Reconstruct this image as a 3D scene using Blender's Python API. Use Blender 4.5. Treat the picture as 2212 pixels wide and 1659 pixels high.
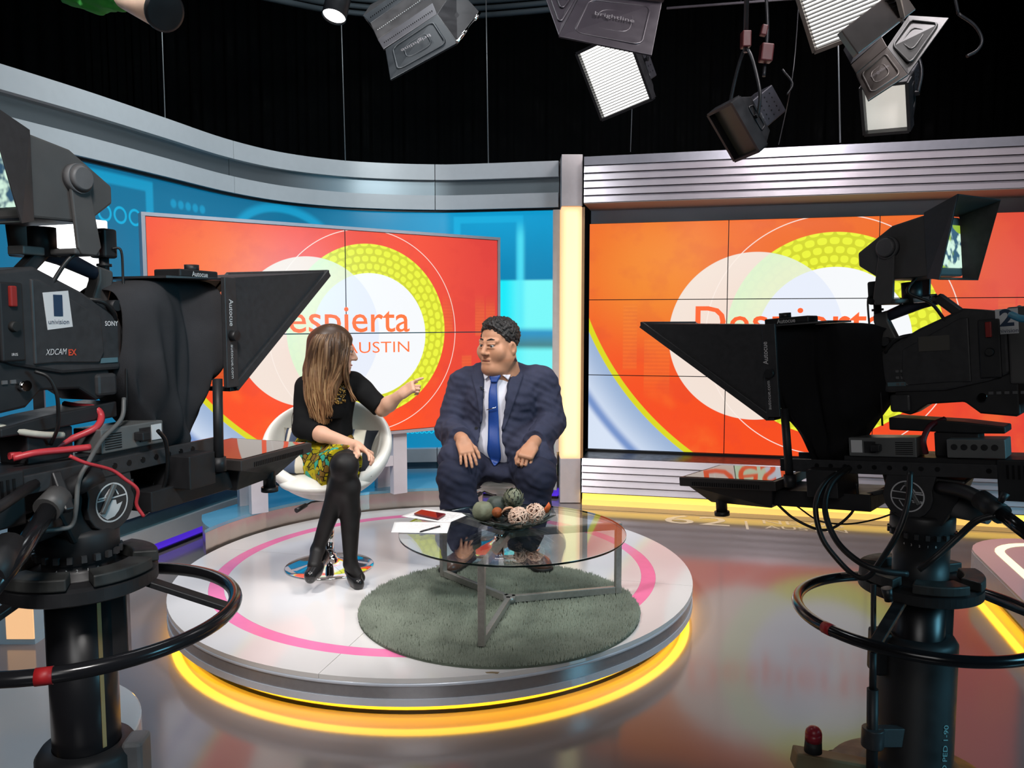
import bpy, bmesh, math, random
import numpy as np
from mathutils import Vector, Matrix, Euler

for o in list(bpy.data.objects):
    bpy.data.objects.remove(o, do_unlink=True)
SC = bpy.context.scene
COL = SC.collection
R = math.radians

# ------------------------------------------------------------------ camera, world, exposure
cd = bpy.data.cameras.new('camera')
cd.sensor_width = 36.0
cd.lens = 1700.0 / 2212.0 * 36.0
cd.clip_start = 0.05
cam = bpy.data.objects.new('camera', cd)
COL.objects.link(cam)
EYE = 1.6
PITCH = math.atan(139 / 1700.0)
cam.location = (0, 0, EYE)
cam.rotation_euler = (math.pi / 2 - PITCH, 0, 0)
SC.camera = cam

SC.view_settings.view_transform = 'Standard'
SC.view_settings.look = 'None'
SC.view_settings.exposure = 0.0
SC.view_settings.gamma = 1.0
SC.view_settings.use_curve_mapping = False
SC.cycles.use_denoising = True
SC.cycles.max_bounces = 8
SC.cycles.sample_clamp_indirect = 6.0
SC.cycles.caustics_reflective = False
SC.cycles.caustics_refractive = False

W = bpy.data.worlds.new('world')
SC.world = W
W.use_nodes = True
W.node_tree.nodes['Background'].inputs[0].default_value = (0.03, 0.034, 0.04, 1)
W.node_tree.nodes['Background'].inputs[1].default_value = 1.0


def lamp(name, kind, loc, aim, energy, color=(1, 1, 1), size=0.5, spot=60, blend=0.5, size_y=None):
    d = bpy.data.lights.new(name, kind)
    d.energy = energy
    d.color = color
    if kind == 'AREA':
        d.shape = 'RECTANGLE'
        d.size = size
        d.size_y = size_y or size
        d.spread = R(spot) if spot > 60 else R(120)
    elif kind == 'SPOT':
        d.shadow_soft_size = size
        d.spot_size = R(spot)
        d.spot_blend = blend
    o = bpy.data.objects.new(name, d)
    COL.objects.link(o)
    o.location = loc
    v = Vector(aim) - Vector(loc)
    o.rotation_euler = v.to_track_quat('-Z', 'Y').to_euler()
    return o


# lamps of the lighting grid, with added unseen fills among them (their housings that are in view are built further down)
lamp('key_left', 'SPOT', (-2.2, 1.6, 4.6), (-0.55, 4.6, 0.9), 620, (1, 0.97, 0.94), 0.4, 50, 0.7)
lamp('key_right', 'SPOT', (2.0, 2.9, 4.6), (-0.2, 4.7, 0.9), 520, (1, 0.95, 0.93), 0.4, 50, 0.7)
lamp('added_face_fill', 'SPOT', (0.1, 2.3, 3.6), (-0.5, 4.7, 1.1), 190, (1, 0.97, 0.95), 0.8, 62, 0.8)  # added soft fill for the faces, no housing built
lamp('top_left', 'AREA', (-0.9, 4.2, 5.2), (-1.6, 6.2, 1.2), 40, (0.93, 0.97, 1), 1.0, 140)
lamp('added_left_wall_wash', 'SPOT', (0.6, 2.2, 4.2), (-1.9, 5.9, 2.9), 330, (0.86, 0.97, 1), 0.4, 62, 0.8)  # added wash to lift the cornice of the left wall
lamp('top_right', 'AREA', (2.2, 4.6, 5.0), (2.2, 6.4, 1.4), 46, (1, 0.93, 0.95), 1.0, 140)
lamp('wall_wash', 'SPOT', (1.6, 1.6, 4.2), (2.2, 6.7, 2.7), 270, (1, 0.94, 0.97), 0.3, 60, 0.8)
lamp('added_camera_fill', 'SPOT', (0.3, -0.6, 4.2), (-1.0, 1.95, 1.45), 480, (1, 0.96, 0.93), 0.35, 36, 0.8)  # added unseen spot to brighten the left studio camera
lamp('added_snoot_light', 'SPOT', (-0.4, 1.2, 2.4), (-1.25, 2.8, 2.95), 26, (1, 0.9, 0.82), 0.1, 24, 0.8)  # added spot that only brightens the snoot at the top left
lamp('unseen_blue_wall_glow', 'AREA', (4.6, 0.8, 2.2), (1.4, 2.5, 1.2), 30, (0.25, 0.75, 1.0), 1.2, 120)  # stands in for the glow of a blue set wall out of view
lamp('added_front_fill', 'AREA', (-0.8, -2.6, 3.4), (-0.5, 4.0, 0.3), 11, (1, 0.98, 0.97), 2.2, 80)  # added unseen fill from behind the viewpoint, for the platform rim

def ray(x, y):
    c, s = math.cos(PITCH), math.sin(PITCH)
    u = (x - 1106) / 1700.0
    v = (829.5 - y) / 1700.0
    return Vector((u, c + v * s, -s + v * c))


def atY(x, y, Y):
    """point of the room seen at photo position (x, y) at distance Y into the room"""
    r = ray(x, y)
    p = r * (Y / r.y)
    return Vector((p.x, p.y, EYE + p.z))


def atz(x, y, z):
    r = ray(x, y)
    p = r * ((z - EYE) / r.z)
    return Vector((p.x, p.y, z))


# ------------------------------------------------------------------ mesh builder
ORG = {}


def basis(p0, p1):
    d = (Vector(p1) - Vector(p0))
    d.normalize()
    a = Vector((0, 0, 1)) if abs(d.z) < 0.95 else Vector((1, 0, 0))
    u = d.cross(a).normalized()
    v = d.cross(u).normalized()
    return d, u, v


class MB:
    def __init__(self, M=None):
        self.v = []
        self.f = []
        self.m = []
        self.s = []
        self.uv = None
        self.M = M or Matrix.Identity(4)

    def add(self, verts, faces, mi=0, smooth=False):
        b = len(self.v)
        M = self.M
        self.v += [M @ Vector(p) for p in verts]
        for f in faces:
            self.f.append([b + i for i in f])
            self.m.append(mi)
            self.s.append(smooth)
        return self

    def box(self, c, size, rot=None, mi=0, taper=1.0):
        x, y, z = size[0] / 2, size[1] / 2, size[2] / 2
        vs = [Vector((sx * x * (taper if sz > 0 else 1), sy * y * (taper if sz > 0 else 1), sz * z))
              for sz in (-1, 1) for sy in (-1, 1) for sx in (-1, 1)]
        if rot is not None:
            m = rot if isinstance(rot, Matrix) else Euler(rot).to_matrix()
            vs = [m @ p for p in vs]
        c = Vector(c)
        vs = [p + c for p in vs]
        fs = [(0, 2, 3, 1), (4, 5, 7, 6), (0, 1, 5, 4), (2, 6, 7, 3), (0, 4, 6, 2), (1, 3, 7, 5)]
        return self.add(vs, fs, mi)

    def bar(self, p0, p1, w, h, up=(0, 0, 1), mi=0):
        p0, p1 = Vector(p0), Vector(p1)
        d = (p1 - p0).normalized()
        upv = Vector(up)
        sx = d.cross(upv)
        if sx.length < 1e-4:
            sx = d.cross(Vector((1, 0, 0)))
        sx.normalize()
        uz = sx.cross(d).normalized()
        vs = []
        for p in (p0, p1):
            for a, b in ((-1, -1), (1, -1), (1, 1), (-1, 1)):
                vs.append(p + sx * a * w / 2 + uz * b * h / 2)
        fs = [(0, 1, 2, 3), (7, 6, 5, 4), (0, 4, 5, 1), (1, 5, 6, 2), (2, 6, 7, 3), (3, 7, 4, 0)]
        return self.add(vs, fs, mi)

    def cyl(self, p0, p1, r0, r1=None, n=20, mi=0, cap=True):
        r1 = r0 if r1 is None else r1
        p0, p1 = Vector(p0), Vector(p1)
        d, u, v = basis(p0, p1)
        vs = []
        for p, r in ((p0, r0), (p1, r1)):
            for i in range(n):
                a = 2 * math.pi * i / n
                vs.append(p + u * r * math.cos(a) + v * r * math.sin(a))
        self.add(vs, [(i, (i + 1) % n, n + (i + 1) % n, n + i) for i in range(n)], mi, True)
        if cap:
            self.add(vs[:n], [list(range(n - 1, -1, -1))], mi)
            self.add(vs[n:], [list(range(n))], mi)
        return self

    def tube(self, pts, r, n=8, mi=0, closed=False, rads=None, smooth_path=0):
        pts = [Vector(p) for p in pts]
        if smooth_path:
            pts = spline(pts, smooth_path)
        N = len(pts)
        vs = []
        prev = None
        for i, p in enumerate(pts):
            if closed:
                t = pts[(i + 1) % N] - pts[i - 1]
            else:
                t = pts[min(i + 1, N - 1)] - pts[max(i - 1, 0)]
            t.normalize()
            if prev is None:
                a = Vector((0, 0, 1)) if abs(t.z) < 0.9 else Vector((1, 0, 0))
                u = t.cross(a).normalized()
            else:
                u = prev - t * prev.dot(t)
                u.normalize()
            prev = u
            w = t.cross(u)
            rr = r if rads is None else rads[min(i, len(rads) - 1)] if len(rads) == N else np.interp(i / (N - 1), np.linspace(0, 1, len(rads)), rads)
            for k in range(n):
                a = 2 * math.pi * k / n
                vs.append(p + u * rr * math.cos(a) + w * rr * math.sin(a))
        fs = []
        for i in range(N if closed else N - 1):
            j = (i + 1) % N
            for k in range(n):
                fs.append((i * n + k, i * n + (k + 1) % n, j * n + (k + 1) % n, j * n + k))
        self.add(vs, fs, mi, True)
        if not closed:
            self.add(vs[:n], [list(range(n))], mi)
            self.add(vs[-n:], [list(range(n))], mi)
        return self

    def lathe(self, prof, c=(0, 0, 0), n=48, mi=0, axis=None, smooth=True, sx=1.0, sy=1.0, a0=0, a1=None):
        c = Vector(c)
        full = a1 is None
        K = n if full else n + 1
        vs = []
        rot = Vector((0, 0, 1)).rotation_difference(Vector(axis)).to_matrix() if axis is not None else Matrix.Identity(3)
        for r, z in prof:
            for k in range(K):
                a = 2 * math.pi * k / n if full else a0 + (a1 - a0) * k / n
                vs.append(c + rot @ Vector((r * math.cos(a) * sx, r * math.sin(a) * sy, z)))
        fs = []
        for i in range(len(prof) - 1):
            for k in range(n):
                k2 = (k + 1) % K if full else k + 1
                fs.append((i * K + k, i * K + k2, (i + 1) * K + k2, (i + 1) * K + k))
        return self.add(vs, fs, mi, smooth)

    def disc(self, c, r, n=48, mi=0, axis=(0, 0, 1)):
        d, u, v = basis((0, 0, 0), axis)
        c = Vector(c)
        return self.add([c + u * r * math.cos(2 * math.pi * i / n) + v * r * math.sin(2 * math.pi * i / n) for i in range(n)], [list(range(n))], mi)

    def ball(self, c, r, n=16, mi=0, sc=(1, 1, 1)):
        vs, fs = [], []
        c = Vector(c)
        h = n // 2
        for i in range(1, h):
            t = math.pi * i / h
            for k in range(n):
                a = 2 * math.pi * k / n
                vs.append(c + Vector((r * sc[0] * math.sin(t) * math.cos(a), r * sc[1] * math.sin(t) * math.sin(a), r * sc[2] * math.cos(t))))
        top = len(vs)
        vs.append(c + Vector((0, 0, r * sc[2])))
        vs.append(c - Vector((0, 0, r * sc[2])))
        for i in range(h - 2):
            for k in range(n):
                fs.append((i * n + k, (i + 1) * n + k, (i + 1) * n + (k + 1) % n, i * n + (k + 1) % n))
        for k in range(n):
            fs.append((top, k, (k + 1) % n))
            b = (h - 2) * n
            fs.append((top + 1, b + (k + 1) % n, b + k))
        return self.add(vs, fs, mi, True)

    def prism(self, poly, d0, d1, o=(0, 0, 0), u=(1, 0, 0), v=(0, 0, 1), w=None, mi=0):
        """2-D outline in the plane (u, v) at o, from d0 to d1 along w"""
        o, u, v = Vector(o), Vector(u), Vector(v)
        w = Vector(w) if w is not None else u.cross(v).normalized()
        n = len(poly)
        vs = [o + u * a + v * b + w * d0 for a, b in poly] + [o + u * a + v * b + w * d1 for a, b in poly]
        fs = [list(range(n - 1, -1, -1)), list(range(n, 2 * n))]
        fs += [(i, (i + 1) % n, n + (i + 1) % n, n + i) for i in range(n)]
        return self.add(vs, fs, mi)

    def hull_quad(self, a, b, mi=0):
        """frustum between two quads (four points each)"""
        vs = [Vector(p) for p in a] + [Vector(p) for p in b]
        return self.add(vs, [(3, 2, 1, 0), (4, 5, 6, 7), (0, 1, 5, 4), (1, 2, 6, 5), (2, 3, 7, 6), (3, 0, 4, 7)], mi)

    def build(self, name, mats, parent=None, bevel=0, seg=2, smooth=None, sub=0, solid=0, uvf=None, recalc=True):
        if not isinstance(mats, (list, tuple)):
            mats = [mats]
        if parent is not None:
            org = ORG[parent]
        else:
            bx = [min(p[i] for p in self.v) for i in range(3)], [max(p[i] for p in self.v) for i in range(3)]
            org = Vector(((bx[0][0] + bx[1][0]) / 2, (bx[0][1] + bx[1][1]) / 2, bx[0][2]))
        me = bpy.data.meshes.new(name)
        me.from_pydata([tuple(p - org) for p in self.v], [], self.f)
        for m in mats:
            me.materials.append(m)
        me.polygons.foreach_set('material_index', self.m)
        sm = self.s if smooth is None else [smooth] * len(self.f)
        me.polygons.foreach_set('use_smooth', sm)
        if recalc:
            bm = bmesh.new()
            bm.from_mesh(me)
            bmesh.ops.remove_doubles(bm, verts=bm.verts, dist=1e-5)
            bmesh.ops.recalc_face_normals(bm, faces=bm.faces)
            bm.to_mesh(me)
            bm.free()
        if uvf:
            uv = me.uv_layers.new(name='UVMap')
            for l in me.loops:
                uv.data[l.index].uv = uvf(me.vertices[l.vertex_index].co + org)
        me.update()
        o = bpy.data.objects.new(name, me)
        COL.objects.link(o)
        if parent is not None:
            o.parent = parent
        else:
            o.location = org
        ORG[o] = org
        if solid:
            md = o.modifiers.new('solid', 'SOLIDIFY')
            md.thickness = solid
            md.offset = 0
        if bevel:
            md = o.modifiers.new('bevel', 'BEVEL')
            md.width = bevel
            md.segments = seg
            md.limit_method = 'ANGLE'
            md.angle_limit = R(40)
        if sub:
            md = o.modifiers.new('sub', 'SUBSURF')
            md.levels = sub
            md.render_levels = sub
        return o


def spline(pts, k=6):
    """Catmull-Rom through the points"""
    P = [Vector(p) for p in pts]
    P = [P[0] * 2 - P[1]] + P + [P[-1] * 2 - P[-2]]
    out = []
    for i in range(1, len(P) - 2):
        for j in range(k):
            t = j / k
            a, b, c, d = P[i - 1], P[i], P[i + 1], P[i + 2]
            out.append(0.5 * ((2 * b) + (c - a) * t + (2 * a - 5 * b + 4 * c - d) * t * t + (3 * b - a - 3 * c + d) * t ** 3))
    out.append(P[-2])
    return out


def thing(name, label, cat, loc, group=None):
    o = bpy.data.objects.new(name, None)
    o.empty_display_size = 0.05
    COL.objects.link(o)
    o.location = loc
    ORG[o] = Vector(loc)
    o['label'] = label
    o['category'] = cat
    if group:
        o['group'] = group
    return o


def tag(o, label, cat, group=None):
    o['label'] = label
    o['category'] = cat
    if group:
        o['group'] = group
    return o


def struct(o):
    o['kind'] = 'structure'
    return o


def structroot(name, loc=(0, 0, 0)):
    o = bpy.data.objects.new(name, None)
    COL.objects.link(o)
    o.location = loc
    ORG[o] = Vector(loc)
    o['kind'] = 'structure'
    return o


def text(name, s, mat, o, u, v, height=None, width=None, parent=None, depth=0.0004, align='LEFT', bold=0.0, shear=0.0, spacing=1.0):
    """flat lettering as a mesh: baseline start o, along u, up v (sizes from cap height / width)"""
    cu = bpy.data.curves.new(name, 'FONT')
    cu.body = s
    cu.offset = bold
    cu.shear = shear
    cu.space_character = spacing
    cu.resolution_u = 3
    t = bpy.data.objects.new(name, cu)
    COL.objects.link(t)
    dg = bpy.context.evaluated_depsgraph_get()
    me = bpy.data.meshes.new_from_object(t.evaluated_get(dg))
    bpy.data.objects.remove(t, do_unlink=True)
    co = np.array([x.co for x in me.vertices])
    fs = [list(p.vertices) for p in me.polygons]
    bpy.data.meshes.remove(me)
    x0, x1 = co[:, 0].min(), co[:, 0].max()
    sy = (height / 0.70) if height else width / (x1 - x0)
    sx = (width / (x1 - x0)) if width else sy
    off = {'LEFT': x0, 'RIGHT': x1, 'CENTER': (x0 + x1) / 2}[align]
    o, u, v = Vector(o), Vector(u).normalized(), Vector(v).normalized()
    w = u.cross(v)
    b = MB()
    b.add([o + u * float((c[0] - off) * sx) + v * float(c[1] * sy) + w * depth for c in co], fs)
    ob = b.build(name, mat, parent, recalc=False)
    return ob


# ------------------------------------------------------------------ materials
def srgb(r, g, b):
    f = lambda c: (c / 255 / 12.92) if c / 255 <= 0.04045 else ((c / 255 + 0.055) / 1.055) ** 2.4
    return (f(r), f(g), f(b))


def mat(name, col, rough=0.5, metal=0.0, spec=0.5, noise=0.0, nscale=20.0, bump=0.0, bscale=60.0, coat=0.0, ior=None, aniso=None):
    m = bpy.data.materials.new(name)
    m.use_nodes = True
    nt = m.node_tree
    p = nt.nodes['Principled BSDF']
    p.inputs['Base Color'].default_value = (*col, 1)
    p.inputs['Roughness'].default_value = rough
    p.inputs['Metallic'].default_value = metal
    p.inputs['Specular IOR Level'].default_value = spec
    if ior:
        p.inputs['IOR'].default_value = ior
    if coat:
        p.inputs['Coat Weight'].default_value = coat
        p.inputs['Coat Roughness'].default_value = 0.05
    if noise or bump:
        tc = nt.nodes.new('ShaderNodeTexCoord')
    if noise:
        n = nt.nodes.new('ShaderNodeTexNoise')
        n.inputs['Scale'].default_value = nscale
        n.inputs['Detail'].default_value = 5
        nt.links.new(tc.outputs['Object'], n.inputs['Vector'])
        r = nt.nodes.new('ShaderNodeMapRange')
        r.inputs['From Min'].default_value = 0.3
        r.inputs['From Max'].default_value = 0.7
        r.inputs['To Min'].default_value = 1 - noise
        r.inputs['To Max'].default_value = 1 + noise
        nt.links.new(n.outputs['Fac'], r.inputs['Value'])
        mx = nt.nodes.new('ShaderNodeVectorMath')
        mx.operation = 'SCALE'
        mx.inputs[0].default_value = col
        nt.links.new(r.outputs['Result'], mx.inputs['Scale'])
        nt.links.new(mx.outputs['Vector'], p.inputs['Base Color'])
        r2 = nt.nodes.new('ShaderNodeMath')
        r2.operation = 'MULTIPLY'
        r2.inputs[1].default_value = rough
        nt.links.new(r.outputs['Result'], r2.inputs[0])
        nt.links.new(r2.outputs['Value'], p.inputs['Roughness'])
    if bump:
        n = nt.nodes.new('ShaderNodeTexNoise')
        n.inputs['Scale'].default_value = bscale
        n.inputs['Detail'].default_value = 4
        nt.links.new(tc.outputs['Object'], n.inputs['Vector'])
        b = nt.nodes.new('ShaderNodeBump')
        b.inputs['Strength'].default_value = bump
        b.inputs['Distance'].default_value = 0.01
        nt.links.new(n.outputs['Fac'], b.inputs['Height'])
        nt.links.new(b.outputs['Normal'], p.inputs['Normal'])
    return m


def emit(name, col, strength=1.0, base=None):
    m = bpy.data.materials.new(name)
    m.use_nodes = True
    p = m.node_tree.nodes['Principled BSDF']
    p.inputs['Base Color'].default_value = (*(base or col), 1)
    p.inputs['Roughness'].default_value = 0.3
    p.inputs['Emission Color'].default_value = (*col, 1)
    p.inputs['Emission Strength'].default_value = strength
    return m


class NG:
    """small helper that writes shader maths"""

    def __init__(self, m):
        self.nt = m.node_tree
        self.n = self.nt.nodes
        self.l = self.nt.links

    def _in(self, sock, v):
        if isinstance(v, (int, float)):
            sock.default_value = v
        elif isinstance(v, (tuple, list)):
            sock.default_value = (*v, 1) if len(sock.default_value) == 4 and len(v) == 3 else v
        else:
            self.l.new(v, sock)

    def m(self, op, a, b=0.0, c=None):
        n = self.n.new('ShaderNodeMath')
        n.operation = op
        self._in(n.inputs[0], a)
        self._in(n.inputs[1], b)
        if c is not None:
            self._in(n.inputs[2], c)
        return n.outputs[0]

    def step(self, x, a, b):
        """smooth 0..1 as x goes a..b (a may exceed b)"""
        n = self.n.new('ShaderNodeMapRange')
        n.interpolation_type = 'SMOOTHSTEP'
        flip = a > b
        lo, hi = (b, a) if flip else (a, b)
        self._in(n.inputs['Value'], x)
        n.inputs['From Min'].default_value = lo
        n.inputs['From Max'].default_value = hi
        n.inputs['To Min'].default_value = 1.0 if flip else 0.0
        n.inputs['To Max'].default_value = 0.0 if flip else 1.0
        return n.outputs[0]

    def mix(self, f, a, b):
        n = self.n.new('ShaderNodeMix')
        n.data_type = 'RGBA'
        self._in(n.inputs['Factor'], f)
        self._in(n.inputs[6], a)
        self._in(n.inputs[7], b)
        return n.outputs[2]

    def uv(self):
        t = self.n.new('ShaderNodeUVMap')
        t.uv_map = 'UVMap'
        s = self.n.new('ShaderNodeSeparateXYZ')
        self.l.new(t.outputs[0], s.inputs[0])
        return t.outputs[0], s.outputs[0], s.outputs[1]

    def dist(self, u, v, cx, cy):
        a = self.m('SUBTRACT', u, cx)
        b = self.m('SUBTRACT', v, cy)
        return self.m('SQRT', self.m('ADD', self.m('MULTIPLY', a, a), self.m('MULTIPLY', b, b)))

    def noise(self, vec, scale, detail=3):
        n = self.n.new('ShaderNodeTexNoise')
        n.inputs['Scale'].default_value = scale
        n.inputs['Detail'].default_value = detail
        self.l.new(vec, n.inputs['Vector'])
        return n.outputs['Fac']

    def boxmask(self, u, v, u0, u1, v0, v1, e=0.003):
        a = self.m('MULTIPLY', self.step(u, u0 - e, u0 + e), self.step(u, u1 + e, u1 - e))
        b = self.m('MULTIPLY', self.step(v, v0 - e, v0 + e), self.step(v, v1 + e, v1 - e))
        return self.m('MULTIPLY', a, b)


def srand(seed):
    random.seed(seed)


WHITE = mat('white_laminate', srgb(222, 220, 219), 0.16, noise=0.02)
PALE = mat('pale_grey_paint', srgb(196, 196, 200), 0.32, noise=0.03)
ALU = mat('brushed_aluminium', srgb(176, 178, 184), 0.3, 1.0, noise=0.05, nscale=90)
ALUD = mat('brushed_steel_band', srgb(150, 156, 162), 0.33, 1.0, noise=0.05, nscale=90)
CHROME = mat('chrome', (0.86, 0.86, 0.87), 0.05, 1.0)
BLACK = mat('black_plastic', (0.018, 0.018, 0.02), 0.42, noise=0.25, nscale=40)
BLACKG = mat('black_gloss', (0.012, 0.012, 0.014), 0.18)
BLACKM = mat('black_anodised', (0.02, 0.02, 0.022), 0.35, 0.6, noise=0.2)
DGREY = mat('dark_grey_plastic', (0.05, 0.05, 0.053), 0.5, noise=0.15, bump=0.08, bscale=300)
MGREY = mat('mid_grey_plastic', (0.13, 0.13, 0.135), 0.5, noise=0.1, bump=0.05, bscale=300)
RUBBER = mat('black_rubber', (0.014, 0.014, 0.014), 0.6, noise=0.3)
REDP = mat('red_tape', srgb(170, 30, 35), 0.45, noise=0.1)
PRINT_W = mat('white_print', (0.75, 0.75, 0.75), 0.5, noise=0.03)
CLOTHBK = mat('black_cloth', (0.012, 0.012, 0.0135), 0.95, spec=0.15, noise=0.3, nscale=8, bump=0.2, bscale=500)

# ================================================================== SETTING
def floor_mat():
    m = mat('glossy_studio_floor', srgb(126, 117, 117), 0.115, ior=1.75, noise=0.0)
    nt = m.node_tree
    p = nt.nodes['Principled BSDF']
    tc = nt.nodes.new('ShaderNodeTexCoord')
    n = nt.nodes.new('ShaderNodeTexNoise')
    n.inputs['Scale'].default_value = 1.3
    n.inputs['Detail'].default_value = 3
    nt.links.new(tc.outputs['Object'], n.inputs['Vector'])
    b = nt.nodes.new('ShaderNodeBump')
    b.inputs['Strength'].default_value = 0.05
    b.inputs['Distance'].default_value = 0.02
    nt.links.new(n.outputs['Fac'], b.inputs['Height'])
    nt.links.new(b.outputs['Normal'], p.inputs['Normal'])
    return m


FLOORM = floor_mat()
b = MB().box((0.5, 4.0, -0.05), (16, 17, 0.1))
floor = struct(b.build('floor', FLOORM))
CURT = mat('black_studio_drape', (0.0035, 0.0038, 0.004), 0.95, spec=0.1, noise=0.3, nscale=3)
# pleated black drape behind the set, in lengths with dark seams
wb = structroot('wall_back', (0.5, 9.5, 0))
edges = [-7.5, -5.0, -4.05, -2.62, -1.35, 0.05, 1.55, 2.95, 4.6, 6.3, 8.5]
for i in range(len(edges) - 1):
    x0, x1 = edges[i] - 0.04, edges[i + 1] + 0.04
    vs, fs = [], []
    N = 40
    for k in range(N + 1):
        x = x0 + (x1 - x0) * k / N
        y = 9.5 + 0.035 * math.sin(k * 1.7 + i) + 0.02 * math.sin(k * 0.6 + 2 * i) + (0.04 if k in (0, N) else 0)
        vs += [(x, y, 0), (x, y, 8.0)]
    fs = [(2 * k, 2 * k + 2, 2 * k + 3, 2 * k + 1) for k in range(N)]
    MB().add(vs, fs, 0, True).build('drape', CURT, wb)
DARKW = mat('dark_studio_wall', (0.006, 0.0065, 0.007), 0.9, noise=0.2)
struct(MB().box((-7.4, 4, 4), (0.1, 17, 8)).build('wall_left', DARKW))
struct(MB().box((8.4, 4, 4), (0.1, 17, 8)).build('wall_right', DARKW))
struct(MB().box((0.5, -4.4, 4), (16, 0.1, 8)).build('wall_front', mat('grey_studio_wall', (0.05, 0.05, 0.053), 0.9, noise=0.1)))
struct(MB().box((0.5, 4, 8.05), (16, 17, 0.1)).build('ceiling', DARKW))

# ------------------------------------------------------------------ the curved wall of the set on the left
PATH = [(-3.0, 3.75), (-2.88, 4.1), (-2.74, 4.45), (-2.57, 4.91), (-2.39, 5.50), (-2.2, 6.12), (-1.93, 6.6), (-1.54, 6.92),
        (-1.13, 7.07), (-.72, 7.13), (-.44, 7.12), (.41, 6.965)]
_pp = [Vector((x, y, 0)) for x, y in PATH]
_sm = spline(_pp, 6)
_L = [0.0]
for a, c in zip(_sm, _sm[1:]):
    _L.append(_L[-1] + (c - a).length)
WALL_LEN = _L[-1]


def wpt(s):
    s = max(0, min(WALL_LEN, s))
    for i in range(len(_L) - 1):
        if s <= _L[i + 1] + 1e-9:
            t = (s - _L[i]) / (_L[i + 1] - _L[i])
            p = _sm[i].lerp(_sm[i + 1], t)
            d = (_sm[min(i + 2, len(_sm) - 1)] - _sm[max(i - 1, 0)]).normalized()
            return p, Vector((d.y, -d.x, 0))      # point and normal that faces the studio


def wstrip(s0, s1, z0, z1, off, th, name, m, parent, uvw=False, step=0.09):
    n = max(2, int((s1 - s0) / step))
    vs, fs = [], []
    for i in range(n + 1):
        p, nn = wpt(s0 + (s1 - s0) * i / n)
        a = p + nn * off
        c = p + nn * (off - th)
        vs += [(a.x, a.y, z0), (a.x, a.y, z1), (c.x, c.y, z1), (c.x, c.y, z0)]
    for i in range(n):
        q, r = 4 * i, 4 * i + 4
        fs += [(q, r, r + 1, q + 1), (q + 1, r + 1, r + 2, q + 2), (q + 2, r + 2, r + 3, q + 3), (q + 3, r + 3, r, q)]
    fs += [(0, 1, 2, 3), (4 * n + 3, 4 * n + 2, 4 * n + 1, 4 * n)]
    b = MB()
    b.add(vs, fs, 0, False)
    o = b.build(name, m, parent)
    me = o.data
    bm = bmesh.new()
    bm.from_mesh(me)
    for f in bm.faces:
        f.smooth = True
    for e in bm.edges:
        if e.calc_face_angle(0) > 0.6:
            e.smooth = False
    bm.to_mesh(me)
    bm.free()
    if uvw:
        uv = me.uv_layers.new(name='UVMap')
        ss = {}
        for i in range(n + 1):
            for k in range(4):
                pass
        org = ORG[o]
        for l in me.loops:
            co = me.vertices[l.vertex_index].co + org
            best = min(range(n + 1), key=lambda i: (vs[4 * i][0] - co.x) ** 2 + (vs[4 * i][1] - co.y) ** 2)
            uv.data[l.index].uv = (s0 + (s1 - s0) * best / n, co.z)
    return o


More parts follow.
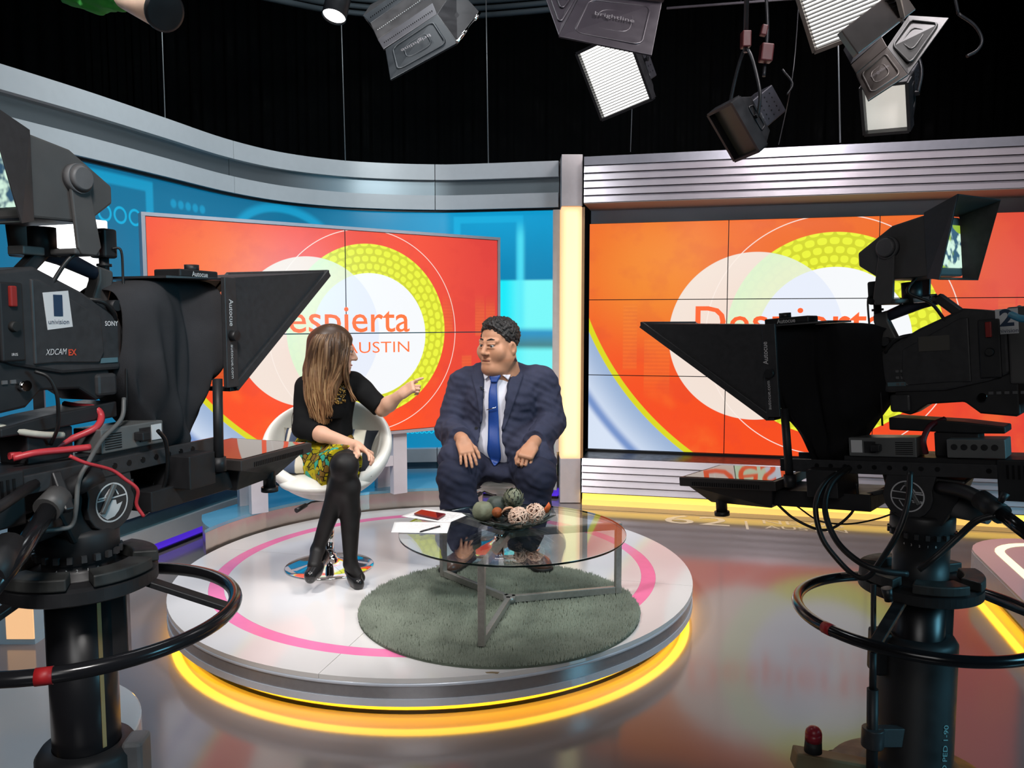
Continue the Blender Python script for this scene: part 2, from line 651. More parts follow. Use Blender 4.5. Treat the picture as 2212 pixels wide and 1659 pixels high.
def wall_graphic():
    m = bpy.data.materials.new('backlit_blue_graphic')
    m.use_nodes = True
    g = NG(m)
    p = g.n['Principled BSDF']
    vec, u, v = g.uv()
    deep, mid_, cy = srgb(6, 108, 150), srgb(0, 138, 190), srgb(40, 178, 228)
    glow = srgb(20, 176, 226)
    col = g.mix(g.step(u, 1.0, 4.2), deep, mid_)
    col = g.mix(g.step(v, 1.9, 2.5), col, g.mix(g.step(u, 3.4, 4.6), deep, srgb(8, 165, 220)))
    col = g.mix(g.m('MULTIPLY', g.noise(vec, 1.1, 2), 0.35), col, srgb(4, 92, 132))
    # outlines of soft rectangles
    def frame(u0, u1, v0, v1, w, k):
        nonlocal col
        a = g.boxmask(u, v, u0, u1, v0, v1, 0.012)
        c = g.boxmask(u, v, u0 + w, u1 - w, v0 + w, v1 - w, 0.012)
        col = g.mix(g.m('MULTIPLY', g.m('SUBTRACT', a, c), k), col, glow)
    frame(0.9, 1.78, 1.2, 2.53, 0.07, 0.55)
    # big arc
    d = g.dist(u, v, 3.08, 1.93)
    ring = g.m('MULTIPLY', g.step(d, 0.545, 0.575), g.step(d, 0.655, 0.60))
    col = g.mix(g.m('MULTIPLY', ring, 0.6), col, glow)
    # ring rows
    def row(u0, u1, vc, pitch, r, w, k, c, fill=False):
        nonlocal col
        a = g.m('SUBTRACT', u, u0)
        x = g.m('SUBTRACT', g.m('MODULO', a, pitch), pitch / 2)
        y = g.m('SUBTRACT', v, vc)
        dd = g.m('SQRT', g.m('ADD', g.m('MULTIPLY', x, x), g.m('MULTIPLY', y, y)))
        if fill:
            rr = g.step(dd, r + w, r - w)
        else:
            rr = g.m('MULTIPLY', g.step(dd, r - w, r - w * 0.6), g.step(dd, r + w * 0.2, r - w * 0.2))
        rr = g.m('MULTIPLY', rr, g.m('MULTIPLY', g.m('GREATER_THAN', u, u0), g.m('LESS_THAN', u, u1)))
        col = g.mix(g.m('MULTIPLY', rr, k), col, c)
    row(1.03, 1.93, 2.272, 0.128, 0.056, 0.02, 0.9, srgb(0, 180, 228))
    row(1.94, 2.33, 2.415, 0.078, 0.03, 0.012, 0.5, glow, True)
    row(1.0, 1.9, 1.83, 0.1, 0.045, 0.014, 0.8, srgb(0, 180, 228))
    row(1.2, 1.8, 1.45, 0.2, 0.06, 0.03, 0.7, srgb(80, 210, 240), True)
    row(3.9, 4.95, 0.58, 0.0435, 0.02, 0.009, 0.9, srgb(0, 215, 255))
    # bright right-hand bay with its blurred white cross and the dark stripe
    frame(4.61, 5.24, 1.0, 2.52, 0.06, 0.9)
    bay = g.boxmask(u, v, 4.5, 5.6, 0.62, 1.95, 0.015)
    baycol = g.mix(g.step(u, 5.06, 5.3), srgb(25, 240, 255), srgb(125, 255, 255))
    baycol = g.mix(g.step(v, 1.2, 0.7), baycol, srgb(0, 170, 220))
    col = g.mix(bay, col, baycol)
    d = g.m('ABSOLUTE', g.m('SUBTRACT', u, 5.215))
    line = g.m('MULTIPLY', g.step(d, 0.06, 0.0), g.m('MULTIPLY', g.step(v, 1.45, 1.6), g.step(v, 2.5, 2.3)))
    col = g.mix(g.m('MULTIPLY', line, 0.75), col, srgb(90, 240, 255))
    stripe = g.boxmask(u, v, 4.55, 5.6, 1.345, 1.515, 0.035)
    col = g.mix(g.m('MULTIPLY', stripe, 0.85), col, g.mix(g.step(v, 1.50, 1.36), srgb(0, 120, 190), srgb(60, 88, 100)))
    g.l.new(col, p.inputs['Emission Color'])
    p.inputs['Emission Strength'].default_value = 0.92
    p.inputs['Base Color'].default_value = (0.01, 0.05, 0.07, 1)
    p.inputs['Roughness'].default_value = 0.25
    return m


WG = wall_graphic()
PALEW = mat('pale_grey_set_panel', srgb(190, 194, 198), 0.3, noise=0.02)
BAND = mat('brushed_metal_band', srgb(132, 142, 148), 0.36, 0.75)
PURPLE = emit('purple_led_strip', srgb(75, 40, 200), 0.9)
TEALB = mat('blue_grey_band', srgb(96, 130, 140), 0.22, 0.6, noise=0.04)
wl = structroot('trim_1', (0, 0, 0))
wl['label'] = 'curved pale set wall with a backlit blue graphic'
cuts = [0, 2.58, 4.45, WALL_LEN]
for a, c in zip(cuts, cuts[1:]):
    g_ = 0.003
    wstrip(a + g_, c - g_, 2.835, 2.97, 0.03, 0.14, 'cornice_panel', PALEW, wl)
    wstrip(a + g_, c - g_, 2.70, 2.835, -0.02, 0.08, 'metal_band', BAND, wl)
    wstrip(a + g_, c - g_, 2.575, 2.70, 0.03, 0.14, 'cornice_panel', PALEW, wl)
    wstrip(a + g_, c - g_, 0.31, 0.43, 0.05, 0.14, 'skirting_panel', PALEW, wl)
    wstrip(a + g_, c - g_, 0.20, 0.31, 0.02, 0.08, 'metal_band', TEALB, wl)
    wstrip(a + g_, c - g_, 0.085, 0.20, 0.05, 0.14, 'skirting_panel', PALEW, wl)
wstrip(0, WALL_LEN, 0.43, 2.555, -0.03, 0.06, 'backlit_panel', WG, wl, uvw=True, step=0.06)
wstrip(0, WALL_LEN, 2.555, 2.575, 0.0, 0.1, 'shadow_gap', BLACKM, wl)
wstrip(0, WALL_LEN, 0.02, 0.085, 0.0, 0.05, 'led_strip', PURPLE, wl)
wstrip(0, WALL_LEN, 0.0, 0.02, 0.02, 0.05, 'black_foot', BLACKM, wl)
p, nn = wpt(WALL_LEN)
MB().box((0.39, 6.945, 1.49), (0.06, 0.06, 2.12), rot=(0, 0, R(-10))).build('end_post', PALE, wl)

# ------------------------------------------------------------------ pillar with the lit corner between both walls
col_ = structroot('trim_2', (0.5, 6.85, 0))
COLM = mat('pillar_metal', srgb(206, 196, 196), 0.3, 0.05, noise=0.03)
MB().box((0.508, 6.92, 2.775), (0.178, 0.3, 0.43)).build('pillar_head', COLM, col_, bevel=0.003)
MB().box((0.508, 6.92, 0.2), (0.178, 0.3, 0.39)).build('pillar_foot', COLM, col_, bevel=0.003)
WARM = bpy.data.materials.new('warm_lightbox')
WARM.use_nodes = True
g = NG(WARM)
pb = g.n['Principled BSDF']
tc = g.n.new('ShaderNodeTexCoord')
sx = g.n.new('ShaderNodeSeparateXYZ')
g.l.new(tc.outputs['Generated'], sx.inputs[0])
xx = sx.outputs[0]
zz = sx.outputs[2]
core = g.m('MULTIPLY', g.m('MULTIPLY', g.step(xx, 0.0, 0.3), g.step(xx, 1.0, 0.72)), g.m('MULTIPLY', g.step(zz, 0.0, 0.025), g.step(zz, 1.0, 0.975)))
g.l.new(g.mix(core, srgb(248, 192, 136), srgb(255, 250, 178)), pb.inputs['Emission Color'])
pb.inputs['Emission Strength'].default_value = 1.05
pb.inputs['Base Color'].default_value = (0.5, 0.4, 0.25, 1)
MB().box((0.508, 6.875, 1.475), (0.172, 0.2, 2.155)).build('lightbox', WARM, col_)
TAN = mat('tan_side_panel', srgb(176, 132, 88), 0.4, noise=0.04)
MB().box((0.6065, 6.93, 1.475), (0.023, 0.31, 2.155)).build('side_panel', TAN, col_)

# ------------------------------------------------------------------ right wall: niche, slatted fascia and slatted base
DIR = Vector((3.15, -0.74, 0)).normalized()
NRM = Vector((DIR.y, -DIR.x, 0))            # faces the studio
wr = structroot('trim_3', (0.6, 6.7, 0))
wr['label'] = 'right set wall with slatted metal fascia and base'
P0 = Vector((0.602, 6.70, 0))
SLAT = mat('slat_aluminium', srgb(194, 187, 194), 0.24, 0.35, noise=0.04, nscale=6)
LEN = 4.4


def slat(z0, z1, off, tilt, name='slat', m=SLAT):
    """one horizontal slat: front face leans so that its top edge stands proud"""
    b = MB()
    b.prism([(off, z0), (off + tilt, z1), (off - 0.05, z1), (off - 0.05, z0)], 0, LEN, P0, NRM, (0, 0, 1), DIR)
    return b.build(name, m, wr)


slat(2.885, 2.955, 0.0, 0.0, 'fascia_board', mat('fascia_board', srgb(182, 182, 192), 0.25, 0.5, noise=0.03))
for i in range(5):
    slat(2.885 - 0.0615 * (i + 1), 2.885 - 0.0615 * i - 0.005, 0.004, -0.016)
for i in range(5):
    slat(0.115 + 0.06 * i, 0.115 + 0.06 * (i + 1) - 0.005, 0.012, -0.022)
NICHE = mat('niche_grey', srgb(186, 180, 184), 0.35, noise=0.05, nscale=4)
b = MB()
b.prism([(0.0, 2.575), (0.0, 2.57), (-0.5, 2.57), (-0.5, 2.575)], 0, LEN, P0, NRM, (0, 0, 1), DIR)
b.build('soffit', mat('soffit_grey', srgb(150, 146, 142), 0.6), wr)
b = MB()
b.prism([(-0.47, 0.0), (-0.47, 2.95), (-0.52, 2.95), (-0.52, 0.0)], 0, LEN + 0.8, P0, NRM, (0, 0, 1), DIR)
b.build('niche_back', NICHE, wr)
b = MB()
b.prism([(-0.02, 2.9), (-0.02, 2.95), (-0.5, 2.95), (-0.5, 2.9)], 0, LEN, P0, NRM, (0, 0, 1), DIR)
b.build('fascia_top', PALE, wr)
b = MB()
b.prism([(-0.03, 0.10), (-0.03, 0.412), (-0.45, 0.412), (-0.45, 0.10)], 0, LEN, P0, NRM, (0, 0, 1), DIR)
b.build('base_core', BLACKM, wr)
YEL = emit('yellow_led_wash', srgb(255, 214, 92), 1.5)
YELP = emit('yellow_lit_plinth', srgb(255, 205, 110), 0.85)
b = MB()
b.prism([(-0.04, 0.05), (-0.04, 0.112), (-0.2, 0.112), (-0.2, 0.05)], 0, LEN, P0, NRM, (0, 0, 1), DIR)
b.build('led_strip', YEL, wr)
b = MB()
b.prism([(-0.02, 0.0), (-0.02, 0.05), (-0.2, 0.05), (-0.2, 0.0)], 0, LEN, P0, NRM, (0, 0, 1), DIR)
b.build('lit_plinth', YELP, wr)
# vinyl step ring and lettering on the floor in front of it
b = MB()
q = P0 + NRM * 0.13
b.prism([(0, 0.0), (0.006, 0.0), (0.006, 0.001), (0, 0.001)], 0.0, LEN, q, NRM, (0, 0, 1), DIR)
b.build('floor_joint', BLACKM, wr)
VIN = mat('pale_floor_vinyl', srgb(226, 214, 200), 0.25, noise=0.03)
q = P0 + NRM * 0.43
VV = -NRM
text('floor_lettering', '62', VIN, q + DIR * 0.72 + Vector((0, 0, 0.0005)), DIR, VV, 0.26, 0.5, wr)
text('floor_lettering', '|', VIN, q + DIR * 1.34 + Vector((0, 0, 0.0005)), DIR, VV, 0.2, 0.02, wr)
text('floor_lettering', 'NEWS', VIN, q + NRM * -0.15 + DIR * 1.48 + Vector((0, 0, 0.0005)), DIR, VV, 0.11, 0.6, wr)
text('floor_lettering', 'AUSTIN', VIN, q + DIR * 1.48 + Vector((0, 0, 0.0005)), DIR, VV, 0.09, 0.6, wr)

# ------------------------------------------------------------------ video walls
def screen_mat(name, right):
    m = bpy.data.materials.new(name)
    m.use_nodes = True
    g = NG(m)
    p = g.n['Principled BSDF']
    vec, u, v = g.uv()
    if right:
        top, low, warm = srgb(243, 112, 42), srgb(250, 78, 28), srgb(246, 140, 36)
    else:
        top, low, warm = srgb(250, 84, 58), srgb(255, 78, 30), srgb(255, 122, 50)
    col = g.mix(g.step(v, 0.85, 0.15), top, low)
    wd = g.dist(u, v, 0.3, 0.78)
    col = g.mix(g.m('MULTIPLY', g.step(wd, 0.42, 0.05), 0.85), col, warm)
    col = g.mix(g.m('MULTIPLY', g.step(u, 1.2, 1.75), 0.7), col, srgb(222, 62, 62))
    # pale skyline and drifting cloud of the picture
    br = g.n.new('ShaderNodeTexVoronoi')
    br.distance = 'CHEBYCHEV'
    mp = g.n.new('ShaderNodeMapping')
    mp.inputs['Scale'].default_value = (7.5, 1.6, 1)
    g.l.new(vec, mp.inputs['Vector'])
    g.l.new(mp.outputs[0], br.inputs['Vector'])
    br.inputs['Scale'].default_value = 1.4
    tow = g.m('MULTIPLY', g.step(br.outputs['Distance'], 0.34, 0.30), g.m('MULTIPLY', g.step(v, 0.22, 0.34), g.step(v, 0.72, 0.6)))
    winr = g.m('GREATER_THAN', g.m('MODULO', g.m('MULTIPLY', v, 60.0), 1.0), 0.45)
    col = g.mix(g.m('MULTIPLY', tow, 0.22), col, srgb(250, 150, 60))
    col = g.mix(g.m('MULTIPLY', g.m('MULTIPLY', tow, winr), 0.16), col, srgb(210, 60, 40))
    cl = g.step(g.noise(vec, 3.2, 5), 0.52, 0.72)
    col = g.mix(g.m('MULTIPLY', g.m('MULTIPLY', cl, g.step(v, 0.5, 0.1)), 0.45), col, srgb(255, 140, 50))
    cl2 = g.step(g.noise(vec, 5.5, 4), 0.5, 0.62)
    col = g.mix(g.m('MULTIPLY', cl2, 0.14), col, srgb(206, 44, 52))
    # swoosh bottom left
    d = g.dist(u, v, 1.217, 1.07)
    blue = g.mix(g.step(d, 1.33, 1.5), srgb(158, 182, 216), srgb(218, 230, 248))
    blue = g.mix(g.m('MULTIPLY', g.step(d, 1.44, 1.475), g.step(d, 1.51, 1.48)), blue, srgb(120, 150, 205))
    col = g.mix(g.step(d, 1.322, 1.326), col, blue)
    wid = g.m('ADD', 1.3235, 0.0)
    yel = g.m('MULTIPLY', g.step(d, 1.306, 1.31), g.step(d, 1.334, 1.33))
    col = g.mix(yel, col, srgb(222, 218, 30))
    # yellow disc with its honeycomb dots
    dy = g.dist(u, v, 1.015, 0.515)
    uy, vy = g.m('SUBTRACT', u, 1.015), g.m('SUBTRACT', v, 0.515)
    ang = g.m('ARCTAN2', vy, uy)
    rr = g.m('MULTIPLY', dy, 27.0)
    rowi = g.m('FLOOR', rr)
    aa = g.m('ADD', g.m('MULTIPLY', ang, 50 / (2 * math.pi)), g.m('MULTIPLY', g.m('MODULO', rowi, 2.0), 0.5))
    fx = g.m('SUBTRACT', g.m('FRACT', aa), 0.5)
    fy = g.m('SUBTRACT', g.m('FRACT', rr), 0.5)
    e = g.m('ADD', g.m('POWER', g.m('ABSOLUTE', g.m('MULTIPLY', fx, 2.5)), 2.6), g.m('POWER', g.m('ABSOLUTE', g.m('MULTIPLY', fy, 2.5)), 2.6))
    ycol = g.mix(g.step(e, 1.1, 0.8), srgb(214, 218, 44), srgb(240, 248, 60))
    pale = srgb(236, 244, 214)
    inr = g.dist(u, v, 1.02, 0.492)
    dtr = g.dist(u, v, 0.706, 0.508)
    white = g.step(dtr, 0.357, 0.3545)
    # translucent white disc over the orange: pinkish; over yellow: greenish white
    tint = g.mix(g.step(dtr, 0.05, 0.36), srgb(248, 226, 212), srgb(246, 232, 220))
    col = g.mix(g.m('MULTIPLY', white, 0.97), col, tint)
    ym = g.step(dy, 0.4255, 0.423)
    col = g.mix(ym, col, g.mix(g.m('MULTIPLY', white, 0.93), ycol, g.mix(g.step(dy, 0.42, 0.3), srgb(226, 246, 214), pale)))
    im = g.step(inr, 0.3055, 0.303)
    col = g.mix(im, col, g.mix(white, srgb(250, 252, 255), srgb(236, 242, 255)))
    # thin ring
    dr = g.dist(u, v, 1.005, 0.51)
    rg = g.m('MULTIPLY', g.step(dr, 0.4965, 0.4975), g.step(dr, 0.5015, 0.5005))
    col = g.mix(g.m('MULTIPLY', rg, 0.85), col, srgb(255, 240, 230))
    g.l.new(col, p.inputs['Emission Color'])
    p.inputs['Emission Strength'].default_value = 0.97
    p.inputs['Base Color'].default_value = (0.01, 0.01, 0.01, 1)
    p.inputs['Roughness'].default_value = 0.25
    return m


BEZ = mat('screen_bezel_black', (0.006, 0.006, 0.007), 0.4)
TXT = emit('orange_letter_light', srgb(232, 88, 42), 0.95)


def video_wall(name, label, A, D, z0, H, nc, nr, m, text_on=True):
    t = thing(name, label, 'video wall', A + D * (nc * H * 16 / 9 / nr / 2) + Vector((0, 0, z0)))
    D = D.normalized()
    N = Vector((D.y, -D.x, 0))
    w, h = H * 16 / 9 / nr, H / nr
    g_ = 0.0035
    def uvf(co):
        r = co - A
        return (r.dot(D) / H, (co.z - z0) / H)
    for r in range(nr):
        for c in range(nc):
            o = A + D * (c * w) + Vector((0, 0, z0 + r * h))
            fr = MB().prism([(0.0008, 0.0008), (w - 0.0008, 0.0008), (w - 0.0008, h - 0.0008), (0.0008, h - 0.0008)], -0.06, -0.002, o, D, (0, 0, 1), N).build('display_panel', BEZ, t)
            MB().prism([(g_, g_), (w - g_, g_), (w - g_, h - g_), (g_, h - g_)], -0.012, 0.0, o, D, (0, 0, 1), N).build('screen', m, fr, uvf=uvf)
    U = Vector((0, 0, 1))
    def at(u, v):
        return A + D * (u * H) + U * (z0 + v * H) + N * 0.0006
    text('lettering', 'Despierta', TXT, at(0.462, 0.507), D, U, 0.132 * H, 0.771 * H, t, bold=0.005, depth=0.0)
    text('lettering', 'AUSTIN', TXT, at(0.878, 0.402), D, U, 0.056 * H, 0.352 * H, t, depth=0.0, bold=-0.005)
    return t


AR = P0 + NRM * -0.40 + DIR * -0.005
right_wall = video_wall('video_wall', 'large orange video wall of nine panels set in the slatted right wall', Vector((AR.x, AR.y, 0)), DIR, 0.43, 2.02, 3, 3, screen_mat('right_screen_picture', True))
b = MB()
b.prism([(-0.02, -0.018), (3.66, -0.018), (3.66, -0.0008), (-0.02, -0.0008)], -0.05, 0.02, Vector((AR.x, AR.y, 0.43)), DIR, (0, 0, 1), NRM)
b.build('bottom_frame', BEZ, right_wall)
AL = Vector((-2.18, 4.74, 0))
DL = (Vector((-0.095, 6.2, 0)) - AL).normalized()
NL = Vector((DL.y, -DL.x, 0))
HL = 1.42
ZL = 1.505 - HL / 2
left_wall = video_wall('video_wall', 'freestanding orange video wall of four panels on pale legs before the blue wall', AL, DL, ZL, HL, 2, 2, screen_mat('left_screen_picture', False))
FR = mat('silver_screen_frame', srgb(176, 172, 180), 0.35, 0.3, noise=0.03)
WL_ = HL * 16 / 9
b = MB()
for q in ([(-0.022, -0.022), (WL_ + .022, -0.022), (WL_ + .022, -0.0005), (-0.022, -0.0005)], [(-0.022, HL + .0005), (WL_ + .022, HL + .0005), (WL_ + .022, HL + .022), (-0.022, HL + .022)],
          [(-0.022, 0), (-0.0005, 0), (-0.0005, HL), (-0.022, HL)], [(WL_ + .0005, 0), (WL_ + .022, 0), (WL_ + .022, HL), (WL_ + .0005, HL)]):
    b.prism(q, -0.09, 0.006, AL + Vector((0, 0, ZL)), DL, (0, 0, 1), NL)
b.build('frame', FR, left_wall)
RZ = 0.32
LEGM = mat('pale_stand_laminate', srgb(196, 194, 200), 0.3, noise=0.02)
for t_ in (0.255, 0.665):
    o = AL + DL * (WL_ * t_)
    for k, dd in ((0, -0.03), (1, -0.3)):
        MB().prism([(-0.055, RZ - ZL), (0.055, RZ - ZL), (0.055, 0.2 if k else -0.023), (-0.055, 0.2 if k else -0.023)], dd - 0.06, dd, o + Vector((0, 0, ZL)), DL, (0, 0, 1), NL).build('leg', LEGM, left_wall)
    MB().prism([(-0.05, 0.56 - ZL), (0.05, 0.56 - ZL), (0.05, 0.63 - ZL), (-0.05, 0.63 - ZL)], -0.3, -0.09, o + Vector((0, 0, ZL)), DL, (0, 0, 1), NL).build('cross_tie', LEGM, left_wall)
o0, o1 = AL + DL * (WL_ * 0.255 + 0.056), AL + DL * (WL_ * 0.665 - 0.056)
MB().bar(o0 + NL * -0.06 + Vector((0, 0, 0.57)), o1 + NL * -0.06 + Vector((0, 0, 0.57)), 0.05, 0.075).build('rail', LEGM, left_wall)

# ------------------------------------------------------------------ low riser under the stand
RISE = mat('blue_reflection_riser_top', srgb(120, 170, 190), 0.15, 0.35, noise=0.02)  # blue of the reflected wall put into the grey top's colour
RSIDE = mat('riser_brushed_edge', srgb(190, 178, 168), 0.25, 0.8, noise=0.04)
front = [atz(x, y, RZ) for x, y in ((436, 1112), (437, 1126), (452, 1139), (480, 1146), (545, 1146), (700, 1124), (850, 1101), (985, 1084), (1020, 1078))]
front += [Vector((-0.22, 6.0, RZ)), Vector((-0.27, 6.3, RZ))]
backp = []
for i in range(14):
    p, nn = wpt(WALL_LEN - 0.65 - i * 0.24)
    q = p + nn * (0.42 if i < 11 else 0.5)
    backp.append(Vector((q.x, q.y, RZ)))
outl = spline(front, 4) + backp
poly = [(p.x, p.y) for p in outl if True]
poly = poly[:len(spline(front, 4))] + [q for q in poly[len(spline(front, 4)):] if q[1] > 5.35]


def clear_of_round(q):
    dx_, dy_ = q[0] + 0.43, q[1] - 4.457
    d_ = math.hypot(dx_, dy_)
    k_ = max(1.0, 1.47 / d_)
    return (-0.43 + dx_ * k_, 4.457 + dy_ * k_)


poly = [clear_of_round(q) for q in poly]
riser = thing('stage_riser', 'low riser with grey top tinted with the blue wall reflection and metal edge under the video wall stand', 'riser', (-0.9, 5.6, 0))
MB().prism(poly, 0.300, RZ, (0, 0, 0), (1, 0, 0), (0, 1, 0), (0, 0, 1)).build('top', RISE, riser)
cx = sum(p[0] for p in poly) / len(poly); cy = sum(p[1] for p in poly) / len(poly)
MB().prism([(cx + (x - cx) * 0.997, cy + (y - cy) * 0.997) for x, y in poly], 0.12, 0.2995, (0, 0, 0), (1, 0, 0), (0, 1, 0), (0, 0, 1)).build('edge_band', RSIDE, riser)
MB().prism([(cx + (x - cx) * 0.95, cy + (y - cy) * 0.95) for x, y in poly], 0.0, 0.1195, (0, 0, 0), (1, 0, 0), (0, 1, 0), (0, 0, 1)).build('recessed_foot', BLACKM, riser)

# ------------------------------------------------------------------ round platform
PC = Vector((-0.43, 4.457, 0))
PR = 1.44
PZ = 0.18
plat = thing('round_platform', 'round white stage platform with a pink ring inlay and yellow glow beneath', 'platform', PC)
TOPW = mat('white_platform_laminate', srgb(224, 221, 220), 0.1, noise=0.015, nscale=3)
PINK = mat('pink_inlay', srgb(250, 130, 182), 0.15, noise=0.02)
RIMA = mat('platform_aluminium_rim', srgb(160, 160, 164), 0.25, 0.55, noise=0.05, nscale=40)
RIMP = mat('platform_pale_rim', srgb(204, 210, 222), 0.25, 0.1, noise=0.03)


def sector(r0, r1, a0, a1, z0, z1, gap=0.0015, n=28):
    vs, fs = [], []
    for k in range(n + 1):
        for r in (r0, r1):
            gg = gap / max(r, 0.05)
            a = (a0 + gg) + (a1 - a0 - 2 * gg) * k / n
            for z in (z0, z1):
                vs.append((PC.x + r * math.cos(a), PC.y + r * math.sin(a), z))
    for k in range(n):
        i, j = 4 * k, 4 * k + 4
        fs += [(i + 1, i + 3, j + 3, j + 1), (i, j, j + 2, i + 2), (i, i + 1, j + 1, j), (i + 2, j + 2, j + 3, i + 3)]
    fs += [(0, 2, 3, 1), (4 * n, 4 * n + 1, 4 * n + 3, 4 * n + 2)]
    return MB().add(vs, fs)


off = R(-14)
for k in range(4):
    a = off + k * math.pi / 2
    sector(0.012, 1.163, a, a + math.pi / 2, PZ - 0.02, PZ).build('top_panel', TOPW, plat)
    sector(1.242, PR, a, a + math.pi / 2, PZ - 0.02, PZ).build('top_panel', TOPW, plat)
    sector(1.1635, 1.2415, a, a + math.pi / 2, PZ - 0.02, PZ - 0.0004, gap=0.0).build('pink_inlay', PINK, plat)
MB().lathe([(1.40, PZ - 0.021), (PR, PZ - 0.021), (PR + .001, PZ - 0.030), (PR, PZ - 0.034)], PC, 128).build('upper_rim', RIMP, plat)
MB().lathe([(PR - 0.004, PZ - 0.033), (PR - 0.004, PZ - 0.086)], PC, 128).build('metal_rim', RIMA, plat)
MB().lathe([(PR - 0.004, PZ - 0.086), (PR + 0.001, PZ - 0.086), (PR + 0.001, 0.064), (1.36, 0.064), (1.36, 0.08)], PC, 128, smooth=False).build('lower_rim', RIMP, plat)
GOLD = emit('amber_led', srgb(255, 196, 40), 9.0)
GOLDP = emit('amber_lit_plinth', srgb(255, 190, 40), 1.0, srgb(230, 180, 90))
MB().lathe([(1.425, 0.0635), (1.425, 0.058), (1.385, 0.058), (1.385, 0.0635)], PC, 128).build('led_strip', GOLD, plat)
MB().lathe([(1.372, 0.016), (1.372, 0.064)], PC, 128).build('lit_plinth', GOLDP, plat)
MB().lathe([(1.376, 0.0), (1.376, 0.016), (1.36, 0.016)], PC, 128, smooth=False).build('black_foot', BLACKM, plat)
MB().prism([(-0.02, -0.006), (0.025, -0.008), (0.032, 0.004), (0.0, 0.009), (-0.026, 0.004)], PZ - 0.001, PZ + 0.0006, atz(1062, 1453, PZ) * 1.0 - Vector((0, 0, PZ)), (1, 0, 0), (0, 1, 0), (0, 0, 1)).build('worn_chip', mat('worn_wood', srgb(140, 120, 90), 0.8), plat)

# ------------------------------------------------------------------ lit platform on the far right
c2 = Vector((3.42, 3.86, 0))
p2 = thing('lit_platform', 'white rounded platform with glowing inlay and yellow glow, behind right camera', 'platform', c2)


def rrect(cx_, cy_, hx, hy, r, rot, n=8):
    out = []
    for sx_, sy_, a0 in ((1, 1, 0), (-1, 1, 90), (-1, -1, 180), (1, -1, 270)):
        for k in range(n + 1):
            a = R(a0 + 90 * k / n)
            x, y = sx_ * (hx - r) + r * math.cos(a), sy_ * (hy - r) + r * math.sin(a)
            out.append((cx_ + x * math.cos(rot) - y * math.sin(rot), cy_ + x * math.sin(rot) + y * math.cos(rot)))
    return out


RO = R(-16)
LP = [(3.42, 3.86), 0.84, 0.95]
def ring_prism(o, outer, inner, z0, z1, name, m, par):
    n = len(outer)
    vs = [(x, y, z) for z in (z0, z1) for x, y in outer] + [(x, y, z) for z in (z0, z1) for x, y in inner]
    fs = []
    for i in range(n):
        j = (i + 1) % n
        fs += [(i, j, n + j, n + i), (2 * n + j, 2 * n + i, 3 * n + i, 3 * n + j), (n + i, n + j, 3 * n + j, 3 * n + i), (j, i, 2 * n + i, 2 * n + j)]
    return MB().add(vs, fs).build(name, m, par)
(lx, ly), hx, hy = LP
MB().prism(rrect(lx, ly, hx, hy, 0.42, RO), 0.085, 0.2, (0, 0, 0), (1, 0, 0), (0, 1, 0), (0, 0, 1)).build('body', RIMP, p2)
MB().prism(rrect(lx, ly, hx - .002, hy - .002, 0.42, RO), 0.2, 0.215, (0, 0, 0), (1, 0, 0), (0, 1, 0), (0, 0, 1)).build('top', TOPW, p2)
ring_prism(None, rrect(lx, ly, hx - .12, hy - .12, 0.3, RO), rrect(lx, ly, hx - .17, hy - .17, 0.25, RO), 0.2152, 0.218, 'lit_inlay', emit('warm_white_inlay', srgb(255, 240, 190), 1.3), p2)
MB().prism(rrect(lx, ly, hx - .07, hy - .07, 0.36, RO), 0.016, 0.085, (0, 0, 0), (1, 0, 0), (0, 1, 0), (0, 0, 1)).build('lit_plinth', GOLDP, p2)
ring_prism(None, rrect(lx, ly, hx - .015, hy - .015, 0.41, RO), rrect(lx, ly, hx - .055, hy - .055, 0.38, RO), 0.078, 0.0845, 'led_strip', GOLD, p2)
MB().prism(rrect(lx, ly, hx - .066, hy - .066, 0.36, RO), 0.0, 0.016, (0, 0, 0), (1, 0, 0), (0, 1, 0), (0, 0, 1)).build('black_foot', BLACKM, p2)

# ------------------------------------------------------------------ left edge: pale flat, desk end, round white platform
lf = thing('set_flat', 'tall pale flat with a blue lower panel at the left edge', 'flat', (-3.1, 3.9, 0))
MB().box((-3.06, 3.98, 2.98), (0.66, 0.08, 0.86), rot=(0, 0, R(4))).build('upper_panel', mat('warm_pale_panel', srgb(205, 190, 180), 0.4, noise=0.02), lf)
MB().box((-3.06, 3.985, 1.275), (0.655, 0.07, 2.55), rot=(0, 0, R(4))).build('lower_panel', mat('pale_blue_panel', srgb(140, 178, 205), 0.3, noise=0.03), lf)
bx = atz(50, 1408, 0)
de = thing('presenter_desk_end', 'end of a desk with a warm lit panel behind the left camera stand', 'desk', (-2.15, 3.5, 0))
bq = atz(76, 1392, 0)
MB().prism([(-0.6, 0.0), (-0.0, 0.0), (-0.0, 0.78), (-0.6, 0.78)], -0.12, 0.0, (bq.x, bq.y, 0.0), (1, 0, 0), (0, 0, 1)).build('body', mat('pale_blue_desk_panel', srgb(150, 182, 205), 0.3, noise=0.03), de)
MB().prism([(-0.135, 0.03), (-0.0, 0.03), (0.0, 0.3), (-0.135, 0.3)], 0.0, 0.008, (bq.x, bq.y, 0.0), (1, 0, 0), (0, 0, 1)).build('lit_panel', emit('peach_lit_panel', srgb(240, 190, 140), 0.8), de)
wt = thing('white_round_platform', 'white round platform at the lower left behind the camera stand', 'platform', (-1.84, 2.58, 0))
wc = Vector((-1.84, 2.58, 0))
MB().lathe([(0.0, 0.16), (0.515, 0.16), (0.52, 0.156), (0.52, 0.06), (0.48, 0.06), (0.48, 0.0)], wc, 96, smooth=False).build('body', TOPW, wt)
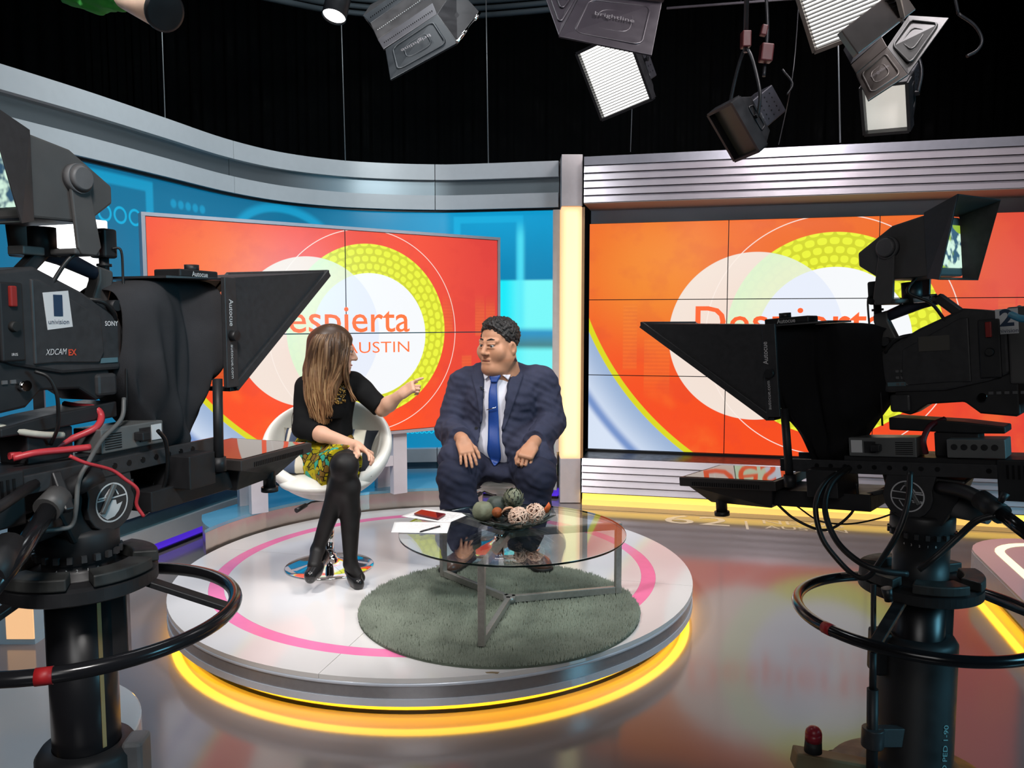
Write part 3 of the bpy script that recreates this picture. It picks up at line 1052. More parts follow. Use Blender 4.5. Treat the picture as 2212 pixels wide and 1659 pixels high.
MB().lathe([(0.483, 0.0), (0.483, 0.05)], wc, 96).build('lit_plinth', GOLDP, wt)
dp = thing('white_lit_display', 'glaring white lit display beside the left camera viewfinder', 'display', (-2.2, 3.2, 0))
dA, dB = atY(143, 640, 3.3), atY(229, 477, 3.3)
dx = Vector((0.93, 0.36, 0))
zt, zb = dB.z, 1.60
MB().prism([(-0.3, zb), (0.0, zb), (0.0, zt), (-0.3, zt + 0.025)], -0.04, 0, (dB.x, dB.y, 0), dx, (0, 0, 1)).build('screen', emit('white_display', (1, 1, 1), 1.6), dp)
MB().prism([(-0.30, 0.0), (-0.26, 0.0), (-0.26, zb + 0.05), (-0.30, zb + 0.05)], -0.06, -0.03, (dB.x, dB.y, 0), dx, (0, 0, 1)).build('post', BLACKM, dp)
MB().lathe([(0, 0.03), (0.19, 0.03), (0.20, 0.02), (0.20, 0)], (dB.x - 0.28 * 0.93, dB.y - 0.28 * .36 + 0.05, 0), 32).build('foot', BLACKM, dp)

# ================================================================== organic shapes: signed distances on a grid -> one smooth surface
import openvdb as vdb
from mathutils.bvhtree import BVHTree


class Sdf:
    def __init__(self):
        self.p = []      # (fn, lo, hi, k, op, group)

    def _add(self, fn, lo, hi, k, op, grp):
        self.p.append((fn, np.array(lo, float), np.array(hi, float), k, op, grp))
        return self

    def cap(self, a, b, r0, r1=None, k=0.02, grp=0, op='u', flat=None, ff=1.0):
        a, b = np.array(a, float), np.array(b, float)
        r1 = r0 if r1 is None else r1
        ba = b - a
        L2 = max(ba.dot(ba), 1e-9)
        fl = None if flat is None else np.array(Vector(flat).normalized())

        def fn(X, Y, Z):
            px, py, pz = X - a[0], Y - a[1], Z - a[2]
            h = np.clip((px * ba[0] + py * ba[1] + pz * ba[2]) / L2, 0, 1)
            qx, qy, qz = px - h * ba[0], py - h * ba[1], pz - h * ba[2]
            d2 = qx * qx + qy * qy + qz * qz
            if fl is not None:
                t = qx * fl[0] + qy * fl[1] + qz * fl[2]
                d2 = d2 + t * t * (1 / ff ** 2 - 1)
                return (np.sqrt(d2) - (r0 + (r1 - r0) * h)) * min(1.0, ff * 1.3)
            return np.sqrt(d2) - (r0 + (r1 - r0) * h)
        m = max(r0, r1) * max(1, ff) + k + 0.015
        return self._add(fn, np.minimum(a, b) - m, np.maximum(a, b) + m, k, op, grp)

    def ell(self, c, r, rot=None, k=0.02, grp=0, op='u'):
        c = np.array(c, float)
        r = np.array(r, float)
        Rm = np.array(rot if rot is not None else Matrix.Identity(3)).T if rot is not None else np.eye(3)

        def fn(X, Y, Z):
            p = (X - c[0], Y - c[1], Z - c[2])
            q = [Rm[i][0] * p[0] + Rm[i][1] * p[1] + Rm[i][2] * p[2] for i in range(3)]
            k0 = np.sqrt(sum((q[i] / r[i]) ** 2 for i in range(3)))
            k1 = np.sqrt(sum((q[i] / r[i] ** 2) ** 2 for i in range(3)))
            return k0 * (k0 - 1) / np.maximum(k1, 1e-6)
        m = r.max() + k + 0.015
        return self._add(fn, c - m, c + m, k, op, grp)

    def rbox(self, c, h, rot=None, rad=0.01, k=0.01, grp=0, op='u'):
        c = np.array(c, float)
        h = np.array(h, float)
        Rm = np.array(rot).T if rot is not None else np.eye(3)

        def fn(X, Y, Z):
            p = (X - c[0], Y - c[1], Z - c[2])
            q = [np.abs(Rm[i][0] * p[0] + Rm[i][1] * p[1] + Rm[i][2] * p[2]) - h[i] + rad for i in range(3)]
            o = np.sqrt(sum(np.maximum(x, 0) ** 2 for x in q))
            return o + np.minimum(np.maximum(np.maximum(q[0], q[1]), q[2]), 0) - rad
        m = float(np.linalg.norm(h)) + k + 0.015
        return self._add(fn, c - m, c + m, k, op, grp)

    def plane(self, o, n, lo, hi, k=0.004):
        """cut away everything on the side n points to, inside the box lo..hi"""
        o, n = np.array(o, float), np.array(Vector(n).normalized())

        def fn(X, Y, Z):
            return -((X - o[0]) * n[0] + (Y - o[1]) * n[1] + (Z - o[2]) * n[2])
        return self._add(fn, lo, hi, k, 's', 0)

    def poly_cut(self, pts, ax, lo, hi, k=0.004):
        """cut away a column whose outline is given in two axes ax"""
        P = np.array(pts, float)

        def fn(X, Y, Z):
            A, B = [(X, Y, Z)[i] for i in ax]
            A, B = np.broadcast_arrays(A, B)
            d = np.full(A.shape, 1e9)
            s = np.ones(A.shape)
            n = len(P)
            for i in range(n):
                j = (i - 1) % n
                ex, ey = P[j] - P[i]
                wx, wy = A - P[i][0], B - P[i][1]
                t = np.clip((wx * ex + wy * ey) / (ex * ex + ey * ey), 0, 1)
                bx, by = wx - ex * t, wy - ey * t
                d = np.minimum(d, bx * bx + by * by)
                c1, c2, c3 = B >= P[i][1], B < P[j][1], ex * wy > ey * wx
                s = np.where((c1 & c2 & c3) | (~c1 & ~c2 & ~c3), -s, s)
            return s * np.sqrt(d)
        return self._add(fn, lo, hi, k, 's', 0)

    def mesh(self, name, mats, parent, voxel=0.006, noise=None, smooth=0):
        U = [q for q in self.p if q[4] == 'u']
        lo = np.min([q[1] for q in U], 0) - 4 * voxel
        hi = np.max([q[2] for q in U], 0) + 4 * voxel
        n = np.ceil((hi - lo) / voxel).astype(int) + 1
        ax = [(lo[i] + voxel * np.arange(n[i])).astype(np.float32) for i in range(3)]
        D = np.full(n, 0.5, np.float32)
        G = np.zeros(n, np.int8)
        for fn, a, b, k, op, grp in self.p:
            s = [slice(max(0, int((a[i] - lo[i]) / voxel)), min(n[i], int((b[i] - lo[i]) / voxel) + 2)) for i in range(3)]
            if any(q.stop <= q.start for q in s):
                continue
            X = ax[0][s[0]][:, None, None]
            Y = ax[1][s[1]][None, :, None]
            Z = ax[2][s[2]][None, None, :]
            d = fn(X, Y, Z).astype(np.float32)
            s = tuple(s)
            o = D[s]
            if op == 'u':
                h = np.maximum(k - np.abs(o - d), 0) / max(k, 1e-6)
                G[s] = np.where(d < o, grp, G[s])
                D[s] = np.minimum(o, d) - h * h * k * 0.25
            elif op == 's':
                d = -d
                h = np.maximum(k - np.abs(o - d), 0) / max(k, 1e-6)
                D[s] = np.maximum(o, d) + h * h * k * 0.25
        if noise is not None:
            m = np.abs(D) < 0.06
            idx = np.nonzero(m)
            D[idx] += noise(ax[0][idx[0]], ax[1][idx[1]], ax[2][idx[2]])
        g = vdb.FloatGrid()
        g.background = 3 * voxel
        A = np.clip(D, -3 * voxel, 3 * voxel).astype(np.float32)
        g.copyFromArray(A, tolerance=0.0)
        pts, quads = g.convertToQuads(0.0)
        gi = np.clip(np.round(pts).astype(int), 0, n - 1)
        grp = G[gi[:, 0], gi[:, 1], gi[:, 2]]
        P = pts * voxel + lo
        org = ORG[parent]
        me = bpy.data.meshes.new(name)
        P2 = P - np.array(org)
        me.vertices.add(len(P2))
        me.vertices.foreach_set('co', P2.astype(np.float32).ravel())
        me.loops.add(len(quads) * 4)
        me.loops.foreach_set('vertex_index', quads[:, ::-1].astype(np.int32).ravel())
        me.polygons.add(len(quads))
        me.polygons.foreach_set('loop_start', np.arange(0, len(quads) * 4, 4, dtype=np.int32))
        me.update(calc_edges=True)
        me.validate()
        if not isinstance(mats, (list, tuple)):
            mats = [mats]
        for m_ in mats:
            me.materials.append(m_)
        if len(mats) > 1:
            fg = grp[quads].max(axis=1) if False else grp[quads[:, 0]]
            me.polygons.foreach_set('material_index', np.clip(fg, 0, len(mats) - 1).astype(np.int32))
        me.polygons.foreach_set('use_smooth', np.ones(len(quads), bool))
        # outward normals
        bm = bmesh.new()
        bm.from_mesh(me)
        bm.faces.ensure_lookup_table()
        bmesh.ops.recalc_face_normals(bm, faces=bm.faces)
        bm.to_mesh(me)
        bm.free()
        o = bpy.data.objects.new(name, me)
        COL.objects.link(o)
        o.parent = parent
        ORG[o] = org
        if smooth:
            md = o.modifiers.new('smooth', 'SMOOTH')
            md.factor = 0.5
            md.iterations = smooth
        return o


def bvh(objs):
    vs, fs = [], []
    for o in objs:
        b = len(vs)
        org = ORG[o]
        vs += [v.co + org for v in o.data.vertices]
        fs += [[b + i for i in p.vertices] for p in o.data.polygons]
    return BVHTree.FromPolygons(vs, fs)


def drape(tree, L, Rr, nu, nv, name, m, parent, off=0.004, th=0.003, eye=None, curve=4):
    """a strip of cloth between two edge lines given as photo points, laid onto a surface below it"""
    eye = Vector((0, 0, EYE)) if eye is None else eye
    def rs(P, n):
        P = spline([Vector((x, y, 0)) for x, y in P], curve) if len(P) > 2 else [Vector((x, y, 0)) for x, y in P]
        d = [0]
        for a, b in zip(P, P[1:]):
            d.append(d[-1] + (b - a).length)
        out = []
        for i in range(n + 1):
            t = d[-1] * i / n
            out.append((np.interp(t, d, [p.x for p in P]), np.interp(t, d, [p.y for p in P])))
        return out
    A, B = rs(L, nv), rs(Rr, nv)
    vs = []
    last = 4.6
    for j in range(nv + 1):
        for i in range(nu + 1):
            t = i / nu
            x, y = A[j][0] * (1 - t) + B[j][0] * t, A[j][1] * (1 - t) + B[j][1] * t
            r = ray(x, y).normalized()
            h = tree.ray_cast(eye, r)
            dist = h[3] if h[0] is not None else last
            last = dist
            vs.append(eye + r * (dist - off))
    fs = [(j * (nu + 1) + i, j * (nu + 1) + i + 1, (j + 1) * (nu + 1) + i + 1, (j + 1) * (nu + 1) + i) for j in range(nv) for i in range(nu)]
    b = MB()
    b.add(vs, fs, 0, True)
    o = b.build(name, m, parent, recalc=True)
    if th:
        md = o.modifiers.new('solid', 'SOLIDIFY')
        md.thickness = th
        md.offset = 0
    return o


def frame3(f, u):
    """rotation whose columns are right, forward, up for a head or hand that points along f"""
    f = Vector(f).normalized()
    u = Vector(u)
    r = f.cross(u).normalized()
    u2 = r.cross(f).normalized()
    return Matrix((r, f, u2)).transposed()


def head_sdf(S, c, M, s=1.0, fat=0.0, grp=0, female=False):
    c = Vector(c)
    P = lambda x, y, z: c + M @ (Vector((x, y, z)) * s)
    S.ell(P(0, -0.016, 0.035), [v * s for v in (0.076 + fat * .006, 0.097, 0.088)], M, 0.02, grp)
    S.ell(P(0, 0.018, -0.04), [v * s for v in (0.063 + fat * .014, 0.072, 0.084)], M, 0.025 * s, grp)
    S.ell(P(0, 0.068, -0.104), [v * s for v in (0.027, 0.022, 0.02)], M, 0.03 * s, grp)
    for q in (-1, 1):
        S.ell(P(q * (0.046 + fat * .012), 0.0, -0.068), [v * s for v in (0.027, 0.042, 0.036)], M, 0.03 * s, grp)
        S.ell(P(q * (0.040 + fat * .006), 0.054, -0.030), [v * s for v in (0.029 + fat * .006, 0.026, 0.028 + fat * .006)], M, 0.02 * s, grp)
        S.cap(P(q * 0.012, 0.084, 0.020), P(q * 0.050, 0.068, 0.021), 0.011 * s, 0.009 * s, 0.014 * s, grp)
        S.ell(P(q * 0.031, 0.099, -0.001), [v * s for v in (0.017, 0.016, 0.010)], M, 0.012 * s, grp, 's')
        S.cap(P(q * 0.018, 0.0885, 0.0085), P(q * 0.044, 0.0795, 0.0085), 0.0058 * s, 0.0055 * s, 0.004 * s, grp)
        S.cap(P(q * 0.019, 0.0865, -0.0095), P(q * 0.043, 0.079, -0.0095), 0.0055 * s, 0.0055 * s, 0.005 * s, grp)
        S.ell(P(q * (0.079 + fat * .006), -0.008, -0.012), [v * s for v in (0.010, 0.021, 0.033)], M @ Euler((R(-12), 0, R(q * 18))).to_matrix(), 0.006 * s, grp)
        S.ell(P(q * (0.086 + fat * .006), -0.002, -0.010), [v * s for v in (0.006, 0.010, 0.018)], M, 0.004 * s, grp, 's')
        S.ell(P(q * 0.013, 0.094, -0.038), [v * s for v in (0.010, 0.010, 0.008)], M, 0.006 * s, grp)
    S.cap(P(0, 0.086, 0.010), P(0, 0.109, -0.033), 0.009 * s, 0.0125 * s, 0.012 * s, grp)
    S.cap(P(-0.019, 0.083, -0.066), P(0.019, 0.083, -0.066), 0.008 * s, 0.008 * s, 0.008 * s, 1 if female else grp)
    S.cap(P(-0.016, 0.083, -0.079), P(0.016, 0.083, -0.079), 0.009 * s, 0.009 * s, 0.008 * s, 1 if female else grp)
    S.cap(P(-0.025, 0.090, -0.0725), P(0.025, 0.090, -0.0725), 0.003 * s, 0.003 * s, 0.004 * s, grp, 's')
    S.cap(P(0, -0.02, -0.06), P(0, -0.045, -0.17), (0.052 + fat * .02) * s, (0.056 + fat * .026) * s, 0.03 * s, grp)
    if fat:
        S.ell(P(0, 0.028, -0.115), [v * s for v in (0.06, 0.058, 0.036)], M, 0.03 * s, grp)
    return P


def eyes(P, M, s, parent, iris, look=0.0):
    for q in (-1, 1):
        b = MB().ball(P(q * 0.031, 0.0775, -0.001), 0.0125 * s, 14)
        e = b.build('eyeball', mat('eye_white', (0.42, 0.39, 0.37), 0.25), parent)
        d = (M @ Vector((look, 1, 0))).normalized()
        MB().ball(P(q * 0.031, 0.0775, -0.001) + d * 0.0085 * s, 0.0062 * s, 10).build('iris', iris, e)


def hand_sdf(S, wrist, d, n, s=1.0, curl=(0.3, 0.35, 0.4, 0.45), spread=0.08, thumb=0.5, side=1, grp=0, k=0.004, point=None):
    """palm and five fingers; d = along the hand, n = out of the back of the hand, side = where the thumb leaves"""
    w = Vector(wrist)
    d = Vector(d).normalized()
    n = Vector(n)
    n = (n - d * n.dot(d)).normalized()
    t = d.cross(n).normalized() * side          # towards the thumb
    Mx = Matrix((t, d, n)).transposed()
    S.rbox(w + d * 0.052 * s, (0.040 * s, 0.050 * s, 0.0135 * s), Mx, 0.013 * s, 0.012, grp)
    S.cap(w - d * 0.02 * s, w + d * 0.02 * s, 0.026 * s, 0.028 * s, 0.02, grp, flat=n, ff=0.75)
    L = (0.070, 0.078, 0.072, 0.056)
    for i in range(4):
        off = (0.030 - 0.0203 * i)
        base = w + d * (0.095 - abs(i - 1.2) * 0.004) * s + t * off * s
        dd = (d + t * spread * (1.2 - i)).normalized()
        a = 0.0
        p = base - dd * 0.012 * s
        rr = (0.0092, 0.0095, 0.0090, 0.0078)[i] * s
        for j, fr in enumerate((0.46, 0.30, 0.24)):
            c = curl[i]
            a += c * (1.0 if j else 0.8) * (1.25 if j == 1 else 1.0)
            q = p + (dd * math.cos(a) - n * math.sin(a)) * (L[i] * fr + (0.012 if j == 0 else 0)) * s
            S.cap(p, q, rr * (1 - 0.08 * j), rr * (1 - 0.08 * (j + 1)), k, grp)
            p = q
    p = w + d * 0.028 * s + t * 0.030 * s - n * 0.004 * s
    dd = (d * 0.75 + t * 0.65 - n * (0.25 + thumb * 0.4)).normalized()
    for j, l in enumerate((0.034, 0.030, 0.025)):
        q = p + dd * l * s
        S.cap(p, q, (0.0135 - 0.0016 * j) * s, (0.0120 - 0.0018 * j) * s, 0.007, grp)
        p = q
        dd = (dd + d * 0.25 - t * thumb * 0.55 - n * 0.08).normalized()

# ================================================================== people
SKIN_M = mat('tan_skin', srgb(190, 138, 108), 0.5, noise=0.05, nscale=30, spec=0.35)
SKIN_W = mat('fair_skin', srgb(222, 172, 145), 0.48, noise=0.04, nscale=30, spec=0.35)
LIP_W = mat('rose_lips', srgb(190, 105, 100), 0.4)
NAVY = mat('navy_suit_wool', srgb(54, 57, 76), 0.85, spec=0.2, noise=0.12, nscale=60, bump=0.06, bscale=900)
NAVYD = mat('navy_trouser_wool', srgb(40, 43, 60), 0.85, spec=0.2, noise=0.15, nscale=50, bump=0.06, bscale=900)
SHIRT = mat('white_shirt_cotton', srgb(226, 226, 238), 0.8, noise=0.03, bump=0.12, bscale=14)
TIE = mat('blue_silk_tie', srgb(28, 66, 140), 0.4, noise=0.12, nscale=250)
HAIRB = mat('black_hair', (0.012, 0.010, 0.009), 0.45, noise=0.5, nscale=120, bump=0.6, bscale=160)
IRISD = mat('dark_iris', (0.02, 0.012, 0.008), 0.15)
BROWNL = mat('brown_shoe_leather', srgb(92, 66, 56), 0.3, noise=0.2, nscale=14)
DARKSOLE = mat('dark_shoe_sole', (0.015, 0.013, 0.012), 0.6)


def wr_noise(amp, sc, seed=0.0, zs=1.0):
    def f(x, y, z):
        z = z * zs
        a = np.sin(x * sc + 1.7 * np.sin(y * sc * 0.7 + seed) + seed) * np.sin(z * sc * 1.1 + 1.3 * np.sin(x * sc * 0.8 + 2 * seed))
        b = np.sin((x * 0.6 + z) * sc * 1.9 + seed * 3 + 2 * np.sin(y * sc)) * 0.5
        return amp * (a + b)
    return f


# ------------------------------------------------------------------ the man in the navy suit
man = thing('person', 'heavyset person in navy suit and blue tie sitting with fists on his thighs', 'person', (-0.08, 4.75, PZ))
hc = atY(1076, 745, 4.78)
hf = Vector((-0.64, -0.77, -0.02))
MH = frame3(hf, (0.03, 0, 1))
hs = 1.27
B = Sdf()
HP = head_sdf(B, hc, MH, hs, fat=0.98)
neckb = atY(1080, 812, 4.86)
B.cap(neckb + Vector((0, 0, 0.06)), neckb + Vector((0, 0, -0.04)), 0.098, 0.10, 0.04)
# hidden trunk and limbs, a little inside the clothes
shL, shR = atY(1003, 836, 4.9), atY(1172, 834, 4.9)
elL, elR = atY(972, 925, 4.84), atY(1190, 915, 4.84)
wrL, wrR = atY(1000, 952, 4.46), atY(1148, 964, 4.46)
pel = atY(1079, 985, 4.92)
chest = atY(1079, 868, 4.90)
B.ell(chest, (0.22, 0.16, 0.22), None, 0.05)
B.ell(pel + Vector((0, 0, .03)), (0.26, 0.2, 0.17), None, 0.08)
B.cap(chest, neckb, 0.13, 0.09, 0.06)
for s_, e_, w_ in ((shL, elL, wrL), (shR, elR, wrR)):
    B.cap(s_, e_, 0.075, 0.06, 0.03)
    B.cap(e_, w_, 0.055, 0.036, 0.02)
hipL, hipR = atY(1035, 1003, 4.88), atY(1122, 1003, 4.88)
knL, knR = atY(985, 1030, 4.42), atY(1160, 1030, 4.42)
anL, anR = atY(1005, 1168, 4.44), atY(1133, 1168, 4.46)
for h_, k_, a_ in ((hipL, knL, anL), (hipR, knR, anR)):
    B.cap(h_, k_, 0.10, 0.08, 0.04)
    B.cap(k_, a_, 0.075, 0.045, 0.03)
hand_sdf(B, wrL, atY(1014, 997, 4.325) - wrL, (0.1, -0.75, 0.66), 1.12, (0.25, 0.22, 0.2, 0.25), 0.10, 0.4, side=-1)
hand_sdf(B, wrR, atY(1127, 1000, 4.32) - wrR, (-0.15, -0.8, 0.58), 1.16, (0.95, 1.0, 1.0, 1.0), 0.0, 0.9, side=1)
body = B.mesh('body', [SKIN_M, LIP_W], man, 0.0036)
eyes(HP, MH, hs, body, IRISD, look=-0.15)
# hair: cap of short dark curls, faded at the sides
Hh = Sdf()
P = HP
Hh.ell(P(0, -0.018, 0.046), [v * hs for v in (0.0895, 0.102, 0.089)], MH, 0.01)
Hh.ell(P(0.0, 0.025, 0.100), [v * hs for v in (0.056, 0.052, 0.028)], MH, 0.03)
Hh.plane(P(0, 0.070, 0.078), MH @ Vector((0, 0.80, -0.6)), np.array(hc) - 0.4, np.array(hc) + 0.4)
Hh.plane(P(0, -0.02, 0.000), MH @ Vector((0, 0.45, -0.9)), np.array(hc) - 0.4, np.array(hc) + 0.4)
Hh.mesh('hair', HAIRB, man, 0.0036, noise=wr_noise(0.0042, 150, 0.7))
Hh2 = Sdf()
for q in (-1, 1):
    pts = [P(q * 0.013, 0.0925, 0.026), P(q * 0.032, 0.0865, 0.032), P(q * 0.052, 0.070, 0.024)]
    Hh2.cap(pts[0], pts[1], 0.0042, 0.0046, 0.004)
    Hh2.cap(pts[1], pts[2], 0.0046, 0.003, 0.004)
Hh2.mesh('eyebrows', HAIRB, man, 0.003, noise=wr_noise(0.001, 400))
mo = MB().tube([P(-0.024, 0.0875, -0.0735), P(-0.01, 0.0915, -0.071), P(0.01, 0.0915, -0.071), P(0.024, 0.0875, -0.0735)], 0.0022 * hs, 6, smooth_path=4).build('mouth_line', mat('mouth_line', srgb(120, 66, 58), 0.5), man)

# shirt
S = Sdf()
S.ell(chest + Vector((0, -0.01, 0.0)), (0.20, 0.195, 0.24), None, 0.05)
S.ell(pel + Vector((0, -0.02, .09)), (0.24, 0.232, 0.2), None, 0.10)
S.cap(neckb + Vector((0, 0, -0.03)), neckb + Vector((0, 0.0, 0.015)), 0.134, 0.130, 0.03)
S.plane(neckb + Vector((0, 0, 0.026)), (0, -0.1, 1), np.array(neckb) - 0.3, np.array(neckb) + 0.3)
shirt = S.mesh('shirt', SHIRT, man, 0.006, noise=wr_noise(0.002, 26, 0.3))
# jacket
J = Sdf()
J.ell(chest + Vector((0, -0.005, -0.02)), (0.255, 0.225, 0.26), None, 0.05)
J.ell(pel + Vector((0, -0.02, .08)), (0.285, 0.268, 0.22), None, 0.10)
J.cap(shL + Vector((0.04, 0, 0.018)), shR + Vector((-0.04, 0, 0.018)), 0.110, 0.110, 0.05)
J.cap(chest + Vector((0, 0.03, 0.1)), neckb + Vector((0, 0.045, 0.035)), 0.15, 0.125, 0.05)
J.plane(neckb + Vector((0, 0.0, 0.05)), (0, -0.35, 1), np.array(neckb) - [0.16, 0.16, 0.05], np.array(neckb) + [0.16, 0.2, 0.25])
J.ell(atY(1004, 820, 4.9), (0.085, 0.10, 0.062), None, 0.04)
J.ell(atY(1168, 817, 4.9), (0.085, 0.10, 0.062), None, 0.04)
for s_, e_, w_, q in ((shL, elL, wrL, -1), (shR, elR, wrR, 1)):
    J.cap(s_ + Vector((0, 0, 0.0)), e_, 0.106, 0.092, 0.026)
    dd = (w_ - e_)
    J.cap(e_, e_ + dd * 0.98, 0.088, 0.062, 0.020)
    J.plane(e_ + dd * 0.80, dd, np.array(w_) - 0.12, np.array(w_) + 0.12)
# skirts of the jacket resting on the thighs
J.cap(atY(1003, 965, 4.74), atY(986, 992, 4.52), 0.12, 0.112, 0.05)
J.plane(atY(986, 1003, 4.44), (0, -0.55, -0.8), (-0.75, 4.0, 0.5), (-0.2, 4.72, 0.98), k=0.01)
J.cap(atY(1152, 970, 4.74), atY(1160, 1000, 4.52), 0.12, 0.112, 0.05)
J.plane(atY(1160, 1016, 4.44), (0, -0.55, -0.8), (-0.02, 4.0, 0.5), (0.6, 4.72, 0.98), k=0.01)
# open front
fr = [atY(x, y, 4.66) for x, y in ((1043, 770), (1045, 815), (1040, 870), (1041, 905), (1036, 940), (1027, 975), (1034, 1060), (1110, 1060), (1094, 990), (1084, 945), (1085, 915), (1090, 875), (1098, 830), (1108, 800), (1114, 770))]
J.poly_cut([(p.x, p.z) for p in fr], (0, 2), (-0.6, 3.9, 0.4), (0.5, 4.80, 1.8), k=0.006)
_n1, _n2 = wr_noise(0.0052, 18, 1.3, 0.8), wr_noise(0.0030, 46, 2.2, 1.5)
jn = lambda x, y, z: _n1(x, y, z) + _n2(x, y, z)
jacket = J.mesh('jacket', NAVY, man, 0.006, noise=jn)
# trousers
T = Sdf()
T.ell(pel + Vector((0, 0.0, -0.01)), (0.25, 0.21, 0.16), None, 0.05)
T.ell(atY(1078, 1020, 4.70), (0.13, 0.14, 0.055), None, 0.07)
for h_, k_, a_, q in ((hipL, knL, anL, -1), (hipR, knR, anR, 1)):
    T.cap(h_, k_, 0.132, 0.106, 0.04)
    T.cap(k_ + Vector((0, 0.01, -0.01)), k_.lerp(a_, 0.45), 0.106, 0.103, 0.04)
    T.cap(k_.lerp(a_, 0.45), a_ + Vector((0, 0, -0.02)), 0.102, 0.092, 0.04)
    T.plane(a_ + Vector((0, 0, -0.03)), (0, 0.25, -1), np.array(a_) - 0.16, np.array(a_) + 0.12)
trousers = T.mesh('trousers', NAVYD, man, 0.006, noise=lambda x, y, z: _n1(x + 1, y, z) * 0.9 + _n2(x, y, z + 3))
# shoes on the rug
for a_, toe, nm in ((anL, atz(978, 1216, PZ + .06), 'l'), (anR, atz(1165, 1214, PZ + .06), 'r')):
    H_ = Sdf()
    g0 = Vector((a_.x, a_.y + 0.03, PZ + 0.02))
    tt = Vector((toe.x, toe.y, PZ + 0.02))
    d = tt - g0
    d.z = 0
    d = d.normalized()
    ln = 0.27
    H_.cap(g0 - d * 0.02 + Vector((0, 0, 0.05)), g0 + d * (ln - 0.07) + Vector((0, 0, 0.038)), 0.047, 0.046, 0.03)
    H_.cap(g0 + Vector((0, 0, 0.05)), Vector((a_.x, a_.y, a_.z - 0.02)), 0.05, 0.05, 0.03)
    H_.ell(g0 + d * (ln - 0.08) + Vector((0, 0, 0.032)), (0.056, 0.075, 0.035), frame3(d, (0, 0, 1)), 0.03)
    H_.plane(g0 + Vector((0, 0, 0.016)), (0, 0, -1), np.array(g0) - 0.4, np.array(g0) + 0.4)
    sh = H_.mesh('shoe', BROWNL, man, 0.005)
    Q = Sdf()
    Q.cap(g0 - d * 0.03 + Vector((0, 0, 0.015)), g0 + d * (ln - 0.06) + Vector((0, 0, 0.015)), 0.052, 0.060, 0.02)
    Q.plane(g0 + Vector((0, 0, 0.026)), (0, 0, 1), np.array(g0) - 0.4, np.array(g0) + 0.4)
    Q.plane(g0 + Vector((0, 0, 0.004)), (0, 0, -1), np.array(g0) - 0.4, np.array(g0) + 0.4)
    Q.mesh('sole', DARKSOLE, sh, 0.005)

ts = bvh([shirt])
tsj = bvh([jacket, shirt])
tst = bvh([shirt, trousers])
drape(tst, [(1058, 812), (1060, 828), (1056, 850), (1055, 900), (1054, 950), (1053, 978), (1067, 1006)],
      [(1082, 812), (1074, 828), (1074, 850), (1077, 900), (1079, 950), (1082, 990), (1070, 1006)], 6, 40, 'tie', TIE, man, off=0.014, th=0.006)
drape(ts, [(1054, 803), (1057, 812), (1061, 826)], [(1085, 803), (1081, 812), (1073, 826)], 6, 8, 'tie_knot', TIE, man, off=0.024, th=0.012)
ax = Vector((0.0, -0.42, 1)).normalized()
MB().lathe([(0.132, -0.035), (0.132, 0.0), (0.124, 0.036), (0.118, 0.036), (0.124, 0.0), (0.124, -0.035)], neckb + Vector((0, -0.008, 0.002)), 40, axis=ax).build('collar_band', SHIRT, man)
drape(ts, [(1044, 806), (1045, 811), (1047, 820)], [(1063, 808), (1061, 810), (1056, 812)], 5, 8, 'collar_point', SHIRT, man, off=0.026, th=0.005)
drape(ts, [(1080, 806), (1083, 809), (1088, 812)], [(1106, 794), (1105, 804), (1098, 821)], 5, 8, 'collar_point', SHIRT, man, off=0.026, th=0.005)
drape(tsj, [(1022, 792), (1024, 806), (1018, 812), (1028, 850), (1036, 900), (1037, 915)], [(1043, 786), (1046, 806), (1046, 814), (1044, 850), (1042, 900), (1040, 915)], 6, 26, 'lapel', NAVY, man, off=0.007, th=0.004)
drape(tsj, [(1113, 772), (1104, 804), (1098, 836), (1094, 870), (1087, 910), (1084, 930)], [(1122, 790), (1130, 808), (1129, 816), (1118, 850), (1098, 905), (1087, 930)], 6, 26, 'lapel', NAVY, man, off=0.007, th=0.004)
drape(bvh([shirt]), [(1051, 884.5), (1072, 879)], [(1051, 886.5), (1072, 881)], 2, 8, 'tie_clip', CHROME, man, off=0.034, th=0.004)
mic = atY(1041, 838, 4.655)
mk = thing('lapel_microphone', 'tiny black clip microphone on the navy jacket lapel', 'microphone', mic)
hit = tsj.ray_cast(Vector((0, 0, EYE)), ray(1041, 838).normalized())
mic = hit[0] - ray(1041, 838).normalized() * 0.02
MB().cyl(mic + Vector((-0.012, 0, 0.006)), mic + Vector((0.004, 0, 0.002)), 0.005, 0.005, 8).build('capsule', BLACK, mk)
MB().bar(mic + Vector((-0.006, 0, -0.006)), mic + Vector((0.014, 0.004, -0.010)), 0.007, 0.005).build('clip', BLACK, mk)
MB().tube([mic + Vector((0.01, 0.006, -0.01)), mic + Vector((0.013, 0.012, -0.04)), mic + Vector((0.008, 0.02, -0.07))], 0.0015, 5, smooth_path=4).build('lead', BLACK, mk)
b = MB()
hit = tsj.ray_cast(Vector((0, 0, EYE)), ray(1029, 925).normalized())
b.cyl(hit[0] + Vector((0, -0.008, 0)), hit[0], 0.010, 0.010, 12)
b.build('button', BLACK, man)

# ------------------------------------------------------------------ the woman
wom = thing('person', 'long-haired person in black sweater and patterned skirt pointing, legs crossed in black tights', 'person', (-1.03, 4.35, PZ))
TIGHT = mat('black_tights', (0.010, 0.009, 0.009), 0.55, noise=0.25, nscale=9, spec=0.3)
KNIT = mat('black_sweater_knit', (0.008, 0.008, 0.0085), 0.9, spec=0.15, noise=0.2, bump=0.1, bscale=300)


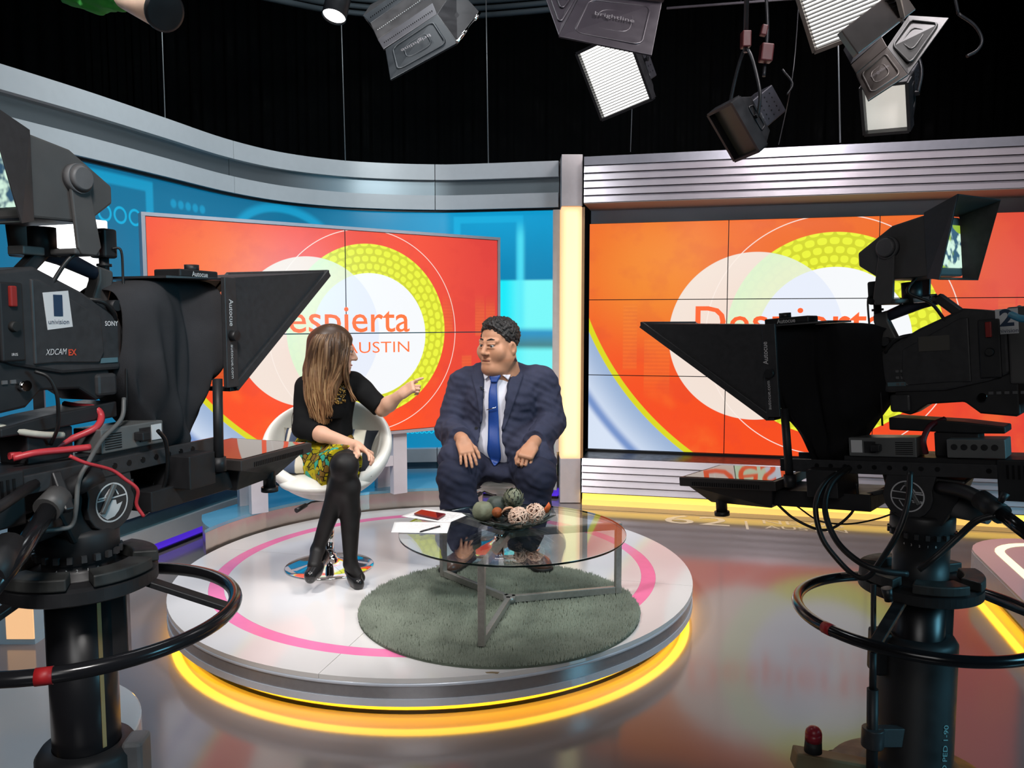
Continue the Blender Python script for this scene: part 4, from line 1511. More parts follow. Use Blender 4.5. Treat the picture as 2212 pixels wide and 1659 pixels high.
def skirt_mat():
    m = mat('patterned_skirt', (0.4, 0.35, 0.05), 0.75, spec=0.2)
    g = NG(m)
    p = g.n['Principled BSDF']
    tc = g.n.new('ShaderNodeTexCoord')
    nz = g.n.new('ShaderNodeTexNoise')
    nz.inputs['Scale'].default_value = 9
    g.l.new(tc.outputs['Object'], nz.inputs['Vector'])
    mp = g.n.new('ShaderNodeVectorMath')
    mp.operation = 'MULTIPLY_ADD'
    g.l.new(nz.outputs['Color'], mp.inputs[0])
    mp.inputs[1].default_value = (0.09, 0.09, 0.09)
    g.l.new(tc.outputs['Object'], mp.inputs[2])
    vo = g.n.new('ShaderNodeTexVoronoi')
    vo.inputs['Scale'].default_value = 27
    g.l.new(mp.outputs[0], vo.inputs['Vector'])
    sp = g.n.new('ShaderNodeSeparateXYZ')
    g.l.new(vo.outputs['Color'], sp.inputs[0])
    r = sp.outputs[0]
    col = g.mix(g.m('GREATER_THAN', r, 0.34), srgb(186, 168, 22), srgb(130, 98, 40))
    col = g.mix(g.m('GREATER_THAN', r, 0.60), col, srgb(60, 165, 140))
    col = g.mix(g.m('GREATER_THAN', r, 0.80), col, srgb(150, 140, 20))
    ed = g.n.new('ShaderNodeTexVoronoi')
    ed.feature = 'DISTANCE_TO_EDGE'
    ed.inputs['Scale'].default_value = 27
    g.l.new(mp.outputs[0], ed.inputs['Vector'])
    nn_ = g.noise(tc.outputs['Object'], 14, 2)
    col = g.mix(g.m('MULTIPLY', g.step(ed.outputs['Distance'], 0.10, 0.05), g.step(nn_, 0.42, 0.5)), col, srgb(34, 30, 18))
    g.l.new(col, p.inputs['Base Color'])
    return m


SKIRT = skirt_mat()
whc = atY(722, 756, 4.40)
wf = Vector((0.93, 0.22, -0.10))
WM = frame3(wf, (0.0, 0.05, 1))
ws = 1.10
B = Sdf()
WP = head_sdf(B, whc, WM, ws, fat=0.0, female=False)
wn = atY(712, 812, 4.45)
B.cap(whc + Vector((-0.02, 0.0, -0.08)), wn, 0.052, 0.06, 0.03)
wsR, wsL = atY(660, 838, 4.42), atY(766, 826, 4.50)
weR, weL = atY(655, 925, 4.34), atY(826, 884, 4.42)
wwR, wwL = atY(772, 964, 4.20), atY(866, 852, 4.36)
wch = atY(708, 862, 4.47)
wpe = atY(702, 968, 4.50)
B.ell(wch, (0.125, 0.10, 0.16), None, 0.05)
B.ell(wpe, (0.165, 0.13, 0.11), None, 0.06)
B.cap(wch, wpe, 0.10, 0.11, 0.05)
for a, e_, w_ in ((wsR, weR, wwR), (wsL, weL, wwL)):
    B.cap(a, e_, 0.045, 0.038, 0.02)
    B.cap(e_, e_.lerp(w_, 0.35), 0.040, 0.0425, 0.02)
    B.cap(e_.lerp(w_, 0.35), w_, 0.0425, 0.026, 0.02)
# hands: relaxed palm-up hand on the lap, pointing hand
hand_sdf(B, wwR, atY(806, 982, 4.13) - wwR, (-0.15, 0.55, 0.82), 1.0, (0.30, 0.42, 0.5, 0.55), 0.07, 0.2, side=1)
hand_sdf(B, wwL, atY(890, 836, 4.34) - wwL, (0.1, -0.70, 0.70), 0.95, (0.18, 1.15, 1.2, 1.2), 0.03, 0.6, side=-1)
# legs in tights
whL, whR = atY(732, 985, 4.46), atY(680, 985, 4.46)
kA, kB = atY(745, 1008, 4.08), atY(752, 1052, 4.10)
aA, aB = atY(686, 1188, 4.12), atY(757, 1218, 4.12)
for h_, k_, a_, ra in ((whL, kA, aA, 0.086), (whR, kB, aB, 0.082)):
    B.cap(h_, k_, 0.092, 0.070 if h_ is whL else 0.062, 0.05, 2)
    B.cap(k_, k_.lerp(a_, 0.35) + Vector((0, 0.03, 0)), 0.060, 0.055, 0.025, 2)
    B.cap(k_.lerp(a_, 0.35) + Vector((0, 0.03, 0)), a_, 0.055, 0.034, 0.012, 2)
    if h_ is whL:
        B.ell(k_ + Vector((0, -0.02, 0.01)), (0.066, 0.058, 0.062), None, 0.03, 2)
fA = atY(678, 1222, 4.03)
fB = Vector((atz(776, 1266, PZ).x, atz(776, 1266, PZ).y, PZ + 0.045))
B.cap(aA, fA, 0.036, 0.034, 0.02, 2)
B.cap(aB, fB, 0.036, 0.032, 0.02, 2)
wbody = B.mesh('body', [SKIN_W, LIP_W, TIGHT], wom, 0.0036)
eyes(WP, WM, ws, wbody, IRISD)
MB().tube([WP(-0.02, 0.091, -0.071), WP(0, 0.0945, -0.069), WP(0.02, 0.091, -0.071)], 0.004, 6, smooth_path=4).build('lips', LIP_W, wom)
# sweater
S = Sdf()
S.ell(wch + Vector((0, 0, 0.0)), (0.150, 0.125, 0.165), None, 0.05)
S.ell(wch + Vector((0.03, -0.085, -0.01)), (0.062, 0.05, 0.06), None, 0.05)
S.ell(wch + Vector((-0.075, -0.075, -0.01)), (0.062, 0.05, 0.06), None, 0.05)
S.cap(wch, atY(704, 958, 4.48), 0.128, 0.155, 0.05)
S.cap(wsR + Vector((0.03, 0, 0)), wsL + Vector((-0.04, 0, 0)), 0.066, 0.062, 0.05)
S.cap(wn + Vector((0, 0.01, -0.05)), wn + Vector((0, 0.01, 0.0)), 0.075, 0.07, 0.03)
S.plane(wn + Vector((0, 0, -0.015)), (0, -0.5, 0.85), np.array(wn) - [0.1, 0.2, 0.12], np.array(wn) + [0.1, 0.2, 0.2])
for a, e_, w_, fr_ in ((wsR, weR, wwR, 0.26), (wsL, weL, wwL, 0.02)):
    S.cap(a, e_, 0.062, 0.058, 0.03)
    dd = w_ - e_
    if fr_ > 0.1:
        S.cap(e_, e_ + dd * 0.35, 0.058, 0.052, 0.02)
        S.plane(e_ + dd * fr_, dd, np.minimum(e_ + dd * 0.2, w_) - 0.06, np.maximum(e_ + dd * 0.2, w_) + 0.06)
    else:
        ua = (e_ - a).normalized()
        S.plane(e_ - ua * 0.015, ua, np.minimum(e_, w_) - 0.075, np.maximum(e_, w_) + 0.075)
S.plane(atY(704, 945, 4.42), (0.0, 0, -1), np.array(wpe) - [0.22, 0.25, 0.2], np.array(wpe) + [0.25, 0.25, 0.12])
sweater = S.mesh('sweater', KNIT, wom, 0.0055, noise=wr_noise(0.003, 28, 0.9))
# skirt
K = Sdf()
K.ell(wpe, (0.195, 0.165, 0.13), None, 0.05)
K.cap(atY(704, 948, 4.50), wpe, 0.136, 0.17, 0.05)
for h_, k_, r0 in ((whL, kA, 0.118), (whR, kB, 0.118)):
    K.cap(h_, h_.lerp(k_, 1.0), r0, 0.098, 0.05)
hemp = atY(724, 1008, 4.16)
K.plane(hemp, (0.52, -0.80, -0.20), np.array(hemp) - 0.32, np.array(hemp) + 0.32)
K.mesh('skirt', SKIRT, wom, 0.0055, noise=wr_noise(0.004, 24, 1.9))
# shoes
HEEL = mat('black_patent_pump', (0.012, 0.012, 0.013), 0.22)
for nm, an, toe, up in (('a', aA, fA, Vector((-0.35, -0.75, 0.35))), ('b', aB, fB, Vector((0, 0, 1)))):
    H_ = Sdf()
    d = (toe - an).normalized()
    if nm == 'b':
        heel = Vector((an.x - 0.005, an.y + 0.035, an.z - 0.045))
        tip = toe + Vector((0.004, -0.045, -0.012))
        sole_n = Vector((0, 0, 1))
    else:
        heel = an + Vector((0.022, 0.03, -0.04))
        tip = toe + Vector((-0.008, -0.05, -0.035))
    H_.cap(heel, heel.lerp(tip, 0.55), 0.036, 0.034, 0.02)
    H_.cap(heel.lerp(tip, 0.55), tip, 0.040, 0.030, 0.02)
    dn = (tip - heel).normalized()
    dv = dn.cross(Vector((1, 0, 0))).normalized()
    if dv.z > 0:
        dv = -dv
    H_.cap(heel.lerp(tip, 0.62) + dv * 0.026, tip + dv * 0.018, 0.036, 0.028, 0.012)
    # opening of the pump
    mid = heel.lerp(tip, 0.30) - dv * 0.042
    H_.ell(mid, (0.034, 0.075, 0.040), frame3(dn, (0, 0, 1)), 0.008, 0, 's')
    if nm == 'b':
        H_.cap(heel + Vector((0, 0.012, -0.02)), Vector((heel.x, heel.y + 0.02, PZ + 0.006)), 0.018, 0.008, 0.015)
        H_.plane((0, 0, PZ + 0.002), (0, 0, -1), np.array(toe) - 0.3, np.array(toe) + 0.3)
    H_.mesh('shoe', HEEL, wom, 0.004)

# hair: base volume plus many tapering locks
def hair_mat(nm, c0, c1, z0, z1):
    m = mat(nm, c0, 0.42, spec=0.4)
    g = NG(m)
    p = g.n['Principled BSDF']
    tc = g.n.new('ShaderNodeTexCoord')
    sp = g.n.new('ShaderNodeSeparateXYZ')
    g.l.new(tc.outputs['Object'], sp.inputs[0])
    nz = g.noise(tc.outputs['Object'], 40, 3)
    t = g.step(g.m('ADD', sp.outputs[2], g.m('MULTIPLY', g.m('SUBTRACT', nz, 0.5), 0.14)), z1, z0)
    g.l.new(g.mix(t, c0, c1), p.inputs['Base Color'])
    return m


z0, z1 = 1.0 - PZ - 0.02, 1.48 - PZ
HM = [hair_mat('brown_hair', srgb(96, 70, 50), srgb(176, 132, 92), z0, z1), hair_mat('light_brown_hair', srgb(126, 98, 72), srgb(204, 164, 116), z0, z1),
      hair_mat('dark_brown_hair', srgb(70, 50, 36), srgb(146, 104, 70), z0, z1)]
V = Sdf()
V.ell(WP(0, -0.018, 0.037), [v * ws for v in (0.085, 0.107, 0.096)], WM, 0.02)
for q in (-1, 1):
    V.ell(WP(q * 0.074, 0.0, -0.03), [v * ws for v in (0.022, 0.05, 0.085)], WM, 0.03)
V.plane(WP(0, 0.060, 0.035), WM @ Vector((0, 1, -0.85)), np.array(whc) - 0.3, np.array(whc) + 0.3)
yb = 4.40
for pts, r0, r1 in ((((690, 740), (680, 800), (684, 850)), 0.07, 0.05), (((712, 745), (705, 810), (706, 870)), 0.075, 0.04), (((735, 745), (728, 800), (715, 850)), 0.065, 0.03)):
    q = [atY(x, y, yb + (0.0 if i < 1 else -0.03 * i)) for i, (x, y) in enumerate(pts)]
    V.cap(q[0], q[1], r0, (r0 + r1) / 2, 0.03, flat=(0, 1, 0), ff=0.7)
    V.cap(q[1], q[2], (r0 + r1) / 2, r1, 0.03, flat=(0, 1, 0), ff=0.6)
hair = V.mesh('hair', HM[2], wom, 0.0055)
random.seed(5)
guides = [
    [(700, 706), (676, 732), (664, 770), (657, 815), (662, 862), (674, 902)],
    [(708, 704), (686, 735), (678, 775), (674, 822), (678, 868), (690, 912)],
    [(716, 703), (700, 735), (694, 778), (690, 826), (694, 872), (703, 918)],
    [(722, 703), (714, 736), (709, 780), (704, 826), (704, 868), (709, 912)],
    [(728, 704), (726, 736), (722, 780), (714, 824), (708, 862), (712, 900)],
    [(735, 707), (738, 738), (732, 778), (718, 820), (708, 852), (714, 888)],
    [(742, 711), (747, 736), (742, 776), (729, 808), (716, 838), (718, 868)],
    [(747, 716), (753, 742), (749, 776), (748, 806), (757, 838), (769, 868)],
]
depths = [4.40, 4.325, 4.305, 4.30, 4.295, 4.31]
tree_s = bvh([sweater, hair, wbody])
b = MB()
for i in range(420):
    t = random.random() * (len(guides) - 1.001)
    if 6.12 < t < 6.86:
        t = random.choice((6.05, 6.9)) + random.uniform(-0.05, 0.05)
    k = int(t)
    f = t - k
    back = random.random() < 0.28
    amp = random.uniform(2, 7)
    ph = random.uniform(0, 6.28)
    n = random.choice((4, 5, 5, 5, 5))
    h = None
    dj = random.uniform(0.0, 0.02)
    pts = []
    for j in range(n + 1):
        x = guides[k][j][0] * (1 - f) + guides[k + 1][j][0] * f
        y = guides[k][j][1] * (1 - f) + guides[k + 1][j][1] * f
        x += amp * math.sin(ph + j * 1.5) * (j / 4)
        if back:
            Y = [4.44, 4.50, 4.515, 4.50, 4.52, 4.54][j]
            x = 712 + (x - 712) * 0.85
        else:
            Y = depths[j] + dj
            h = tree_s.ray_cast(Vector((0, 0, EYE)), ray(x, y).normalized())
            if h[0] is not None:
                Y = h[0].y + (0.012 if j == 0 else 0.003) - random.random() * (0.008 if j < 2 else 0.024)
        pts.append(atY(x, y, Y))
    r = random.uniform(0.0045, 0.0085)
    b.tube(pts, r, 5, mi=random.choice((0, 0, 1, 2)), smooth_path=4, rads=[r * 0.5, r, r, r * 0.9, r * 0.6, r * 0.12])
b.build('hair_locks', HM, wom, recalc=False)

# necklace
nk = thing('bib_necklace', 'gold beaded bib necklace on the black sweater', 'necklace', atY(735, 860, 4.32))
GOLDB = mat('old_gold', srgb(176, 142, 78), 0.3, 0.9, noise=0.2)
STONE = mat('dark_stone', (0.02, 0.02, 0.018), 0.2)
b = MB()
random.seed(9)
tn = bvh([sweater, wbody])
for i in range(230):
    u = random.uniform(-1, 1)
    v = random.random()
    x = 727 + u * (20 - 7 * v) + 6 * v
    y = 822 + v * 52 - 6 * abs(u)
    if abs(u) < 0.35 and v < 0.35:
        continue
    h = tn.ray_cast(Vector((0, 0, EYE)), ray(x, y).normalized())
    if h[0] is not None:
        b.ball(h[0] - ray(x, y).normalized() * 0.003, random.uniform(0.003, 0.0055), 6)
for x, y, r in ((740, 840, .012), (733, 864, .013), (713, 850, .010), (708, 832, 0.009), (744, 824, 0.008)):
    h = tn.ray_cast(Vector((0, 0, EYE)), ray(x, y).normalized())
    if h[0] is not None:
        MB().ball(h[0] - ray(x, y).normalized() * 0.004, r, 10, sc=(1, 0.5, 1)).build('stone', STONE, nk)
b.build('beads', GOLDB, nk)['kind'] = 'stuff'


# ================================================================== chairs, table and what lies on it
LEATHER = mat('white_leatherette', srgb(228, 226, 218), 0.3, noise=0.03, nscale=8, bump=0.05, bscale=25)


def tub_chair(label, x, y, face, lever, top_back=0.0, dz=0.0, back=0.0):
    t = thing('swivel_chair', label, 'chair', (x, y, PZ), 'white swivel chairs on the round platform')
    cf = Vector((math.sin(face), -math.cos(face), 0))
    C = Vector((x, y, 0.93 + dz)) + cf * (0.02 - back)
    Rz = Matrix.Rotation(face, 3, 'Z')
    Z = Sdf()
    Z.ell(C, (0.372, 0.335, 0.355), Rz, 0.02)
    Z.ell(C + Vector((0, 0, 0.06)), (0.325, 0.285, 0.335), Rz, 0.03, 0, 's')
    n = (cf * 0.70 + Vector((0, 0, 0.71)))
    Z.plane(C - cf * 0.02 + Vector((0, 0, 0.0 + top_back)), n, np.array(C) - 0.6, np.array(C) + 0.6, k=0.05)
    sh = Z.mesh('shell', LEATHER, t, 0.0075)
    Q = Sdf()
    Q.ell(C + cf * 0.06 + Vector((0, 0, -0.235)), (0.255, 0.25, 0.055), Rz, 0.02)
    Q.mesh('seat_cushion', LEATHER, t, 0.0075)
    MB().cyl((x, y, PZ + 0.05), (x, y, 0.47), 0.030, 0.030, 24).cyl((x, y, 0.44), (x, y, 0.60 + dz), 0.022, 0.022, 20).build('gas_column', CHROME, t)
    MB().lathe([(0.0, 0.075), (0.040, 0.075), (0.042, 0.06), (0.06, 0.045), (0.12, 0.026), (0.2, 0.013), (0.248, 0.007), (0.254, 0.003), (0.25, 0.0)], (x, y, PZ), 64).build('trumpet_base', CHROME, t)
    p0, p1 = lever
    h = MB().tube([(x, y, 0.57 + dz), p0, p0.lerp(p1, 0.4)], 0.005, 8).build('lever', BLACK, t)
    MB().cyl(p0.lerp(p1, 0.35), p1, 0.012, 0.014, 10).build('lever_grip', BLACK, h)
    return t


tub_chair('white swivel chair of the person with long hair, striped cushion on it', -1.055, 4.45, R(6), (atY(672, 1085, 4.33), atY(640, 1103, 4.22)))
tub_chair('white swivel chair under the person in the navy suit', -0.075, 4.83, R(0), (atY(1046, 1062, 4.6), atY(1025, 1073, 4.52)), -0.06, -0.075, 0.12)


def stripe_mat():
    m = mat('striped_cushion_cloth', (0.7, 0.67, 0.6), 0.85, spec=0.15)
    g = NG(m)
    p = g.n['Principled BSDF']
    v, a, b_ = g.uv()
    x = g.m('FRACT', g.m('MULTIPLY', a, 3.4))
    col = g.mix(g.m('MULTIPLY', g.step(x, 0.10, 0.12), g.step(x, 0.40, 0.38)), srgb(222, 214, 196), srgb(38, 40, 46))
    col = g.mix(g.m('MULTIPLY', g.step(x, 0.52, 0.54), g.step(x, 0.60, 0.58)), col, srgb(70, 82, 106))
    col = g.mix(g.m('MULTIPLY', g.step(x, 0.66, 0.68), g.step(x, 0.90, 0.88)), col, srgb(84, 96, 120))
    g.l.new(col, p.inputs['Base Color'])
    return m


cu = thing('striped_cushion', 'cream and navy striped cushion under the person with long hair', 'cushion', atY(714, 1005, 4.40))
q = atY(706, 975, 4.43)
CM = frame3(Vector((0.0, 0.42, 0.36)), Vector((0.05, -0.6, 0.8)))
b = MB()
N = 14
vs, fs = [], []
for sgn in (1, -1):
    for j in range(N + 1):
        for i in range(N + 1):
            u, v = 2 * i / N - 1, 2 * j / N - 1
            th = 0.058 * ((1 - u ** 4) * (1 - v ** 4)) ** 0.5
            pin = 1 - 0.10 * (1 - abs(u) ** 2) * abs(v) ** 3
            pin2 = 1 - 0.10 * (1 - abs(v) ** 2) * abs(u) ** 3
            vs.append(q + CM @ Vector((u * 0.275 * pin2, v * 0.17 * pin, sgn * th)))
M1 = (N + 1) ** 2
for s_ in (0, 1):
    for j in range(N):
        for i in range(N):
            a = s_ * M1 + j * (N + 1) + i
            fs.append((a, a + 1, a + N + 2, a + N + 1) if s_ == 0 else (a + N + 1, a + N + 2, a + 1, a))
b.add(vs, fs, 0, True)
CMi = CM.transposed()
b.build('cover', stripe_mat(), cu, uvf=lambda co: (((CMi @ (co - q)).x + 1.0), (CMi @ (co - q)).y))
pk = thing('wireless_pack', 'grey wireless belt pack with thin lead in the white chair', 'transmitter', atY(630, 955, 4.5))
MB().box(atY(630, 948, 4.5), (0.03, 0.04, 0.09), rot=(0, R(18), 0)).build('case', MGREY, pk, bevel=0.006)
MB().tube([atY(633, 935, 4.5), atY(630, 915, 4.52), atY(632, 895, 4.52), atY(640, 878, 4.5)], 0.0016, 5, smooth_path=5).build('lead', BLACK, pk)

# ------------------------------------------------------------------ shaggy rug
RC, RR = Vector((-0.062, 3.785, 0)), 0.685
RUGB = mat('sage_rug_base', srgb(90, 97, 86), 0.95, spec=0.1, noise=0.3, nscale=5)
RUGP = mat('sage_rug_pile', srgb(120, 127, 115), 0.95, spec=0.1, noise=0.25, nscale=4)
rug = thing('shaggy_rug', 'round sage green shaggy rug under the glass table', 'rug', (RC.x, RC.y, PZ))
MB().lathe([(0.0, 0.012), (RR - 0.01, 0.012), (RR, 0.006), (RR, 0.0)], (RC.x, RC.y, PZ + 0.0005), 96).build('backing', RUGB, rug)
rng = np.random.default_rng(3)
n = 42000
rad = RR * np.sqrt(rng.random(n))
ang = rng.random(n) * 2 * np.pi
tx, ty = RC.x + rad * np.cos(ang), RC.y + rad * np.sin(ang)
hh = 0.012 + 0.013 * rng.random(n) + 0.004 * np.sin(tx * 23 + 3 * np.sin(ty * 17)) * np.sin(ty * 19)
la = rng.random(n) * 2 * np.pi
ll = 0.010 * rng.random(n)
w_ = 0.0048
a1 = rng.random(n) * 2 * np.pi
V = np.zeros((n, 4, 3))
for k in range(3):
    V[:, k, 0] = tx + w_ * np.cos(a1 + k * 2.0944) - RC.x
    V[:, k, 1] = ty + w_ * np.sin(a1 + k * 2.0944) - RC.y
    V[:, k, 2] = 0.010
V[:, 3, 0] = tx + ll * np.cos(la) - RC.x
V[:, 3, 1] = ty + ll * np.sin(la) - RC.y
V[:, 3, 2] = 0.010 + hh
F = np.stack([np.stack([np.arange(n) * 4 + a, np.arange(n) * 4 + b_, np.arange(n) * 4 + 3], 1) for a, b_ in ((0, 1), (1, 2), (2, 0))], 1).reshape(-1, 3)
me = bpy.data.meshes.new('pile')
me.vertices.add(n * 4)
me.vertices.foreach_set('co', V.astype(np.float32).ravel())
me.loops.add(len(F) * 3)
me.loops.foreach_set('vertex_index', F.astype(np.int32).ravel())
me.polygons.add(len(F))
me.polygons.foreach_set('loop_start', np.arange(0, len(F) * 3, 3, dtype=np.int32))
me.update(calc_edges=True)
me.materials.append(RUGP)
o = bpy.data.objects.new('pile', me)
COL.objects.link(o)
o.parent = rug
o['kind'] = 'stuff'
ORG[o] = ORG[rug]

# ------------------------------------------------------------------ glass coffee table
TZ = 0.583
RT = PZ + 0.026
TC = Vector((0.002, 3.745, 0))
TR = 0.547
table = thing('coffee_table', 'round clear glass coffee table on a brushed steel frame', 'table', (TC.x, TC.y, RT))
GLASS = bpy.data.materials.new('clear_glass')
GLASS.use_nodes = True
_nt = GLASS.node_tree
_nt.nodes.remove(_nt.nodes['Principled BSDF'])
_tr, _gl, _fr, _mx = [_nt.nodes.new(k) for k in ('ShaderNodeBsdfTransparent', 'ShaderNodeBsdfGlossy', 'ShaderNodeFresnel', 'ShaderNodeMixShader')]
_tr.inputs[0].default_value = (0.95, 0.975, 0.965, 1)
_gl.inputs['Roughness'].default_value = 0.0
_nt.nodes.remove(_fr)
_lw = _nt.nodes.new('ShaderNodeLayerWeight')
_lw.inputs['Blend'].default_value = 0.5
_pw, _ma = _nt.nodes.new('ShaderNodeMath'), _nt.nodes.new('ShaderNodeMath')
_pw.operation = 'POWER'
_pw.inputs[1].default_value = 4.0
_ma.operation = 'MULTIPLY_ADD'
_ma.inputs[1].default_value = 0.93
_ma.inputs[2].default_value = 0.045
_nt.links.new(_lw.outputs['Facing'], _pw.inputs[0])
_nt.links.new(_pw.outputs[0], _ma.inputs[0])
_nt.links.new(_ma.outputs[0], _mx.inputs[0])
_nt.links.new(_tr.outputs[0], _mx.inputs[1])
_nt.links.new(_gl.outputs[0], _mx.inputs[2])
_nt.links.new(_mx.outputs[0], _nt.nodes['Material Output'].inputs['Surface'])
EDGE = mat('dark_green_glass_edge', srgb(14, 26, 24), 0.08)
tp = MB().lathe([(0.0, TZ), (TR - 0.002, TZ), (TR, TZ - 0.002)], TC, 128, smooth=False)
tp.lathe([(TR, TZ - 0.010), (TR - 0.002, TZ - 0.012), (0.0, TZ - 0.012)], TC, 128, smooth=False)
tp.lathe([(TR, TZ - 0.002), (TR, TZ - 0.010)], TC, 128, smooth=True, mi=1)
tp.build('glass_top', [GLASS, EDGE], table)
STEEL = mat('brushed_steel', srgb(160, 156, 150), 0.35, 0.5, noise=0.1, nscale=60)
feet = [atz(1041, 1394, RT), atz(958, 1244, RT), atz(1334, 1280, RT)]
jb = atz(1100, 1301, RT)
bw, bh = 0.024, 0.034
top_z = TZ - 0.0125
for f in feet:
    f = Vector((f.x, f.y, RT))
    d = (jb - f)
    d.z = 0
    d.normalize()
    MB().bar(f + Vector((0, 0, 0.0)), Vector((f.x, f.y, top_z)), 0.030, 0.030, up=d).build('leg', STEEL, table, bevel=0.002)
    MB().bar(f + d * 0.015 + Vector((0, 0, bh / 2)), jb - d * 0.012 + Vector((0, 0, bh / 2)), bw, bh).build('lower_arm', STEEL, table, bevel=0.002)
    MB().bar(f + d * 0.015 + Vector((0, 0, top_z - RT - bh / 2)), jb - d * 0.012 + Vector((0, 0, top_z - RT - bh / 2)), bw, bh).build('upper_arm', STEEL, table, bevel=0.002)
for z in (RT, top_z - bh):
    MB().cyl(jb + Vector((0, 0, z - RT)), jb + Vector((0, 0, z - RT + bh)), 0.030, 0.030, 18).build('hub', STEEL, table)

# papers, phone, pen
def paper_mat(nm, sx, sy):
    m = mat(nm, (0.8, 0.8, 0.8), 0.7)
    g = NG(m)
    p = g.n['Principled BSDF']
    v, a, b_ = g.uv()
    rows = g.m('GREATER_THAN', g.m('FRACT', g.m('MULTIPLY', b_, 22.0)), 0.55)
    nz = g.n.new('ShaderNodeTexWhiteNoise')
    cb = g.n.new('ShaderNodeCombineXYZ')
    g.l.new(g.m('FLOOR', g.m('MULTIPLY', a, 26.0)), cb.inputs[0])
    g.l.new(g.m('FLOOR', g.m('MULTIPLY', b_, 22.0)), cb.inputs[1])
    g.l.new(cb.outputs[0], nz.inputs['Vector'])
    wd = g.m('MULTIPLY', rows, g.m('GREATER_THAN', nz.outputs['Value'], 0.22))
    wd = g.m('MULTIPLY', wd, g.boxmask(a, b_, 0.1, 0.9, 0.12, 0.86, 0.002))
    g.l.new(g.mix(g.m('MULTIPLY', wd, 0.6), (0.8, 0.8, 0.8), (0.25, 0.25, 0.26)), p.inputs['Base Color'])
    return m


def sheet(name, label, px, z, m, grp):
    P = [atz(x, y, z) for x, y in px]
    b = MB()
    n = 8
    vs = []
    uvs = {}
    for j in range(n + 1):
        for i in range(n + 1):
            u, v = i / n, j / n
            p = P[0].lerp(P[1], u).lerp(P[3].lerp(P[2], u), v)
            vs.append(p + Vector((0, 0, 0.0015 * math.sin(u * 3.1) * math.sin(v * 3.1) + 0.003 * max(0, u - 0.8))))
    fs = [(j * (n + 1) + i, j * (n + 1) + i + 1, (j + 1) * (n + 1) + i + 1, (j + 1) * (n + 1) + i) for j in range(n) for i in range(n)]
    b.add(vs, fs, 0, True)
    A, Bv, Cv = P[0], P[1] - P[0], P[3] - P[0]
    def uvf(co):
        d = co - A
        m2 = Matrix(((Bv.x, Cv.x), (Bv.y, Cv.y)))
        r = m2.inverted() @ Vector((d.x, d.y))
        return (r.x, r.y)
    o = b.build(name, m, uvf=uvf, solid=0.0004)
    o.modifiers['solid'].offset = 1
    tag(o, label, 'paper', grp)
    return o


PAPM = paper_mat('printed_paper', 1, 1)
sheet('script_sheet', 'printed white sheet under the dark red phone on glass table', [(866, 1115), (968, 1130), (1016, 1110), (914, 1098)], TZ + 0.0012, PAPM, 'script sheets on the table')
sheet('script_sheet', 'printed white sheet with the black pen on it, at glass table edge', [(845, 1150), (966, 1152), (974, 1128), (852, 1127)], TZ + 0.0034, PAPM, 'script sheets on the table')
PC_ = [atz(x, y, TZ + 0.006) for x, y in ((894, 1112), (946, 1123), (963, 1113), (910, 1104))]
ph = thing('smartphone', 'dark red smartphone lying on a printed sheet', 'phone', PC_[0])
MB().hull_quad(PC_, [p + Vector((0, 0, 0.009)) for p in PC_]).build('case', mat('red_phone_case', srgb(120, 44, 50), 0.35), ph, bevel=0.003)
cc = sum(PC_, Vector()) / 4
ins = [cc + (p - cc) * 0.93 + Vector((0, 0, 0.0088)) for p in PC_]
MB().hull_quad(ins, [p + Vector((0, 0, 0.0006)) for p in ins]).build('glass_face', mat('dark_red_glass', srgb(96, 22, 24), 0.05), ph)
a, c_ = atz(906, 1149, TZ + 0.0085), atz(950, 1137, TZ + 0.0085)
pen = thing('ballpoint_pen', 'black ballpoint pen lying on a printed sheet', 'pen', a)
d = (c_ - a).normalized()
MB().cyl(a + d * 0.012, c_, 0.0045, 0.0045, 12).build('barrel', BLACKG, pen)
MB().cyl(a, a + d * 0.0122, 0.0012, 0.0042, 12).build('tip', BLACK, pen)
MB().bar(c_ - d * 0.035 + Vector((0, 0, 0.0055)), c_ + Vector((0, 0, 0.0055)), 0.003, 0.0015).build('pocket_clip', CHROME, pen)

# leaf bowl
LEAFM = mat('dark_bronze_leaf', srgb(70, 78, 74), 0.3, 0.45, noise=0.25, nscale=25)
bc = atz(1106, 1138, TZ)
bc = Vector((bc.x, bc.y, TZ + 0.002))
bowl = thing('leaf_bowl', 'dark metal bowl made of leaves on the glass table', 'bowl', bc)
MB().lathe([(0.0, 0.0), (0.075, 0.0), (0.10, 0.004), (0.098, 0.007), (0.0, 0.004)], bc, 32).build('base', LEAFM, bowl)
random.seed(4)
for ring_, cnt, r0, r1, zz0, zz1 in ((0, 12, 0.07, 0.165, 0.003, 0.040), (1, 15, 0.115, 0.225, 0.020, 0.066)):
    for k in range(cnt):
        a = 2 * math.pi * (k + 0.5 * ring_ + random.uniform(-.12, .12)) / cnt
        dr = Vector((math.cos(a), math.sin(a), 0))
        dt = Vector((-math.sin(a), math.cos(a), 0))
        vs, fs = [], []
        n = 7
        L_ = random.uniform(0.9, 1.12)
        for i in range(n + 1):
            t = i / n
            wdt = 0.040 * math.sin(math.pi * min(1, t ** 0.8 * 0.98 + 0.02)) ** 0.8
            r = r0 + (r1 * L_ - r0) * t
            z = zz0 + (zz1 - zz0) * t ** 1.4 + 0.003 * ring_
            for q_, up_ in ((-1, 0.006), (0, 0.0), (1, 0.006)):
                vs.append(bc + dr * r + dt * wdt * q_ + Vector((0, 0, z + up_ * (wdt / 0.040))))
        for i in range(n):
            for q_ in (0, 1):
                fs.append((3 * i + q_, 3 * i + q_ + 1, 3 * i + 4 + q_, 3 * i + 3 + q_))
        MB().add(vs, fs, 0, True).build('leaf', LEAFM, bowl, solid=0.002)


